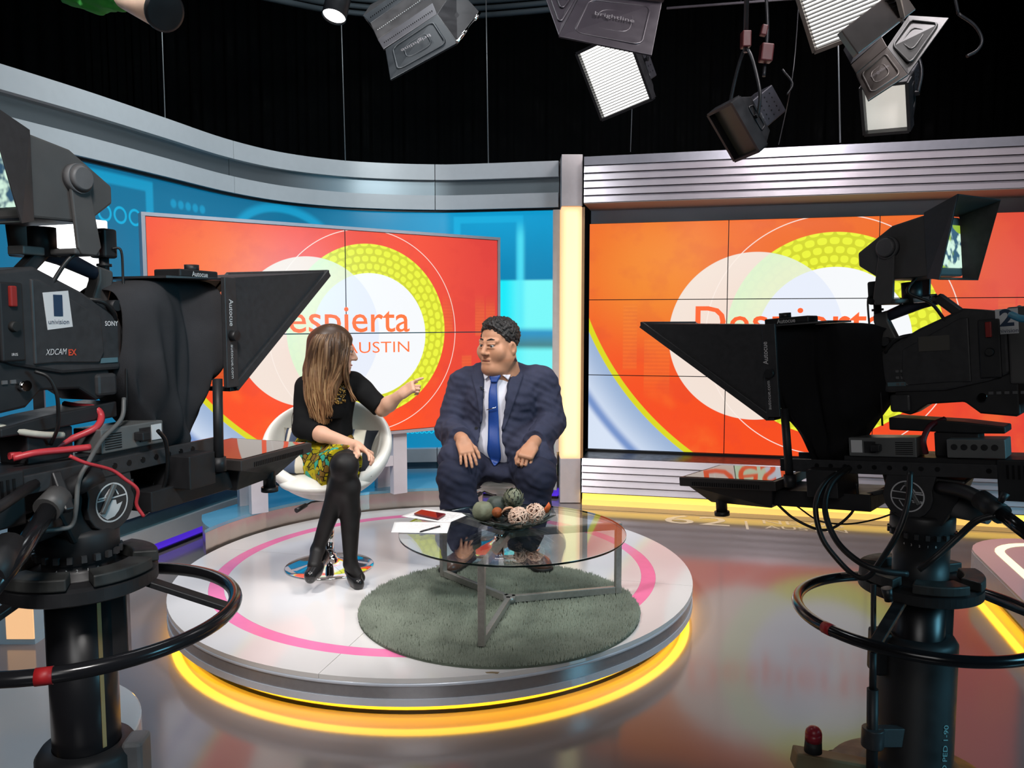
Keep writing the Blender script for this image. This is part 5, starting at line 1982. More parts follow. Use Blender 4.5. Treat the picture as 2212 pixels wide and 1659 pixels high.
def ball_thing(name, label, px, py, Y, r, m, fn=None, sc=(1, 1, 1), n=28):
    c = atY(px, py, Y)
    b = MB().ball(c, r, n, sc=sc)
    if fn:
        b.v = [c + fn((p - c)) for p in b.v]
    o = b.build(name, m)
    tag(o, label, 'decoration', 'decorative fillers in the leaf bowl')
    return o


def ribs(k, amp, dent=0.3):
    def f(v):
        a = math.atan2(v.y, v.x)
        l = v.length
        s_ = math.hypot(v.x, v.y) / max(l, 1e-6)
        f_ = 1 + amp * (abs(math.sin(a * k / 2)) - 0.5) * s_
        return Vector((v.x * f_, v.y * f_, v.z * (1 - dent * max(0, 1 - s_ * 1.8))))
    return f


GRN = mat('grey_green_gourd', srgb(112, 116, 94), 0.7, noise=0.2, nscale=20, bump=0.3, bscale=40)
GRN2 = mat('dark_green_gourd', srgb(62, 70, 64), 0.65, noise=0.3, nscale=22, bump=0.3, bscale=40)
GRN3 = mat('sage_artichoke', srgb(134, 138, 116), 0.8, noise=0.25, nscale=30, bump=0.4, bscale=60)
ball_thing('dried_gourd', 'grey green ribbed ball at the bowl left side', 1043, 1104, 3.79, 0.052, GRN, ribs(6, 0.14))
ball_thing('dried_gourd', 'dark green ball in the bowl between two paler balls', 1072, 1090, 3.86, 0.048, GRN2, ribs(5, 0.12))
# artichoke: overlapping scales on a ball
c = atY(1109, 1077, 3.84)
art = thing('dried_artichoke', 'pale green scaly artichoke ball on top of the bowl', 'decoration', c - Vector((0, 0, 0.05)), 'decorative fillers in the leaf bowl')
MB().ball(c, 0.040, 20).build('core', GRN2, art)
for k in range(60):
    z = 1 - 2 * (k + 0.5) / 60
    a = k * 2.39996
    nrm = Vector((math.sqrt(1 - z * z) * math.cos(a), math.sqrt(1 - z * z) * math.sin(a), z))
    upv = (Vector((0.1, -0.35, 0.93)) - nrm * nrm.dot(Vector((0.1, -0.35, 0.93))))
    if upv.length < 0.05:
        continue
    upv.normalize()
    sd = nrm.cross(upv)
    p0 = c + nrm * 0.0425
    b = MB()
    b.add([p0 - upv * 0.012 - sd * 0.010, p0 - upv * 0.012 + sd * 0.010, p0 + upv * 0.004 + sd * 0.009 + nrm * 0.008, p0 + upv * 0.015 + nrm * 0.013, p0 + upv * 0.004 - sd * 0.009 + nrm * 0.008, p0 + nrm * 0.010],
          [(0, 1, 5), (1, 2, 5), (2, 3, 5), (3, 4, 5), (4, 0, 5)], 0, True)
    b.build('scale', GRN3, art)
ball_thing('orange_seed_ball', 'small rusty orange ball among the green balls', 1074, 1107, 3.73, 0.026, mat('rusty_orange', srgb(140, 72, 30), 0.8, noise=0.4, nscale=40, bump=0.4), None)
c = atY(1097, 1113, 3.71)
b = MB()
random.seed(2)
for k in range(7):
    a0 = random.uniform(0, 6.28)
    b.tube([c + Vector((0.028 * math.cos(a0 + t * 0.8) * (1 - t * .05), 0.024 * math.sin(a0 + t * 0.8), -0.02 + 0.012 * t + 0.01 * math.sin(t + k))) for t in range(5)], 0.005, 6, smooth_path=4)
tag(b.build('dried_pod', mat('dark_pod', srgb(38, 28, 24), 0.7, noise=0.3)), 'dark brown curled dried pod beside the wicker ball', 'decoration', 'decorative fillers in the leaf bowl')
b = MB()
b.tube([c + Vector((-0.03, -0.01, 0.012)), c + Vector((-0.012, -0.014, 0.034)), c + Vector((0.014, -0.012, 0.040)), c + Vector((0.030, -0.01, 0.034))], 0.005, 6, smooth_path=4, rads=[0.003, 0.007, 0.006, 0.002])
tag(b.build('cane_curl', mat('pale_tan_cane', srgb(196, 150, 120), 0.7, noise=0.1)), 'pale tan cane curl over the dark pod', 'decoration', 'decorative fillers in the leaf bowl')
WICK = mat('pale_wicker', srgb(214, 184, 164), 0.75, noise=0.12, nscale=30)
for nm, px, py, Y, r, seed, lab in (('a', 1120, 1117, 3.665, 0.047, 3, 'pale wicker ball nearest the bowl front'), ('b', 1155, 1109, 3.71, 0.047, 8, 'pale wicker ball by the orange leaf')):
    c = atY(px, py, Y)
    random.seed(seed)
    b = MB()
    for k in range(26):
        ax_ = Vector((random.gauss(0, 1), random.gauss(0, 1), random.gauss(0, 1))).normalized()
        off = random.uniform(-0.5, 0.5)
        d_, u_, v_ = basis((0, 0, 0), ax_)
        rr = math.sqrt(1 - off * off)
        b.tube([c + (ax_ * off + u_ * rr * math.cos(t * math.pi / 8) + v_ * rr * math.sin(t * math.pi / 8)) * (r + 0.0025 * math.sin(3 * t + k)) for t in range(16)], 0.0026, 5, closed=True)
    o = b.build('wicker_ball', WICK)
    o['kind'] = 'thing'
    tag(o, lab, 'decoration', 'decorative fillers in the leaf bowl')
    MB().ball(c, r * 0.45, 10).build('dark_core', mat('wicker_core', srgb(120, 84, 66), 0.9), o)
c = atY(1180, 1098, 3.72)
b = MB()
vs = [c + Vector((-0.028, 0, -0.03)), c + Vector((-0.010, -0.012, 0.0)), c + Vector((0.012, -0.004, 0.032)), c + Vector((0.022, 0.0, 0.01)), c + Vector((0.012, 0.0, -0.02)), c + Vector((0.0, -0.006, -0.002))]
b.add(vs, [(0, 1, 5), (1, 2, 5), (2, 3, 5), (3, 4, 5), (4, 0, 5)], 0, True)
tag(b.build('dried_petal', mat('orange_petal', srgb(214, 96, 40), 0.6, noise=0.35, nscale=25), solid=0.003), 'orange dried petal standing at the bowl right side', 'decoration', 'decorative fillers in the leaf bowl')

# ================================================================== the two studio cameras on their pedestals
CAMB = mat('camera_charcoal', (0.040, 0.040, 0.043), 0.42, noise=0.12, nscale=60, bump=0.05, bscale=500)
CAMD = mat('camera_dark', (0.017, 0.017, 0.019), 0.5, noise=0.15)
CAMG = mat('viewfinder_grey', (0.085, 0.083, 0.083), 0.5, noise=0.08, bump=0.05, bscale=400)
GRIPB = mat('blue_grey_grip', (0.03, 0.034, 0.06), 0.55, noise=0.15)
BOXG = mat('grey_metal_box', srgb(118, 120, 120), 0.4, 0.3, noise=0.06)
STICK = mat('white_sticker', srgb(225, 226, 228), 0.5, noise=0.02)
NAVYP = mat('navy_print', srgb(40, 62, 90), 0.5)
REDC = mat('red_cable', srgb(205, 62, 70), 0.4, noise=0.08)
WHITEC = mat('cream_cable', srgb(205, 200, 186), 0.45, noise=0.08)
GREYC = mat('grey_cable', srgb(96, 98, 98), 0.5, noise=0.08)
CABLE = mat('black_cable', (0.012, 0.012, 0.013), 0.45, noise=0.2)
ORANGEP = mat('orange_red_print', srgb(222, 84, 56), 0.5)


def local(P, f, pitch, z0):
    f = Vector((f[0], f[1], 0)).normalized()
    r = Vector((f.y, -f.x, 0))
    u = Vector((0, 0, 1))
    f2 = f * math.cos(pitch) + u * math.sin(pitch)
    u2 = u * math.cos(pitch) - f * math.sin(pitch)
    M = Matrix(((f2.x, r.x, u2.x, P[0]), (f2.y, r.y, u2.y, P[1]), (f2.z, r.z, u2.z, z0), (0, 0, 0, 1)))
    return M, f2, r, u2


def sym_prism(M, prof, w0, w1=None, name='', m=None, par=None, bevel=0.003):
    """side outline (f, u), half widths w0"""
    b = MB(M)
    w1 = w0 if w1 is None else w1
    n = len(prof)
    vs = [(p[0], -w0, p[1]) for p in prof] + [(p[0], w1, p[1]) for p in prof]
    b.add(vs, [list(range(n)), list(range(2 * n - 1, n - 1, -1))] + [(i, n + i, n + (i + 1) % n, (i + 1) % n) for i in range(n)])
    return b.build(name, m, par, bevel=bevel)


def camera_rig(P, f, pitch, z0, near, num, ring_z, words):
    M, F, Rr, U = local(P, f, pitch, z0)
    M0, F0, _, _ = local(P, f, 0, z0)
    W3 = lambda a, b_, c: M @ Vector((a, b_, c))
    lat = Rr * near                      # towards the viewer's side
    # direction in which writing on the near side runs from left to right
    read = F * near
    # ---------------------------------------------------------------- camera
    t = thing('broadcast_camera', words['camera'], 'camera', W3(-0.1, 0, 0.16))
    body = [(-0.25, 0.27), (-0.25, 0.45), (-0.14, 0.468), (-0.02, 0.418), (0.09, 0.357), (0.10, 0.33), (0.09, 0.225), (-0.08, 0.225), (-0.20, 0.25)]
    bd = sym_prism(M, body, 0.068, name='body', m=CAMB, par=t, bevel=0.008)
    low = [(-0.27, 0.15), (-0.27, 0.28), (-0.20, 0.255), (-0.08, 0.228), (0.062, 0.226), (0.062, 0.165), (0.02, 0.152), (-0.03, 0.185), (-0.13, 0.19), (-0.17, 0.155), (-0.26, 0.145)]
    sym_prism(M, low, 0.060, name='lower_body', m=CAMD, par=t, bevel=0.006)
    # raised side panel with recess, both sides
    for q in (-1, 1):
        pan = [(-0.155, 0.25), (-0.155, 0.44), (-0.13, 0.438), (0.03, 0.356), (0.036, 0.27), (0.02, 0.246), (-0.10, 0.252)]
        b = MB(M)
        b.add([(p[0], 0.066 * q, p[1]) for p in pan] + [(p[0] * 0.985, 0.0735 * q, p[1]) for p in pan],
              [list(range(7, 14))] + [(i, (i + 1) % 7, 7 + (i + 1) % 7, 7 + i) for i in range(7)])
        b.build('side_panel', CAMB, t, bevel=0.003)
        MB(M).box((-0.205, 0.071 * q, 0.345), (0.055, 0.012, 0.17)).build('connector_panel', CAMD, t, bevel=0.004)
        MB(M).box((-0.205, 0.079 * q, 0.40), (0.016, 0.012, 0.045)).build('red_switch', mat('red_plastic', srgb(150, 44, 40), 0.4), t, bevel=0.003)
        MB(M).cyl((-0.205, 0.075 * q, 0.335), (-0.205, 0.088 * q, 0.335), 0.013, 0.010, 16).build('connector_cap', RUBBER, t)
        MB(M).box((0.045, 0.0605 * q, 0.19), (0.06, 0.02, 0.055)).build('front_grip', CAMB, t, bevel=0.008)
        MB(M).cyl((-0.18, 0.058 * q, 0.205), (-0.18, 0.078 * q, 0.205), 0.012, 0.012, 14).build('bnc_socket', CHROME, t)
        for k in range(5):
            MB(M).box((-0.28 + k * 0.02, 0.0605 * q, 0.215), (0.012, 0.006, 0.008)).build('button', MGREY, t)
        for k in range(6 if num == '1' else 0):
            MB(M).box((-0.30 + k * 0.012, 0.071 * q, 0.40), (0.005, 0.006, 0.06)).build('vent_slat', CAMD, t)
        MB(M).box((0.052, 0.069 * q, 0.25), (0.052, 0.003, 0.012)).build('badge', mat('teal_grey_badge', srgb(90, 120, 130), 0.5), t)
    # writing on the near side
    yy = 0.0745 * near
    sx0 = words['sticker']
    b = MB(M)
    hw, hh = (0.0335, 0.042) if num == '1' else (0.028, 0.036)
    sy_ = (0.0705 if num == '2' else 0.0735) * near
    su, sf = sx0
    tilt = -0.10 * near if num == '1' else 0.0
    b.box((sf, sy_, su), (2 * hw, 0.0016, 2 * hh), rot=(0, tilt * near, 0))
    b.build('number_sticker', STICK, t)
    ey = sy_ + 0.0012 * near
    text('number', num, NAVYP, W3(sf, ey, su - 0.012), read, U, 0.046, 0.024 if num == '1' else 0.036, t, align='CENTER', bold=0.03)
    text('lettering', 'univision', NAVYP, W3(sf, ey, su - 0.032), read, U, None, 0.054, t, align='CENTER')
    if num == '1':
        text('lettering', 'SONY', PRINT_W, W3(0.064, 0.0695 * near, 0.335), read, U, 0.0115, 0.040, t, align='CENTER', bold=0.02)
        text('lettering', 'XDCAM', PRINT_W, W3(-0.128, yy, 0.270), read, U, 0.014, 0.056, t, shear=0.3)
        text('lettering', 'EX', ORANGEP, W3(-0.068, yy, 0.267), read, U, 0.014, 0.022, t, bold=0.03)
        text('lettering', 'IRIS', PRINT_W, W3(-0.205, 0.0775 * near, 0.272), read, U, 0.006, 0.014, t, align='CENTER')
    else:
        MB(M).box((-0.06, 0.0745 * near, 0.37), (0.085, 0.003, 0.045)).build('side_display', mat('dull_lcd', (0.10, 0.095, 0.085), 0.3), t)
        for k in range(9):
            MB(M).box((0.02 + 0.014 * (k % 3), 0.0695 * near, 0.25 + 0.02 * (k // 3)), (0.009, 0.006, 0.008)).build('button', MGREY, t)
    # rear block
    MB(M).box((-0.29, 0, 0.35), (0.08, 0.138, 0.22)).build('rear_block', CAMG, t, bevel=0.006)
    MB(M).box((-0.34, 0, 0.30), (0.03, 0.10, 0.24)).build('rear_adapter', BOXG if num == '2' else CAMD, t, bevel=0.004)
    MB(M).bar((-0.27, 0.03 * near, 0.46), (-0.33, 0.03 * near, 0.36), 0.03, 0.02).build('rear_latch', BOXG, t, bevel=0.004)
    # handle and its posts
    hb = [W3(-0.15, 0, 0.47), W3(-0.06, 0, 0.505), W3(-0.01, 0, 0.498), W3(0.085, 0, 0.466), W3(0.12, 0, 0.445)]
    MB().tube(hb[1:4], 0.019, 12, smooth_path=6, rads=[0.017, 0.020, 0.020, 0.017]).build('handle_grip', GRIPB, t)
    MB(M).bar((-0.125, 0, 0.45), (-0.06, 0, 0.512), 0.035, 0.03).build('handle_rear_post', CAMB, t, bevel=0.006)
    MB(M).prism([(0.045, 0.365), (0.095, 0.355), (0.125, 0.45), (0.125, 0.474), (0.08, 0.484), (0.08, 0.45)], -0.02, 0.02, (0, 0, 0), (1, 0, 0), (0, 0, 1)).build('handle_front_post', CAMG, t, bevel=0.006)
    MB(M).box((0.07, 0, 0.375), (0.06, 0.10, 0.04)).build('front_bracket', CAMD, t, bevel=0.005)
    for q in (-1, 1):
        MB(M).cyl((0.08, 0.045 * q, 0.385), (0.08, 0.075 * q, 0.385), 0.014, 0.014, 14).build('bracket_knob', CAMD, t)
    # lens
    MB(M).lathe([(0.0, 0.0), (0.055, 0.0), (0.055, 0.06), (0.048, 0.065), (0.048, 0.15), (0.058, 0.16), (0.058, 0.22), (0.0, 0.22)], (0.085, 0, 0.295), 32, axis=(1, 0, 0)).build('lens', CAMD, t)
    # tally box on its stem
    MB(M).cyl((0.115, 0, 0.465), (0.115, 0, 0.508), 0.012, 0.012, 14).cyl((0.115, 0, 0.485), (0.115, 0, 0.492), 0.018, 0.018, 14).build('tally_stem', CAMD, t)
    MB(M).box((0.115, 0, 0.543), (0.042, 0.052, 0.074)).build('tally_box', CAMD, t, bevel=0.006)
    back = M.to_3x3() @ Vector((-1, 0, 0))
    MB(M).cyl((0.0945, 0.0, 0.525), (0.0905, 0.0, 0.525), 0.006, 0.006, 10).build('tally_lamp', emit('red_tally', (1.0, 0.08, 0.03), 3.0 if num == '2' else 0.35), t)
    if num == '1':
        text('lettering', 'TALLY LIGHT', PRINT_W, W3(0.0935, 0.018 * near, 0.568), Rr * near if near > 0 else -Rr, U, 0.0035, 0.034, t, align='RIGHT')
    MB().tube([W3(0.115, 0.027 * near, 0.53), W3(0.13, 0.042 * near, 0.525), W3(0.13, 0.045 * near, 0.45), W3(0.12, 0.06 * near, 0.36), W3(0.10, 0.075 * near, 0.25), W3(0.10, 0.07 * near, 0.12)], 0.0032, 7, smooth_path=6).build('tally_lead', CABLE, t)
    MB().tube([W3(0.0, 0.05 * near, 0.40), W3(0.03, 0.072 * near, 0.395), W3(0.05, 0.075 * near, 0.385), W3(0.075, 0.07 * near, 0.36), W3(0.085, 0.05 * near, 0.33)], 0.006, 8, smooth_path=6).build('lens_lead', CABLE, t)
    # viewfinder: hooded monitor on a fork
    cp, sp_ = math.cos(words['pan']), math.sin(words['pan']) * near
    Mv = M @ Matrix.Translation((words['vf'] - 0.05, 0, 0)) @ Matrix(((cp, sp_, 0, 0), (-sp_, cp, 0, 0), (0, 0, 1, 0), (0, 0, 0, 1))) @ Matrix.Translation((0.05, 0, 0))
    M_keep = M
    M = Mv
    W3v = lambda a, b_, c: Mv @ Vector((a, b_, c))
    vf = sym_prism(M, [(0.055, 0.63), (0.055, 0.672), (-0.06, 0.737), (-0.17, 0.752), (-0.17, 0.57), (-0.02, 0.575)], 0.098, name='viewfinder', m=CAMG, par=t, bevel=0.006)
    hood = MB(M)
    o0 = [(-0.165, -0.102, 0.755), (-0.165, 0.102, 0.755), (-0.165, 0.102, 0.565), (-0.165, -0.102, 0.565)]
    o1 = [(-0.275, -0.125, 0.785), (-0.275, 0.125, 0.785), (-0.205, 0.115, 0.555), (-0.205, -0.115, 0.555)]
    hood.add(o0 + o1, [(0, 1, 5, 4), (1, 2, 6, 5), (2, 3, 7, 6), (3, 0, 4, 7)])
    hood.build('hood', CAMB, vf, solid=0.005)
    VS = bpy.data.materials.new('viewfinder_picture')
    VS.use_nodes = True
    g = NG(VS)
    tcn = g.n.new('ShaderNodeTexCoord')
    cr = g.mix(g.step(g.noise(tcn.outputs['Object'], 26, 2), 0.45, 0.58), (0.03, 0.08, 0.14), (0.55, 0.75, 0.62))
    cr = g.mix(g.step(g.noise(tcn.outputs['Object'], 14, 1), 0.55, 0.6), cr, (0.25, 0.4, 0.02))
    g.l.new(cr, g.n['Principled BSDF'].inputs['Emission Color'])
    g.n['Principled BSDF'].inputs['Emission Strength'].default_value = 1.2
    g.n['Principled BSDF'].inputs['Base Color'].default_value = (0.01, 0.01, 0.01, 1)
    MB(M).box((-0.172, 0, 0.66), (0.004, 0.17, 0.13)).build('picture', VS, vf)
    for q in (-1, 1):
        MB(M).cyl((-0.05, 0.098 * q, 0.672), (-0.05, 0.118 * q, 0.672), 0.034, 0.034, 24).cyl((-0.05, 0.118 * q, 0.672), (-0.05, 0.127 * q, 0.672), 0.032, 0.024, 24).build('tilt_knob', MGREY, t)
        b = MB(M)
        pr = [(-0.075, 0.68), (-0.025, 0.68), (0.005, 0.52), (-0.01, 0.50), (-0.05, 0.50), (-0.06, 0.515)]
        b.add([(p[0], 0.101 * q, p[1]) for p in pr] + [(p[0], 0.111 * q, p[1]) for p in pr], [list(range(6)), list(range(11, 5, -1))] + [(i, (i + 1) % 6, 6 + (i + 1) % 6, 6 + i) for i in range(6)])
        b.build('fork_arm', CAMG, t, bevel=0.003)
    MB(M).box((-0.03, 0, 0.507), (0.07, 0.212, 0.014)).build('fork_base', CAMG, t, bevel=0.004)
    MB(M).cyl((-0.06, 0, 0.497), (-0.06, 0, 0.565), 0.03, 0.03, 20).build('swivel', CAMD, t)
    MB(M).box((-0.08, 0, 0.507), (0.10, 0.05, 0.02)).build('viewfinder_mount', CHROME if num == '2' else BOXG, t, bevel=0.003)
    M = M_keep
    MB().tube([W3(-0.02, 0.07 * near, 0.575), W3(0.0, 0.09 * near, 0.53), W3(-0.06, 0.08 * near, 0.49), W3(-0.10, 0.06 * near, 0.42), W3(-0.13, 0.066 * near, 0.40)], 0.005, 8, smooth_path=6).build('viewfinder_lead', CABLE, t)
    # ---------------------------------------------------------------- rail, wedge plate, riser
    rl = thing('camera_mounting_rail', words['rail'], 'mounting', W3(0.1, 0, -0.03))
    sym_prism(M, [(-0.23, 0.095), (-0.23, 0.115), (-0.12, 0.13), (0.085, 0.145), (0.085, 0.105), (-0.15, 0.095)], 0.055, name='wedge_plate', m=CAMD, par=rl, bevel=0.004)
    MB(M).box((-0.10, 0, 0.06), (0.12, 0.09, 0.075)).build('riser_block', CAMD, rl, bevel=0.004)
    MB(M).box((0.0, 0, 0.015), (0.44, 0.16, 0.016)).build('top_plate', CAMD, rl, bevel=0.002)
    for q in (-1, 1):
        MB(M).box((0.10, 0.085 * q, -0.012), (0.66, 0.012, 0.042)).build('side_rail', CAMB, rl, bevel=0.002)
        for k in range(12):
            if k in (1, 2):
                continue
            MB(M).cyl((-0.19 + k * 0.045, 0.0905 * q, -0.010), (-0.19 + k * 0.045, 0.0925 * q, -0.010), 0.0075, 0.0075, 12).build('hole', BLACKM, rl)
    MB(M).box((-0.285, 0.01 * near, -0.035), (0.15, 0.17, 0.12)).build('control_box', CAMD, rl, bevel=0.005)
    for k in range(8):
        MB(M).box((-0.335 + 0.014 * k, 0.0955 * near, -0.01), (0.006, 0.003, 0.04)).build('vent_slat', BLACKM, rl)
    # ---------------------------------------------------------------- power box
    pw = thing('power_box', words['power'], 'electronics', W3(0.12, 0.05 * near, 0.03))
    MB(M).box((0.10, 0.045 * near, 0.054), (0.20, 0.09, 0.06)).build('case', BOXG, pw, bevel=0.003)
    MB(M).box((0.135, 0.0915 * near, 0.054), (0.034, 0.004, 0.036)).build('mains_inlet', BLACK, pw)
    MB(M).box((0.175, 0.0912 * near, 0.056), (0.034, 0.002, 0.04)).build('rating_label', STICK, pw)
    for k in range(7):
        MB(M).box((0.035 + 0.0 * k, 0.0906 * near, 0.034 + k * 0.006), (0.05, 0.002, 0.0022)).build('vent_slat', BLACKM, pw)
    MB(M).box((0.112, 0.105 * near, 0.054), (0.026, 0.03, 0.022)).build('plug', BLACK, pw, bevel=0.003)
    # ---------------------------------------------------------------- teleprompter
    tp = thing('teleprompter', words['prompter'], 'teleprompter', W3(0.5, 0, -0.1))
    hw = 0.168
    A0, A1 = 0.165, 0.462             # bottom and top of the back frame
    fb, ft = words['bar'], words['bar'] + 0.475              # back and tip
    tipu = 0.505
    shell = MB(M)
    for q in (-1, 1):
        shell.add([(fb, hw * q, A0), (fb + 0.035, hw * q, A0 - 0.006), (ft, (hw + 0.03) * q, tipu), (fb, hw * q, A1)], [(0, 1, 2, 3)])
    shell.add([(fb, -hw, A1), (fb, hw, A1), (ft, hw + 0.03, tipu), (ft, -hw - 0.03, tipu)], [(0, 1, 2, 3)])
    shell.add([(fb - 0.16, -hw + 0.05, A1), (fb - 0.16, hw - 0.05, A1), (fb, hw, A1), (fb, -hw, A1)], [(0, 1, 2, 3)])
    shell.build('hood', CAMB, tp, solid=0.006)
    gl_ = MB(M)
    gl_.add([(fb + 0.035, -hw, A0), (fb + 0.035, hw, A0), (ft - 0.01, hw + 0.026, tipu - 0.012), (ft - 0.01, -hw - 0.026, tipu - 0.012)], [(0, 1, 2, 3)])
    gl_.build('beam_splitter', GLASS, tp, solid=0.003)
    for q in (-1, 1):
        MB(M).bar((fb + 0.03, (hw + 0.004) * q, A0 - 0.008), (ft + 0.004, (hw + 0.032) * q, tipu), 0.014, 0.024).build('glass_frame', CAMB, tp, bevel=0.002)
        MB(M).box((fb + 0.012, (hw + 0.006) * q, (A0 + A1) / 2), (0.046, 0.014, A1 - A0 + 0.01)).build('side_bar', CAMB, tp, bevel=0.002)
        MB(M).cyl((fb + 0.012, (hw + 0.012) * q, A0 + 0.14), (fb + 0.012, (hw + 0.032) * q, A0 + 0.14), 0.015, 0.015, 18).build('side_knob', BLACK, tp)
    MB(M).bar((ft, -hw - 0.035, tipu + 0.002), (ft, hw + 0.035, tipu + 0.002), 0.016, 0.016).build('front_bar', CAMB, tp, bevel=0.002)
    MB(M).bar((fb + 0.03, -hw, A0 - 0.012), (fb + 0.03, hw, A0 - 0.012), 0.03, 0.012).build('bottom_bar', CAMB, tp, bevel=0.002)
    MB(M).box((fb - 0.02, 0.06 * near, A1 + 0.014), (0.15, 0.09, 0.022)).build('top_bracket', CAMD, tp, bevel=0.004)
    MB(M).cyl((fb + 0.0, 0.06 * near, A1 + 0.022), (fb + 0.0, 0.06 * near, A1 + 0.042), 0.02, 0.02, 18).build('top_knob', BLACK, tp)
    ly = (hw + 0.0135) * near
    down = -U
    side_txt = F * near if near > 0 else F * near
    text('lettering', 'Autocue', PRINT_W, W3(fb + 0.012 - 0.008 * 1, ly, A1 - 0.055) if near > 0 else W3(fb + 0.012 + 0.006, ly, A0 + 0.17), down if near > 0 else U, F if near > 0 else F, 0.017, 0.075, tp, bold=0.01)
    text('lettering', 'autocue.com', PRINT_W, W3(fb + 0.006, ly, A0 + 0.115) if near > 0 else W3(fb + 0.016, ly, A0 + 0.02), down if near > 0 else U, F if near > 0 else F, 0.012, 0.095, tp)
    text('lettering', 'Autocue', PRINT_W, W3(fb - 0.02, (0.06 + 0.0455) * near, A1 + 0.007), read, U, 0.014, 0.062, tp, align='CENTER', bold=0.01)
    MB(M).cyl((fb - 0.02, 0.15 * near, -0.075), (fb - 0.015, 0.15 * near, A0 + 0.02), 0.0135, 0.0135, 18).cyl((fb - 0.02, 0.15 * near, -0.075), (fb - 0.02, 0.15 * near, -0.035), 0.02, 0.02, 18).build('support_rod', CAMD, tp)
    # screen that lies flat under the glass
    mon = MB(M)
    mon.box((0.60, 0, -0.075), (0.36, 0.325, 0.032))
    ms = mon.build('screen_case', mat('brown_grey_case', (0.045, 0.040, 0.039), 0.45, noise=0.1), tp, bevel=0.003)
    MB(M).box((0.60, 0, -0.0585), (0.33, 0.295, 0.002)).build('screen_glass', mat('dark_screen_glass', (0.008, 0.008, 0.01), 0.03, ior=1.9), ms)
    for q in (-1, 1):
        bv = MB(M)
        for k in range(30):
            bv.box((0.48 + k * 0.0085, 0.1632 * q, -0.080), (0.0032, 0.002, 0.014))
        bv.build('vent_slots', BLACKM, ms)['kind'] = 'stuff'
    MB(M).hull_quad([M.inverted() @ (M @ Vector(p)) for p in ((0.46, -0.11, -0.16), (0.70, -0.08, -0.16), (0.70, 0.08, -0.16), (0.46, 0.11, -0.16))], [Vector(p) for p in ((0.44, -0.14, -0.0915), (0.76, -0.14, -0.0915), (0.76, 0.14, -0.0915), (0.44, 0.14, -0.0915))]).build('screen_back', CAMD, tp, bevel=0.003)
    MB(M).box((0.34, 0, -0.125), (0.40, 0.20, 0.055)).build('support_beam', CAMD, tp, bevel=0.003)
    MB(M).box((0.27, 0.05 * near, -0.06), (0.10, 0.21, 0.09)).build('slide_block', CAMD, tp, bevel=0.003)
    MB(M).cyl((0.66, 0.08 * near, -0.20), (0.66, 0.08 * near, -0.09), 0.020, 0.020, 16).cyl((0.66, 0.08 * near, -0.205), (0.66, 0.08 * near, -0.19), 0.027, 0.027, 18).build('clamp_screw', BLACK, tp)
    MB(M).box((0.31, 0.1005 * near, -0.075), (0.05, 0.014, 0.04)).build('connector_block', BLACK, tp, bevel=0.003)
    mark = MB(M)
    mf, my, mu = 0.515, 0.1008 * near, -0.145
    for q in (-1, 1):
        mark.add([(mf + 0.013 * q, my, mu), (mf + 0.005 * q, my, mu), (mf + 0.0005 * q, my, mu + 0.031), (mf + 0.0045 * q, my, mu + 0.036)], [(0, 1, 2, 3)])
    mark.add([(mf, my, mu - 0.001), (mf + 0.004, my, mu + 0.006), (mf, my, mu + 0.014), (mf - 0.004, my, mu + 0.006)], [(0, 1, 2, 3)])
    mark.build('emblem', PRINT_W, tp)
    # cloth shroud between lens and glass
    cl = thing('black_shroud', words['cloth'], 'cloth', W3(0.25, 0, 0.0))
    secs = [(0.085, 0.080, 0.425, 0.20), (0.12, 0.105, 0.440, 0.15), (0.17, 0.120, 0.450, 0.085), (0.22, 0.115, 0.455, 0.02), (0.27, 0.095, 0.456, -0.03), (0.30, 0.085, 0.457, -0.045), (0.325, 0.11, 0.458, 0.0), (fb - 0.013, 0.148, 0.458, 0.11), (fb + 0.008, hw + 0.001, 0.461, A0 - 0.004)]
    vs, fs = [], []
    K = 44
    S2 = []
    for i in range(len(secs) - 1):
        for j in range(4):
            t_ = j / 4
            S2.append(tuple(secs[i][k] * (1 - t_) + secs[i + 1][k] * t_ for k in range(4)))
    S2.append(secs[-1])
    for i, (ff, w_, top, bot) in enumerate(S2):
        for k in range(K):
            a = 2 * math.pi * k / K
            ca, sa = math.cos(a), math.sin(a)
            e = 0.45
            x = math.copysign(abs(ca) ** e, ca) * w_
            z = (top + bot) / 2 + math.copysign(abs(sa) ** 0.6, sa) * (top - bot) / 2
            hang = max(0, (top - z) / max(0.05, top - bot))
            if sa < 0:
                x *= 1 - 0.45 * abs(sa) ** 2
            fold = 0.011 * hang * math.sin(a * 7 + i * 0.35) * math.sin(min(1, i / (len(S2) - 1)) * math.pi) + 0.006 * hang * math.sin(i * 1.1 + 3 * a)
            vs.append((ff + 0.6 * fold, x + fold * (1 if ca > 0 else -1) * 1.6, z))
    for i in range(len(S2) - 1):
        for k in range(K):
            fs.append((i * K + k, i * K + (k + 1) % K, (i + 1) * K + (k + 1) % K, (i + 1) * K + k))
    b = MB(M)
    b.add(vs, fs, 0, True)
    b.build('cloth', CLOTHBK if num == '2' else mat('grey_black_cloth', (0.042, 0.042, 0.046), 0.95, spec=0.15, noise=0.25, nscale=8, bump=0.2, bscale=500), cl, solid=0.003, sub=1)
    # ---------------------------------------------------------------- pedestal with steering ring and fluid head
    pd = thing('camera_pedestal', words['pedestal'], 'pedestal', (P[0], P[1], 0))
    X, Y = P
    G = lambda z: Vector((X, Y, z))
    hz = z0 - 0.035
    # head: tilt block with round side covers
    sym_prism(M0, [(-0.13, -0.035), (0.11, -0.035), (0.09, -0.10), (0.06, -0.185), (-0.07, -0.185), (-0.11, -0.10)], 0.07, name='tilt_block', m=CAMD, par=pd, bevel=0.008)
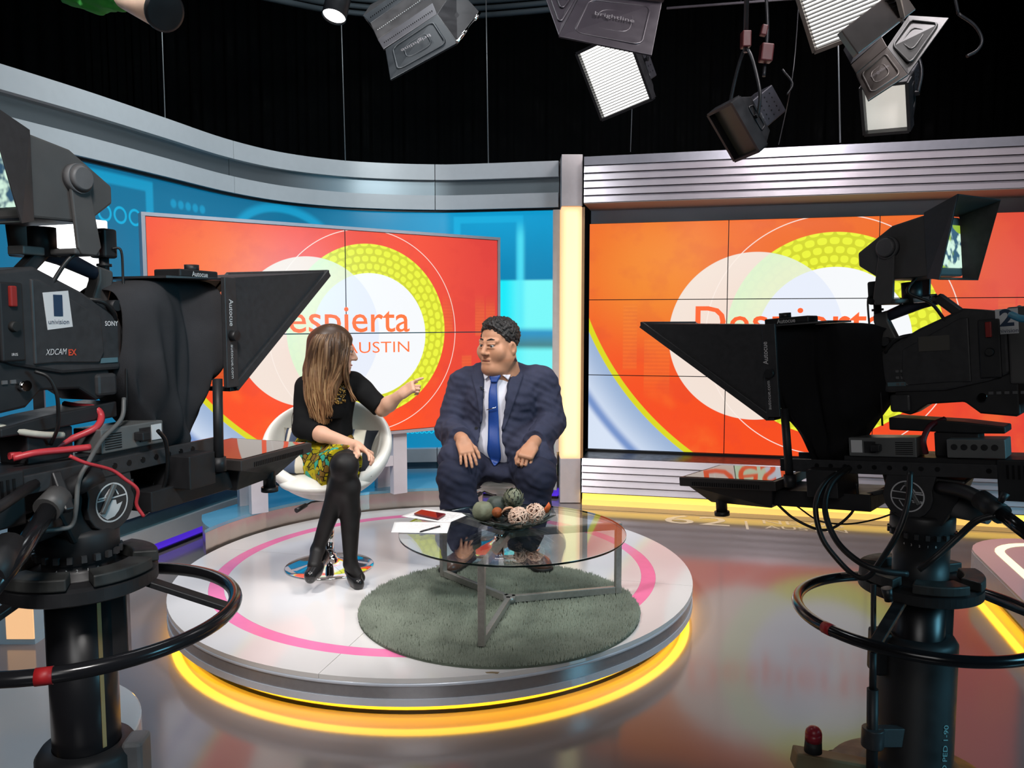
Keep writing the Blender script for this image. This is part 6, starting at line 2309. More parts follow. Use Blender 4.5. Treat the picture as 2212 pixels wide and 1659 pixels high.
    for q in (-1, 1):
        b = MB(M0)
        pr = [(-0.055, -0.02), (0.085, -0.02)] + [(0.025 + 0.072 * math.cos(a), -0.10 + 0.072 * math.sin(a)) for a in [R(20 - 22 * k) for k in range(11)]]
        n = len(pr)
        b.add([(p[0], 0.070 * q, p[1]) for p in pr] + [(p[0], 0.088 * q, p[1]) for p in pr], [list(range(n)), list(range(2 * n - 1, n - 1, -1))] + [(i, (i + 1) % n, n + (i + 1) % n, n + i) for i in range(n)])
        b.build('side_cover', CAMB, pd, bevel=0.003)
        c_ = M0 @ Vector((0.025, 0.0888 * q, -0.10))
        ax_ = M0.to_3x3() @ Vector((0, q, 0))
        em = MB(M0)
        for k in range(40):
            a, a2 = 2 * math.pi * k / 40, 2 * math.pi * (k + 1) / 40
            em.add([(0.025 + r_ * math.cos(t_), 0.0887 * q, -0.10 + r_ * math.sin(t_)) for r_, t_ in ((0.045, a), (0.049, a), (0.049, a2), (0.045, a2))], [(0, 1, 2, 3)])
        for (x0, u0, x1, u1) in ((-0.02, 0.010, 0.068, 0.012), (-0.015, 0.016, 0.02, 0.016), (0.004, 0.018, 0.02, 0.034), (0.02, 0.034, 0.036, 0.032), (0.036, 0.032, 0.045, 0.016)):
            em.bar((x0, 0.0887 * q, -0.10 + u0), (x1, 0.0887 * q, -0.10 + u1), 0.0006, 0.0035, up=(0, 0, 1))
        if num == '1':
            em.add([(0.025 + x, 0.0888 * q, -0.10 + u) for x, u in ((-0.042, -0.018), (-0.012, -0.008), (0.0, 0.006), (0.012, 0.004), (0.014, -0.008), (0.032, -0.004), (0.02, -0.024), (0.006, -0.036), (-0.016, -0.040), (-0.03, -0.030))], [list(range(10))])
        else:
            for (x0, u0, x1, u1) in ((-0.018, -0.012, 0.068, -0.010), (0.02, -0.034, 0.036, -0.032), (0.036, -0.032, 0.048, -0.014), (-0.018, -0.016, 0.01, -0.016)):
                em.bar((x0, 0.0887 * q, -0.10 + u0), (x1, 0.0887 * q, -0.10 + u1), 0.0006, 0.003, up=(0, 0, 1))
        em.build('emblem', PRINT_W if num == '1' else mat('dull_print', (0.7, 0.7, 0.72), 0.5), pd)
    MB(M0).cyl((-0.05, 0.02 * near, -0.12), (-0.19, 0.05 * near, -0.125), 0.038, 0.034, 20).build('drag_barrel', MGREY if num == '2' else CAMD, pd)
    MB(M0).bar((0.03, 0.094 * near, -0.055), (-0.01, 0.094 * near, -0.12), 0.008, 0.012).build('tilt_lever', BOXG, pd, bevel=0.002)
    if num == '2':
        MB(M0).bar((0.10, 0.05 * near, -0.10), (0.17, 0.07 * near, -0.125), 0.014, 0.014).build('brake_lever', CAMD, pd, bevel=0.003)
    top = hz - 0.125
    pz = ring_z + 0.115
    MB().lathe([(0.0, top), (0.088, top), (0.094, top - 0.012), (0.094, top - 0.05), (0.090, top - 0.055), (0.090, top - 0.075), (0.082, top - 0.08), (0.082, pz + 0.01), (0.115, pz + 0.004), (0.115, pz - 0.01), (0.0, pz - 0.01)], G(0), 48).build('pan_bowl', CAMD, pd)
    for k in range(20):
        a = 2 * math.pi * k / 20
        d = Vector((math.cos(a), math.sin(a), 0))
        MB().box(G(top - 0.062) + d * 0.093, (0.014, 0.012, 0.016), rot=(0, 0, a)).build('drag_tooth', CAMB, pd)
    for k, s_ in enumerate('4 3 2 1 0'.split()):
        a = math.atan2(-Y, -X) + (k - 2.2) * 0.28
        d = Vector((math.cos(a), math.sin(a), 0))
        text('dial_number', s_, PRINT_W, G(top - 0.095) + d * 0.0828, Vector((-math.sin(a), math.cos(a), 0)), (0, 0, 1), 0.007, None, pd, align='CENTER')
    MB().lathe([(0.0, pz), (0.165, pz), (0.18, pz - 0.006), (0.18, pz - 0.035), (0.165, pz - 0.042), (0.0, pz - 0.042)], G(0), 64, smooth=False).build('top_plate', CAMD, pd)
    for k in range(5):
        a0 = k * 2 * math.pi / 5 + 0.35
        n = 9
        vs = []
        for i in range(n + 1):
            a = a0 + 0.95 * i / n
            for r_, z_ in ((0.118, pz + 0.001), (0.182, pz + 0.001), (0.180, pz + 0.030), (0.122, pz + 0.032)):
                vs.append(G(z_) + Vector((r_ * math.cos(a), r_ * math.sin(a), 0)))
        fs = []
        for i in range(n):
            for q in range(4):
                fs.append((4 * i + q, 4 * i + (q + 1) % 4, 4 * i + 4 + (q + 1) % 4, 4 * i + 4 + q))
        fs += [(0, 1, 2, 3), (4 * n + 3, 4 * n + 2, 4 * n + 1, 4 * n)]
        MB().add(vs, fs).build('trim_weight', mat('cast_dark_weight', (0.030, 0.031, 0.030), 0.6, noise=0.3), pd, bevel=0.004)
    rg = [G(ring_z) + Vector((0.365 * math.cos(2 * math.pi * k / 72), 0.365 * math.sin(2 * math.pi * k / 72), 0)) for k in range(72)]
    rng_ = MB().tube(rg, 0.0175, 14, closed=True).build('steering_ring', BLACKG, pd)
    for a in words['tape']:
        pp = [G(ring_z) + Vector((0.365 * math.cos(a + x), 0.365 * math.sin(a + x), 0)) for x in (-0.045, 0, 0.045)]
        MB().tube(pp, 0.0188, 14).build('red_tape', REDP, rng_)
    for k in range(3):
        a = words['spoke'] + k * 2 * math.pi / 3
        d = Vector((math.cos(a), math.sin(a), 0))
        MB().bar(G(pz - 0.03) + d * 0.15, G(ring_z + 0.004) + d * 0.368, 0.034, 0.016).build('spoke', BLACK, pd, bevel=0.003)
    MB().cyl(G(0.30), G(pz - 0.03), 0.0785, 0.0785, 40).build('column', mat('black_column', (0.010, 0.010, 0.012), 0.3, noise=0.15, nscale=5), pd)
    for q in words['guards']:
        a = q
        d = Vector((math.cos(a), math.sin(a), 0))
        MB().box(G(pz - 0.15) + d * 0.085, (0.045, 0.06, 0.22), rot=(0, 0, a)).build('column_guard', CAMD, pd, bevel=0.006)
    a = words['scale']
    d = Vector((math.cos(a), math.sin(a), 0))
    MB().box(G((pz + 0.50) / 2) + d * 0.0785, (0.003, 0.010, pz - 0.58), rot=(0, 0, a)).build('height_scale', mat('brass_scale', srgb(176, 150, 104), 0.35, 0.5), pd)
    hzz = words['house']
    MB().lathe([(0.0795, hzz), (0.105, hzz), (0.118, hzz - 0.02), (0.118, 0.20), (0.16, 0.14), (0.25, 0.115), (0.26, 0.10), (0.26, 0.05), (0.0, 0.05)], G(0), 48).build('base_housing', CAMD, pd)
    a = words['bracket']
    d = Vector((math.cos(a), math.sin(a), 0))
    MB().box(G(hzz - 0.06) + d * 0.12, (0.05, 0.075, 0.14), rot=(0, 0, a)).build('housing_bracket', MGREY if num == '1' else CAMD, pd, bevel=0.01)
    for k in range(3):
        a = words['spoke'] + 0.6 + k * 2 * math.pi / 3
        d = Vector((math.cos(a), math.sin(a), 0))
        s_ = Vector((-d.y, d.x, 0)) * 0.02
        MB().cyl(G(0.055) + d * 0.235 - s_, G(0.055) + d * 0.235 + s_, 0.055, 0.055, 20).build('wheel', RUBBER, pd)
    return M, pd, tp


M1, PED1, TP1 = camera_rig((-1.08, 1.92), (0.33, 0.94), 0.0, 1.25, 1, '1', 0.865, dict(vf=0.0, pan=0.0, bar=0.36,
    camera='studio camera number 1 with grey viewfinder and white number sticker', rail='perforated black rail under studio camera number 1',
    power='grey power box with plug and label under studio camera number 1', prompter='teleprompter hood with flat screen in front of studio camera number 1',
    cloth='charcoal cloth shroud hanging behind the hood of studio camera number 1', pedestal='black pedestal with steering ring at the left carrying studio camera number 1',
    sticker=(0.372, -0.09), tape=(R(-72),), spoke=R(4), guards=(R(150), R(18)), scale=R(-32), house=0.53, bracket=R(5)))
M2, PED2, TP2 = camera_rig((1.30, 2.45), (-0.76, 0.65), R(-5), 1.155, -1, '2', 0.665, dict(vf=0.07, pan=R(15), bar=0.395,
    camera='dark studio camera number 2 with red tally lamp lit', rail='black rail under studio camera number 2',
    power='box with round sockets under studio camera number 2', prompter='dark teleprompter hood with flat screen in front of studio camera number 2',
    cloth='pitch black cloth shroud hanging behind the hood of studio camera number 2', pedestal='black pedestal with red foot brake knob carrying studio camera number 2',
    sticker=(0.420, -0.250), tape=(R(-159),), spoke=R(-135), guards=(R(10), R(75)), scale=R(20), house=0.60, bracket=R(180)))


# extras of the right pedestal: bleed rod, foot brake with red knob, lettering
def px(pts):
    return [atY(*p) for p in pts]


MB().cyl(atY(1887, 1262, 2.36), atY(1886, 1500, 2.34), 0.008, 0.008, 12).cyl(atY(1886, 1410, 2.345), atY(1885, 1500, 2.34), 0.0105, 0.0105, 12).cyl(atY(1885, 1488, 2.34), atY(1883, 1700, 2.33), 0.017, 0.017, 14).build('bleed_rod', CAMD, PED2)
MB().cyl(atY(1886, 1572, 2.335), atY(1884, 1612, 2.335), 0.033, 0.033, 18).bar(atY(1886, 1590, 2.335), atY(1945, 1590, 2.36), 0.03, 0.06).build('rod_clamp', CAMB, PED2, bevel=0.003)
MB().cyl(atY(1915, 1270, 2.3), atY(1920, 1298, 2.3), 0.016, 0.012, 14).build('lock_knob', BLACK, PED2)
bp = atY(1757, 1600, 2.42)
MB().cyl(bp, bp + Vector((0, 0, 0.026)), 0.026, 0.026, 20).ball(bp + Vector((0, 0, 0.026)), 0.0255, 16, sc=(1, 1, 0.9)).build('red_knob', mat('red_knob_plastic', srgb(150, 30, 44), 0.35), PED2)
MB().cyl(bp - Vector((0, 0, 0.035)), bp + Vector((0, 0, 0.001)), 0.028, 0.026, 18).build('knob_collar', RUBBER, PED2)
MB().bar(bp + Vector((-0.055, 0.02, -0.065)), bp + Vector((0.27, 0.0, -0.115)), 0.06, 0.055).build('brake_arm', mat('tan_painted_arm', srgb(128, 112, 84), 0.5, noise=0.1), PED2, bevel=0.006)
text('lettering', 'COMMAND PED 1-90', mat('cyan_print', srgb(160, 232, 240), 0.5), atY(2040, 1760, 2.335), (0, 0, 1), (-1, 0.0, 0), 0.014, 0.29, PED2)

# ------------------------------------------------------------------ loose cables
cabs = [
    ('red_cable', 'thick red cable looping from below studio camera number 1', REDC, 0.0085, [(20, 985, 1.74), (90, 978, 1.80), (150, 950, 1.86), (205, 925, 1.90), (219, 900, 1.93), (205, 882, 1.93), (170, 878, 1.93), (140, 873, 1.95)]),
    ('red_cable', 'thin red cable hanging down past the tilt head emblem', REDC, 0.0042, [(150, 985, 1.72), (185, 1000, 1.74), (240, 1015, 1.80), (270, 1035, 1.82), (297, 1058, 1.84), (295, 1090, 1.85), (311, 1116, 1.86)]),
    ('red_cable', 'red cable lying along the perforated rail of studio camera number 1', REDC, 0.0080, [(28, 990, 1.72), (80, 978, 1.75), (140, 972, 1.80), (195, 966, 1.84)]),
    ('white_cable', 'cream cable crossing behind the red cables at the left edge', WHITEC, 0.0078, [(-20, 918, 1.70), (40, 932, 1.73), (90, 939, 1.77), (136, 940, 1.82)]),
    ('grey_cable', 'grey cable falling from camera number 1 past its tilt head', GREYC, 0.0055, [(268, 860, 1.98), (262, 905, 1.95), (220, 950, 1.88), (190, 1000, 1.80), (170, 1040, 1.78), (164, 1100, 1.77), (155, 1135, 1.77), (130, 1143, 1.75), (95, 1146, 1.72)]),
    ('black_cable', 'black cable drooping from the grey power box of camera number 1', CABLE, 0.0052, [(341, 930, 2.0), (358, 955, 2.03), (362, 1010, 2.06), (350, 1060, 2.08), (318, 1100, 2.06), (295, 1095, 2.02), (286, 1060, 1.98), (284, 1035, 1.98)]),
    ('black_cable', 'thin black cable hanging under the prompter of camera number 1', CABLE, 0.0036, [(392, 1030, 2.2), (384, 1055, 2.2), (358, 1078, 2.18), (330, 1096, 2.14), (312, 1108, 2.1), (335, 1035, 2.12)]),
    ('black_cable', 'black cable with metal tip curving down from camera number 1 body', CABLE, 0.0042, [(75, 802, 1.74), (105, 815, 1.75), (122, 850, 1.76), (126, 890, 1.77), (124, 925, 1.78), (110, 960, 1.80)]),
    ('black_cable', 'long black cable looping outermost under prompter of camera number 2', CABLE, 0.0085, [(1830, 1010, 2.5), (1785, 1040, 2.46), (1762, 1090, 2.42), (1775, 1160, 2.38), (1815, 1215, 2.34), (1850, 1245, 2.3), (1875, 1245, 2.28), (1900, 1215, 2.26), (1940, 1150, 2.24), (1962, 1080, 2.26), (1966, 1020, 2.3)]),
    ('black_cable', 'long black cable looping innermost under prompter of camera number 2', CABLE, 0.0095, [(1835, 1010, 2.5), (1795, 1045, 2.45), (1782, 1100, 2.4), (1805, 1165, 2.34), (1850, 1210, 2.28), (1900, 1232, 2.24), (1960, 1240, 2.24)]),
    ('black_cable', 'thin black cable sagging left of the tilt head of camera number 2', CABLE, 0.0045, [(1850, 1045, 2.5), (1852, 1075, 2.5), (1838, 1110, 2.5), (1800, 1140, 2.52), (1765, 1143, 2.56), (1715, 1120, 2.6), (1680, 1090, 2.62)]),
    ('black_cable', 'thinnest black cable sagging before the yellow floor glow', CABLE, 0.0028, [(1722, 1094, 2.62), (1770, 1125, 2.6), (1830, 1132, 2.56), (1890, 1122, 2.5), (1935, 1107, 2.42)]),
    ('black_cable', 'black cable bowing from pan arm to plate of camera number 2', CABLE, 0.0095, [(2155, 1112, 2.12), (2110, 1125, 2.14), (2070, 1160, 2.16), (2020, 1205, 2.16), (1985, 1230, 2.18)]),
    ('red_cable', 'dark red cable arching under the body of camera number 2', mat('dull_red_cable', srgb(96, 34, 44), 0.5), 0.0085, [(2040, 905, 2.4), (2010, 920, 2.38), (1995, 950, 2.36), (2000, 980, 2.36)]),
    ('blue_cable', 'bright blue cable leaving the back of camera number 2', mat('blue_cable', srgb(40, 150, 190), 0.4), 0.010, [(2185, 680, 2.16), (2205, 688, 2.1), (2240, 690, 2.05)]),
]
for nm, lab, m_, r_, pts in cabs:
    o = MB().tube(px(pts), r_, 8, smooth_path=7).build(nm, m_)
    tag(o, lab, 'cable')
# pan bars
b = MB()
b.tube(px([(215, 1022, 1.84), (140, 1062, 1.78)]), 0.024, 16)
b.build('pan_bar_socket', CAMD, PED1)
MB().tube(px([(128, 1072, 1.76), (100, 1102, 1.71)]), 0.030, 16).build('pan_bar_clamp', CAMG, PED1)
MB().tube(px([(112, 1088, 1.73), (40, 1200, 1.58), (-40, 1300, 1.45)]), 0.0195, 16).build('pan_bar', BLACKG, PED1)
MB().tube(px([(24, 1180, 1.60), (-30, 1250, 1.49)]), 0.034, 16).build('zoom_control', CAMD, PED1)
MB().bar(atY(118, 1022, 1.77), atY(148, 1105, 1.74), 0.022, 0.022).build('clamp_lever', CAMD, PED1, bevel=0.004)
MB().tube(px([(75, 1045, 1.72), (0, 1095, 1.58), (-60, 1130, 1.5)]), 0.012, 10).build('far_pan_bar', CAMD, PED1)
MB().tube(px([(2030, 1052, 2.36), (2085, 1062, 2.26), (2130, 1085, 2.18)]), 0.020, 14, smooth_path=5).build('pan_bar_socket', CAMD, PED2)
MB().tube(px([(2118, 1078, 2.20), (2165, 1112, 2.12)]), 0.029, 14).build('pan_bar_clamp', CAMD, PED2)
MB().tube(px([(2150, 1100, 2.14), (2250, 1175, 1.98)]), 0.019, 14).build('pan_bar', BLACKG, PED2)
MB().cyl(atY(2160, 1085, 2.12), atY(2172, 1065, 2.12), 0.008, 0.012, 12).build('clamp_knob', CAMD, PED2)
# small connection boxes of the right rig
cb = thing('connector_box', 'grey box with a row of round sockets behind camera number 2', 'electronics', atY(2090, 965, 2.3))
MB(M2).box((-0.16, -0.05, 0.055), (0.15, 0.10, 0.055)).build('case', BOXG, cb, bevel=0.003)
for k in range(5):
    MB(M2).cyl((-0.105 - 0.026 * k, -0.1005, 0.06), (-0.105 - 0.026 * k, -0.103, 0.06), 0.009, 0.009, 14).build('socket', BLACK, cb)

# ================================================================== lighting grid, hung lamps, wires
LAMPB = mat('lamp_black_steel', (0.022, 0.022, 0.025), 0.4, 0.3, noise=0.15)
LAMPG = mat('lamp_grey_steel', srgb(66, 66, 72), 0.4, 0.4, noise=0.08)
LAMPP = mat('lamp_grey_purple_steel', srgb(52, 47, 54), 0.38, 0.35, noise=0.08)
LAMPD = mat('lamp_slate_steel', srgb(31, 37, 43), 0.4, 0.35, noise=0.1)
LITW = emit('lamp_tube_light', (1.0, 0.98, 0.92), 2.2)
LITS = emit('lamp_soft_light', (1.0, 0.97, 0.88), 0.5)
CLAMPR = mat('red_clamp', srgb(84, 28, 30), 0.45, noise=0.1)
WIREM = mat('steel_wire', srgb(150, 155, 158), 0.4, 0.6)


PALEL = mat('pale_pressed_lettering', srgb(120, 116, 120), 0.35, 0.4)  # paler than the door steel


def bil(Q, u, v):
    return Q[0].lerp(Q[1], u).lerp(Q[3].lerp(Q[2], u), v)


def flap(par, Q, m, words=None, th=0.008, name='barn_door', ridges=True, flip=False):
    """sheet-steel door with pressed rounded frames and pressed lettering"""
    n = (Q[1] - Q[0]).cross(Q[3] - Q[0]).normalized()
    if n.dot(Vector((0, 0, EYE)) - Q[0]) < 0:
        n = -n
    b = MB()
    b.hull_quad([q - n * th for q in Q], [q for q in Q])
    f = b.build(name, m, par, bevel=0.002)
    if ridges:
        for ins, r in ((0.13, 0.006), (0.30, 0.005)):
            pts = []
            rr = 0.10 if ins < 0.2 else 0.12
            for (cu, cv, a0) in ((1 - ins - rr, 1 - ins - rr, 0), (ins + rr, 1 - ins - rr, 90), (ins + rr, ins + rr, 180), (1 - ins - rr, ins + rr, 270)):
                for k in range(5):
                    a = R(a0 + 22.5 * k)
                    pts.append(bil(Q, cu + rr * math.cos(a), cv + rr * math.sin(a)))
            MB().tube(pts, r, 6, closed=True).build('pressed_frame', m, f)
    if words:
        c = bil(Q, 0.5, 0.5) + n * 0.002
        u = (Q[1] - Q[0])
        v = (Q[3] - Q[0])
        if flip:
            u, v = -u, -v
        uu = u.normalized()
        vv = (v - uu * v.dot(uu)).normalized()
        if uu.cross(vv).dot(n) < 0:
            vv = -vv
        text('pressed_lettering', words, PALEL, c - vv * 0.010 + n * 0.010, uu, vv, None, u.length * 0.44, f, align='CENTER', depth=0.003)
    return f


def hang(par, p, top=8.0, m=None):
    p = Vector(p)
    MB().cyl(p, Vector((p.x, p.y, top)), 0.014, 0.014, 10).build('hanger', m or LAMPB, par)


def fixture(label, px_, py_, Y, n, v2, w, h, d, lit, body=LAMPB, louvers=True, group='studio lamps hung from the grid', back=None, wider=1.0, blen=0.2):
    c = atY(px_, py_, Y)
    n = Vector(n).normalized()
    v = Vector((v2[0], 0, -v2[1]))
    v.y = -(v.x * n.x + v.z * n.z) / n.y
    v.normalize()
    u = n.cross(v).normalized()
    Mx = Matrix((u, v, n)).transposed().to_4x4()
    Mx.translation = c
    t = thing('studio_lamp', label, 'lamp', c, group)
    fr = MB(Mx)
    for a, b_, c_, e in ((-w / 2, 0, 0.016, h), (w / 2, 0, 0.016, h), (0, -h / 2, w, 0.016), (0, h / 2, w, 0.016)):
        fr.box((a, b_, -0.03), (c_ + 0.0, e, 0.08))
    fr.build('front_frame', body, t)
    MB(Mx).box((0, 0, -0.04), (w - 0.016, h - 0.016, 0.01)).build('light_face', lit, t)
    if louvers:
        k = int(h / 0.016)
        for i in range(k):
            MB(Mx).box((0, -h / 2 + (i + 0.5) * h / k, -0.022), (w - 0.016, 0.0035, 0.026)).build('louver_slat', LAMPG, t)
    A = [Vector((x * w / 2, y * h / 2, -0.065)) for x, y in ((-1, -1), (1, -1), (1, 1), (-1, 1))]
    B_ = [Vector((x * w * 0.42, y * h * 0.36, -d)) for x, y in ((-1, -1), (1, -1), (1, 1), (-1, 1))]
    MB(Mx).hull_quad(A, B_).build('housing', body, t, bevel=0.004)
    bb = MB(Mx)
    BL = blen
    bb.box((0, 0, -d - BL / 2), (w * 0.70, h * 0.56, BL), taper=1.0)
    ho = bb.build('ballast_box', back or LAMPG, t, bevel=0.006)
    hb = MB(Mx)
    for i in range(6):
        for j in range(3):
            hb.cyl((w * (-0.2 + 0.08 * i), h * (-0.14 + 0.14 * j), -d - BL - 0.0005), (w * (-0.2 + 0.08 * i), h * (-0.14 + 0.14 * j), -d - BL - 0.002), 0.006, 0.006, 8)
    for i in range(5):
        for j in range(3):
            for q in (-1, 1):
                hb.cyl((w * 0.3505 * q, h * (-0.18 + 0.09 * i), -d - BL * (0.25 + 0.25 * j)), (w * 0.354 * q, h * (-0.18 + 0.09 * i), -d - BL * (0.25 + 0.25 * j)), 0.005, 0.005, 8)
                hb.cyl((w * (-0.24 + 0.12 * i), h * 0.2805 * q, -d - BL * (0.25 + 0.25 * j)), (w * (-0.24 + 0.12 * i), h * 0.284 * q, -d - BL * (0.25 + 0.25 * j)), 0.005, 0.005, 8)
    hb.build('vent_holes', BLACKM, ho)['kind'] = 'stuff'
    R3 = Mx.to_3x3()
    for q in (-1, 1):
        text('maker_name', 'brightline', PRINT_W, Mx @ Vector((w * 0.352 * q, 0, -d - BL * 0.12)), R3 @ Vector((0, q, 0)), R3 @ Vector((0, 0, 1)), 0.016, h * 0.36, ho, align='CENTER')
        for P4 in ([Vector((q * w * 0.5, -h * 0.40, -0.075)), Vector((q * w * 0.5, h * 0.40, -0.075)), Vector((q * w * 0.43, h * 0.32, -d * 0.94)), Vector((q * w * 0.43, -h * 0.32, -d * 0.94))],):
            pts = []
            for (cu, cv, a0) in ((0.72, 0.72, 0), (0.28, 0.72, 90), (0.28, 0.28, 180), (0.72, 0.28, 270)):
                for k in range(4):
                    a = R(a0 + 30 * k)
                    pts.append(Mx @ (bil(P4, cu + 0.1 * math.cos(a), cv + 0.1 * math.sin(a)) + Vector((q * 0.001, 0, 0))))
            MB().tube(pts, 0.004, 6, closed=True).build('pressed_frame', body, t)
    for s_ in (-1, 1):
        MB(Mx).bar((s_ * (w / 2 + 0.012), 0, -d * 0.6), (s_ * (w / 2 + 0.012), -0.02, -d * 0.6 - 0.0), 0.02, 0.02).build('yoke_pivot', LAMPB, t)
    yk = c - n * d * 0.6
    top = yk + Vector((0.0, 0.0, 0.42))
    MB().tube([yk + u * (w / 2 + 0.014), yk + u * (w / 2 + 0.02) + Vector((0, 0, 0.16)), top, yk - u * (w / 2 + 0.02) + Vector((0, 0, 0.16)), yk - u * (w / 2 + 0.014)], 0.010, 8, smooth_path=6).build('yoke', LAMPB, t)
    hang(t, top - Vector((0, 0, 0.02)))
    MB().box(top + Vector((0, 0, 0.05)), (0.05, 0.06, 0.09)).build('clamp', CLAMPR, t, bevel=0.006)
    return t, Mx


# lit panel in the middle, facing the room
fixture('bright louvered lamp panel hanging top centre above the light pillar', 1326, 165, 4.9, (-0.42, -0.80, -0.42), (60, 130), 0.34, 0.42, 0.20, LITW)
# big pressed doors above it
t = thing('studio_lamp', 'grey purple barn door lamp at top centre with pressed lettering', 'lamp', atY(1300, 40, 3.7), 'studio lamps hung from the grid')
Q = [atY(1207, 78, 3.55), atY(1408, 119, 3.55), atY(1430, 4, 3.85), atY(1256, -14, 3.85)]
flap(t, Q, LAMPP, 'brightline')
Q2 = [atY(1207, 76, 3.55), atY(1254, -14, 3.85), atY(1240, -60, 4.1), atY(1172, -22, 3.9)]
flap(t, Q2, LAMPP)
MB().hull_quad([atY(1250, -12, 3.87), atY(1432, 6, 3.87), atY(1446, -22, 4.2), atY(1246, -60, 4.2)], [atY(1265, -50, 3.8), atY(1445, -20, 3.8), atY(1455, -70, 4.15), atY(1260, -110, 4.15)]).build('housing', LAMPP, t)
MB().bar(atY(1428, 16, 3.84), atY(1250, -6, 3.84), 0.012, 0.02).build('hinge_bar', LAMPG, t)
hang(t, atY(1340, -70, 4.0))
# slotted lamp with slate doors left of centre
t = thing('studio_lamp', 'slate barn door lamp with slotted bands left of top centre', 'lamp', atY(900, 50, 3.3), 'studio lamps hung from the grid')
Q = [atY(843, 172, 3.15), atY(988, 92, 3.15), atY(944, 30, 3.3), atY(832, 106, 3.3)]
flap(t, Q, LAMPD, 'brightline', flip=True)
bands = [((828, 106), (944, 30), (934, 6), (816, 86), LAMPG), ((816, 86), (934, 6), (916, -32), (800, 50), LAMPB), ((800, 50), (916, -32), (906, -50), (784, 34), LAMPD)]
for k, (a, b_, c_, d_, m_) in enumerate(bands):
    y0, y1 = 3.3 + 0.06 * k, 3.36 + 0.06 * k
    q = [atY(*a, y0), atY(*b_, y0), atY(*c_, y1), atY(*d_, y1)]
    f = flap(t, q, m_, None, name='slotted_band', ridges=False)
    sb = MB()
    nn = (q[1] - q[0]).cross(q[3] - q[0]).normalized()
    if nn.dot(Vector((0, 0, EYE)) - q[0]) < 0:
        nn = -nn
    for i in range(26):
        p0, p1 = bil(q, 0.06 + i * 0.035, 0.42), bil(q, 0.075 + i * 0.035, 0.42)
        sb.bar(p0 + nn * 0.0006, p1 + nn * 0.0006, 0.0016, 0.006, up=nn)
    sb.build('slots', BLACKM if k != 1 else PRINT_W, f)['kind'] = 'stuff'
MB().hull_quad([atY(784, 34, 3.5), atY(940, -60, 3.5), atY(980, 40, 3.5), atY(840, 110, 3.5)], [atY(800, 10, 4.0), atY(950, -70, 4.0), atY(990, 10, 4.0), atY(850, 70, 4.0)]).build('housing', LAMPB, t)
flap(t, [atY(988, 92, 3.15), atY(1036, 26, 3.4), atY(985, -30, 3.6), atY(944, 30, 3.3)], LAMPB, ridges=False)
MB().cyl(atY(987, 91, 3.14), atY(1022, 46, 3.30), 0.006, 0.006, 8).build('bright_edge', CHROME, t)
MB().cyl(atY(1026, 42, 3.31), atY(1036, 27, 3.36), 0.006, 0.006, 8).build('bright_edge', CHROME, t)
hang(t, atY(910, -30, 3.8))
# small unlit lamp
t, Mx = fixture('small unlit black lamp hanging lowest, right of top centre', 1585, 286, 4.6, (-0.72, -0.42, -0.60), (57, 81), 0.20, 0.31, 0.16, mat('dull_olive_lens', srgb(72, 72, 62), 0.35), louvers=False, back=mat('lamp_dark_grey', srgb(58, 58, 66), 0.45, 0.3, noise=0.1))
MB().tube([atY(1655, -10, 4.7), atY(1658, 60, 4.7), atY(1654, 120, 4.7), atY(1650, 165, 4.68)], 0.010, 8, smooth_path=5).build('hanger', LAMPB, t)
MB().box(atY(1655, 115, 4.66), (0.07, 0.06, 0.10), rot=(0, 0.1, 0)).build('red_clamp', CLAMPR, t, bevel=0.008)
MB().box(atY(1650, 66, 4.66), (0.035, 0.04, 0.06), rot=(0, 0.2, 0)).build('red_clamp', CLAMPR, t, bevel=0.006)
MB().tube([atY(1690, 150, 4.65), atY(1712, 180, 4.64), atY(1700, 205, 4.62)], 0.006, 8, smooth_path=5).build('lead', LAMPB, t)
# lit panel cut by the top edge
fixture('large lit louvered lamp cut off by the top edge at right', 1822, -28, 3.4, (-0.40, -0.72, -0.56), (46, 80), 0.36, 0.42, 0.2, LITW, body=mat('lamp_warm_grey_steel', srgb(128, 116, 108), 0.4, 0.3, noise=0.08), wider=1)
t = thing('studio_lamp', 'barn door lamp with two pressed doors at upper right', 'lamp', atY(1930, 90, 3.7), 'studio lamps hung from the grid')
LAMPW = mat('lamp_brown_grey_steel', srgb(76, 69, 66), 0.35, 0.4, noise=0.08)
flap(t, [atY(1875, 217, 3.45), atY(1961, 161, 3.45), atY(1916, 102, 3.6), atY(1849, 160, 3.6)], LAMPW, 'brightline')
flap(t, [atY(1961, 161, 3.45), atY(2050, 38, 3.6), atY(1963, 33, 3.8), atY(1916, 102, 3.6)], mat('lamp_shiny_grey_steel', srgb(52, 52, 52), 0.3, 0.3, noise=0.1), None)
flap(t, [atY(1849, 158, 3.61), atY(1916, 100, 3.61), atY(1905, 80, 3.7), atY(1838, 140, 3.7)], LAMPW, None, name='slotted_band', ridges=False)
MB().hull_quad([atY(1838, 138, 3.7), atY(1905, 80, 3.7), atY(1963, 33, 3.85), atY(1880, 20, 3.9)], [atY(1822, 108, 4.0), atY(1895, 70, 4.0), atY(1950, 10, 4.1), atY(1870, 5, 4.1)]).build('housing', LAMPG, t)
MB().bar(atY(1955, 0, 3.4), atY(1830, 96, 3.4), 0.05, 0.12).build('upper_door', LAMPW, t, bevel=0.004)
hang(t, atY(1905, 20, 4.0))
fixture('half lit lamp with grey perforated box behind the two pressed doors', 1912, 236, 4.2, (-0.52, -0.62, -0.58), (24, 60), 0.22, 0.26, 0.24, LITS, louvers=False)
t = thing('lamp_cable_loop', 'dark cable loop hanging from the lamp at upper right', 'cable', atY(2110, 90, 4.2))
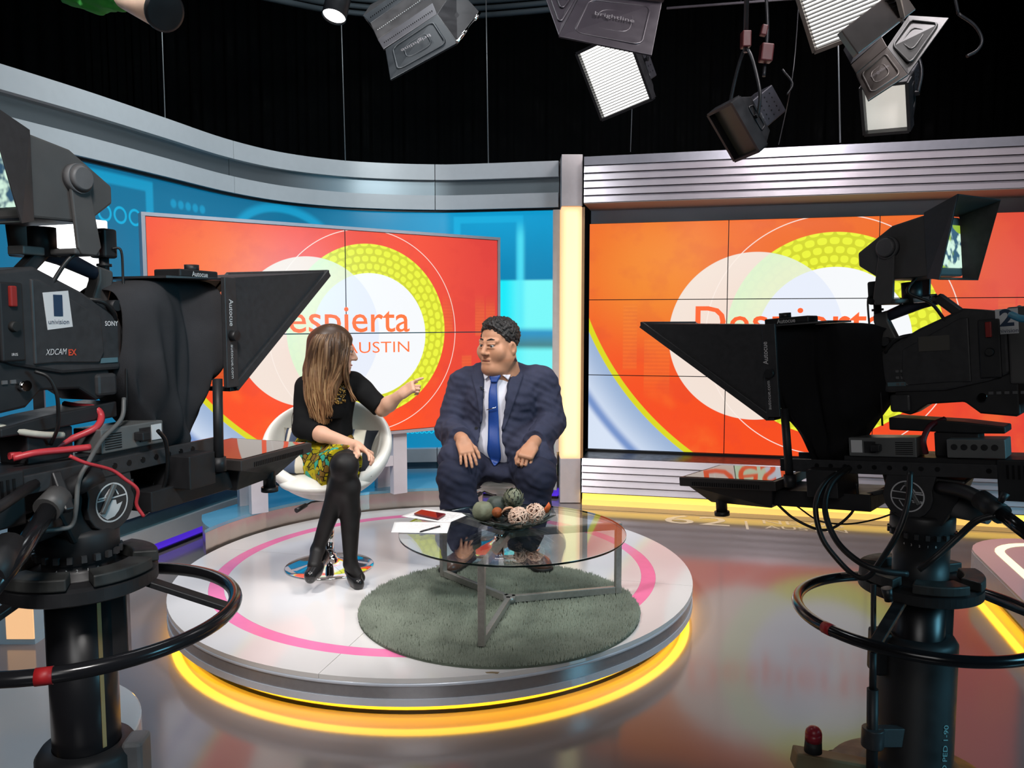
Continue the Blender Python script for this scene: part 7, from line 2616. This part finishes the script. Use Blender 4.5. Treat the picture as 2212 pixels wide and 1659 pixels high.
MB().tube([atY(2070, 30, 4.2), atY(2105, 55, 4.2), atY(2121, 85, 4.2), atY(2112, 108, 4.2), atY(2088, 122, 4.2)], 0.008, 8, smooth_path=6).build('lead', LAMPB, t)
MB().tube([atY(2070, 30, 4.2), atY(2060, -30, 4.2), atY(2060, -120, 4.3)], 0.008, 8, smooth_path=6).build('lead', LAMPB, t)
# down light
c = atY(721, 38, 5.6)
t = thing('down_light', 'small bright round spotlight pointing down at the top left of centre', 'lamp', c, 'studio lamps hung from the grid')
ax = Vector((-0.16, -0.30, -0.93)).normalized()
MB().cyl(c - ax * 0.005, c - ax * 0.32, 0.082, 0.082, 28, cap=False).cyl(c - ax * 0.32, c - ax * 0.34, 0.082, 0.05, 28).build('housing', LAMPB, t, solid=0.004)
MB().disc(c - ax * 0.02, 0.078, 28, axis=tuple(ax)).build('light_face', emit('spot_light_face', (1, 0.97, 0.93), 6.0), t)
hang(t, c - ax * 0.33)
# snoot and green cloth at the top left
t = thing('studio_lamp', 'peach lit snoot lamp with dark end at the top left', 'lamp', atY(330, 20, 2.8), 'studio lamps hung from the grid')
a, b_ = atY(262, -26, 2.9), atY(352, 22, 2.75)
MB().cyl(a, b_, 0.062, 0.064, 32).build('snoot', mat('peach_lit_white_enamel', srgb(240, 206, 184), 0.45, noise=0.05), t)  # peach of the light falling on it put into the white paint
d_ = (b_ - a).normalized()
MB().lathe([(0.064, 0.0), (0.068, 0.004), (0.068, 0.016), (0.058, 0.018), (0.0, 0.010)], b_, 32, axis=tuple(d_)).build('end_ring', LAMPB, t)
hang(t, a.lerp(b_, 0.4) + Vector((0, 0, 0.05)))
S = Sdf()
S.cap(atY(150, -22, 2.9), atY(210, -10, 2.9), 0.05, 0.055, 0.03)
S.cap(atY(210, -10, 2.9), atY(262, -12, 2.88), 0.05, 0.05, 0.03)
gt = thing('green_cloth_wrap', 'green cloth wrapped round the lamp at the top left', 'cloth', atY(210, -5, 2.9))
S.mesh('cloth', mat('green_cloth', srgb(30, 128, 40), 0.85, noise=0.12), gt, 0.006, noise=wr_noise(0.006, 60, 0.4))
MB().tube([atY(150, -22, 2.9), atY(120, -80, 2.9), atY(110, -300, 2.9)], 0.012, 8).build('tie', mat('green_tie', srgb(30, 120, 40), 0.8), gt)

# curved pipes of the grid
for k in range(3):
    pts = [(520, -22 + 0), (640, 4), (720, 18), (860, 30), (1000, 30), (1120, 22), (1260, 8), (1420, -12)]
    ys = [6.2, 6.8, 7.2, 7.5, 7.5, 7.2, 6.9, 6.5]
    o = MB().tube([atY(x, y + 5 - 15 * k, Y) for (x, y), Y in zip(pts, ys)], 0.024, 10, smooth_path=5).build('grid_pipe', mat('grid_pipe_grey', srgb(84, 94, 100), 0.5, 0.3))
    tag(o, ('lowest', 'middle', 'uppermost')[k] + ' curved grey grid pipe at the top of the picture', 'pipe', 'curved pipes of the lighting grid')
    for x, y, Y in ((860, 30, 7.5), (1120, 22, 7.2), (640, 4, 6.8)):
        p = atY(x, y + 5 - 15 * k, Y)
        MB().cyl(p, Vector((p.x, p.y, 8.0)), 0.006, 0.006, 6).build('drop_rod', LAMPB, o)
for nm, pts, r, lab in (
        ('suspension_wire', [(342, -140, 5.62), (357, 263, 5.60)], 0.004, 'steel wire holding up the curved wall at far left'),
        ('suspension_wire', [(732, -140, 6.97), (746, 347, 6.93)], 0.0045, 'steel wire above the curved wall below the round spotlight'),
        ('suspension_wire', [(1048, -140, 7.12), (1055, 357, 7.09)], 0.0055, 'steel wire above the straight end of the blue wall'),
        ('suspension_wire', [(1378, -140, 6.64), (1362, 328, 6.60)], 0.003, 'faint steel wire above the slatted fascia near the pillar'),
        ('suspension_wire', [(1806, -140, 6.36), (1815, 308, 6.32)], 0.0065, 'steel wire above the slatted fascia at the right'),
        ('dark_lead', [(1728, -40, 5.6), (1718, 110, 5.6), (1706, 200, 5.55), (1682, 312, 6.4)], 0.004, 'thin green black lead dropping to the slatted fascia')):
    o = MB().tube([atY(*p) for p in pts], r, 6, smooth_path=3 if len(pts) > 2 else 0).build(nm, WIREM if nm[0] == 's' else LAMPB)
    tag(o, lab, 'wire')
o = MB().bar(atY(1440, 18, 5.4), atY(1760, -6, 5.2), 0.012, 0.012).build('grid_rail', LAMPP)
tag(o, 'thin straight rail at the top right of centre', 'rail')
p = atY(1600, 8, 5.3)
MB().cyl(p, Vector((p.x, p.y, 8)), 0.006, 0.006, 6).build('drop_rod', LAMPB, o)
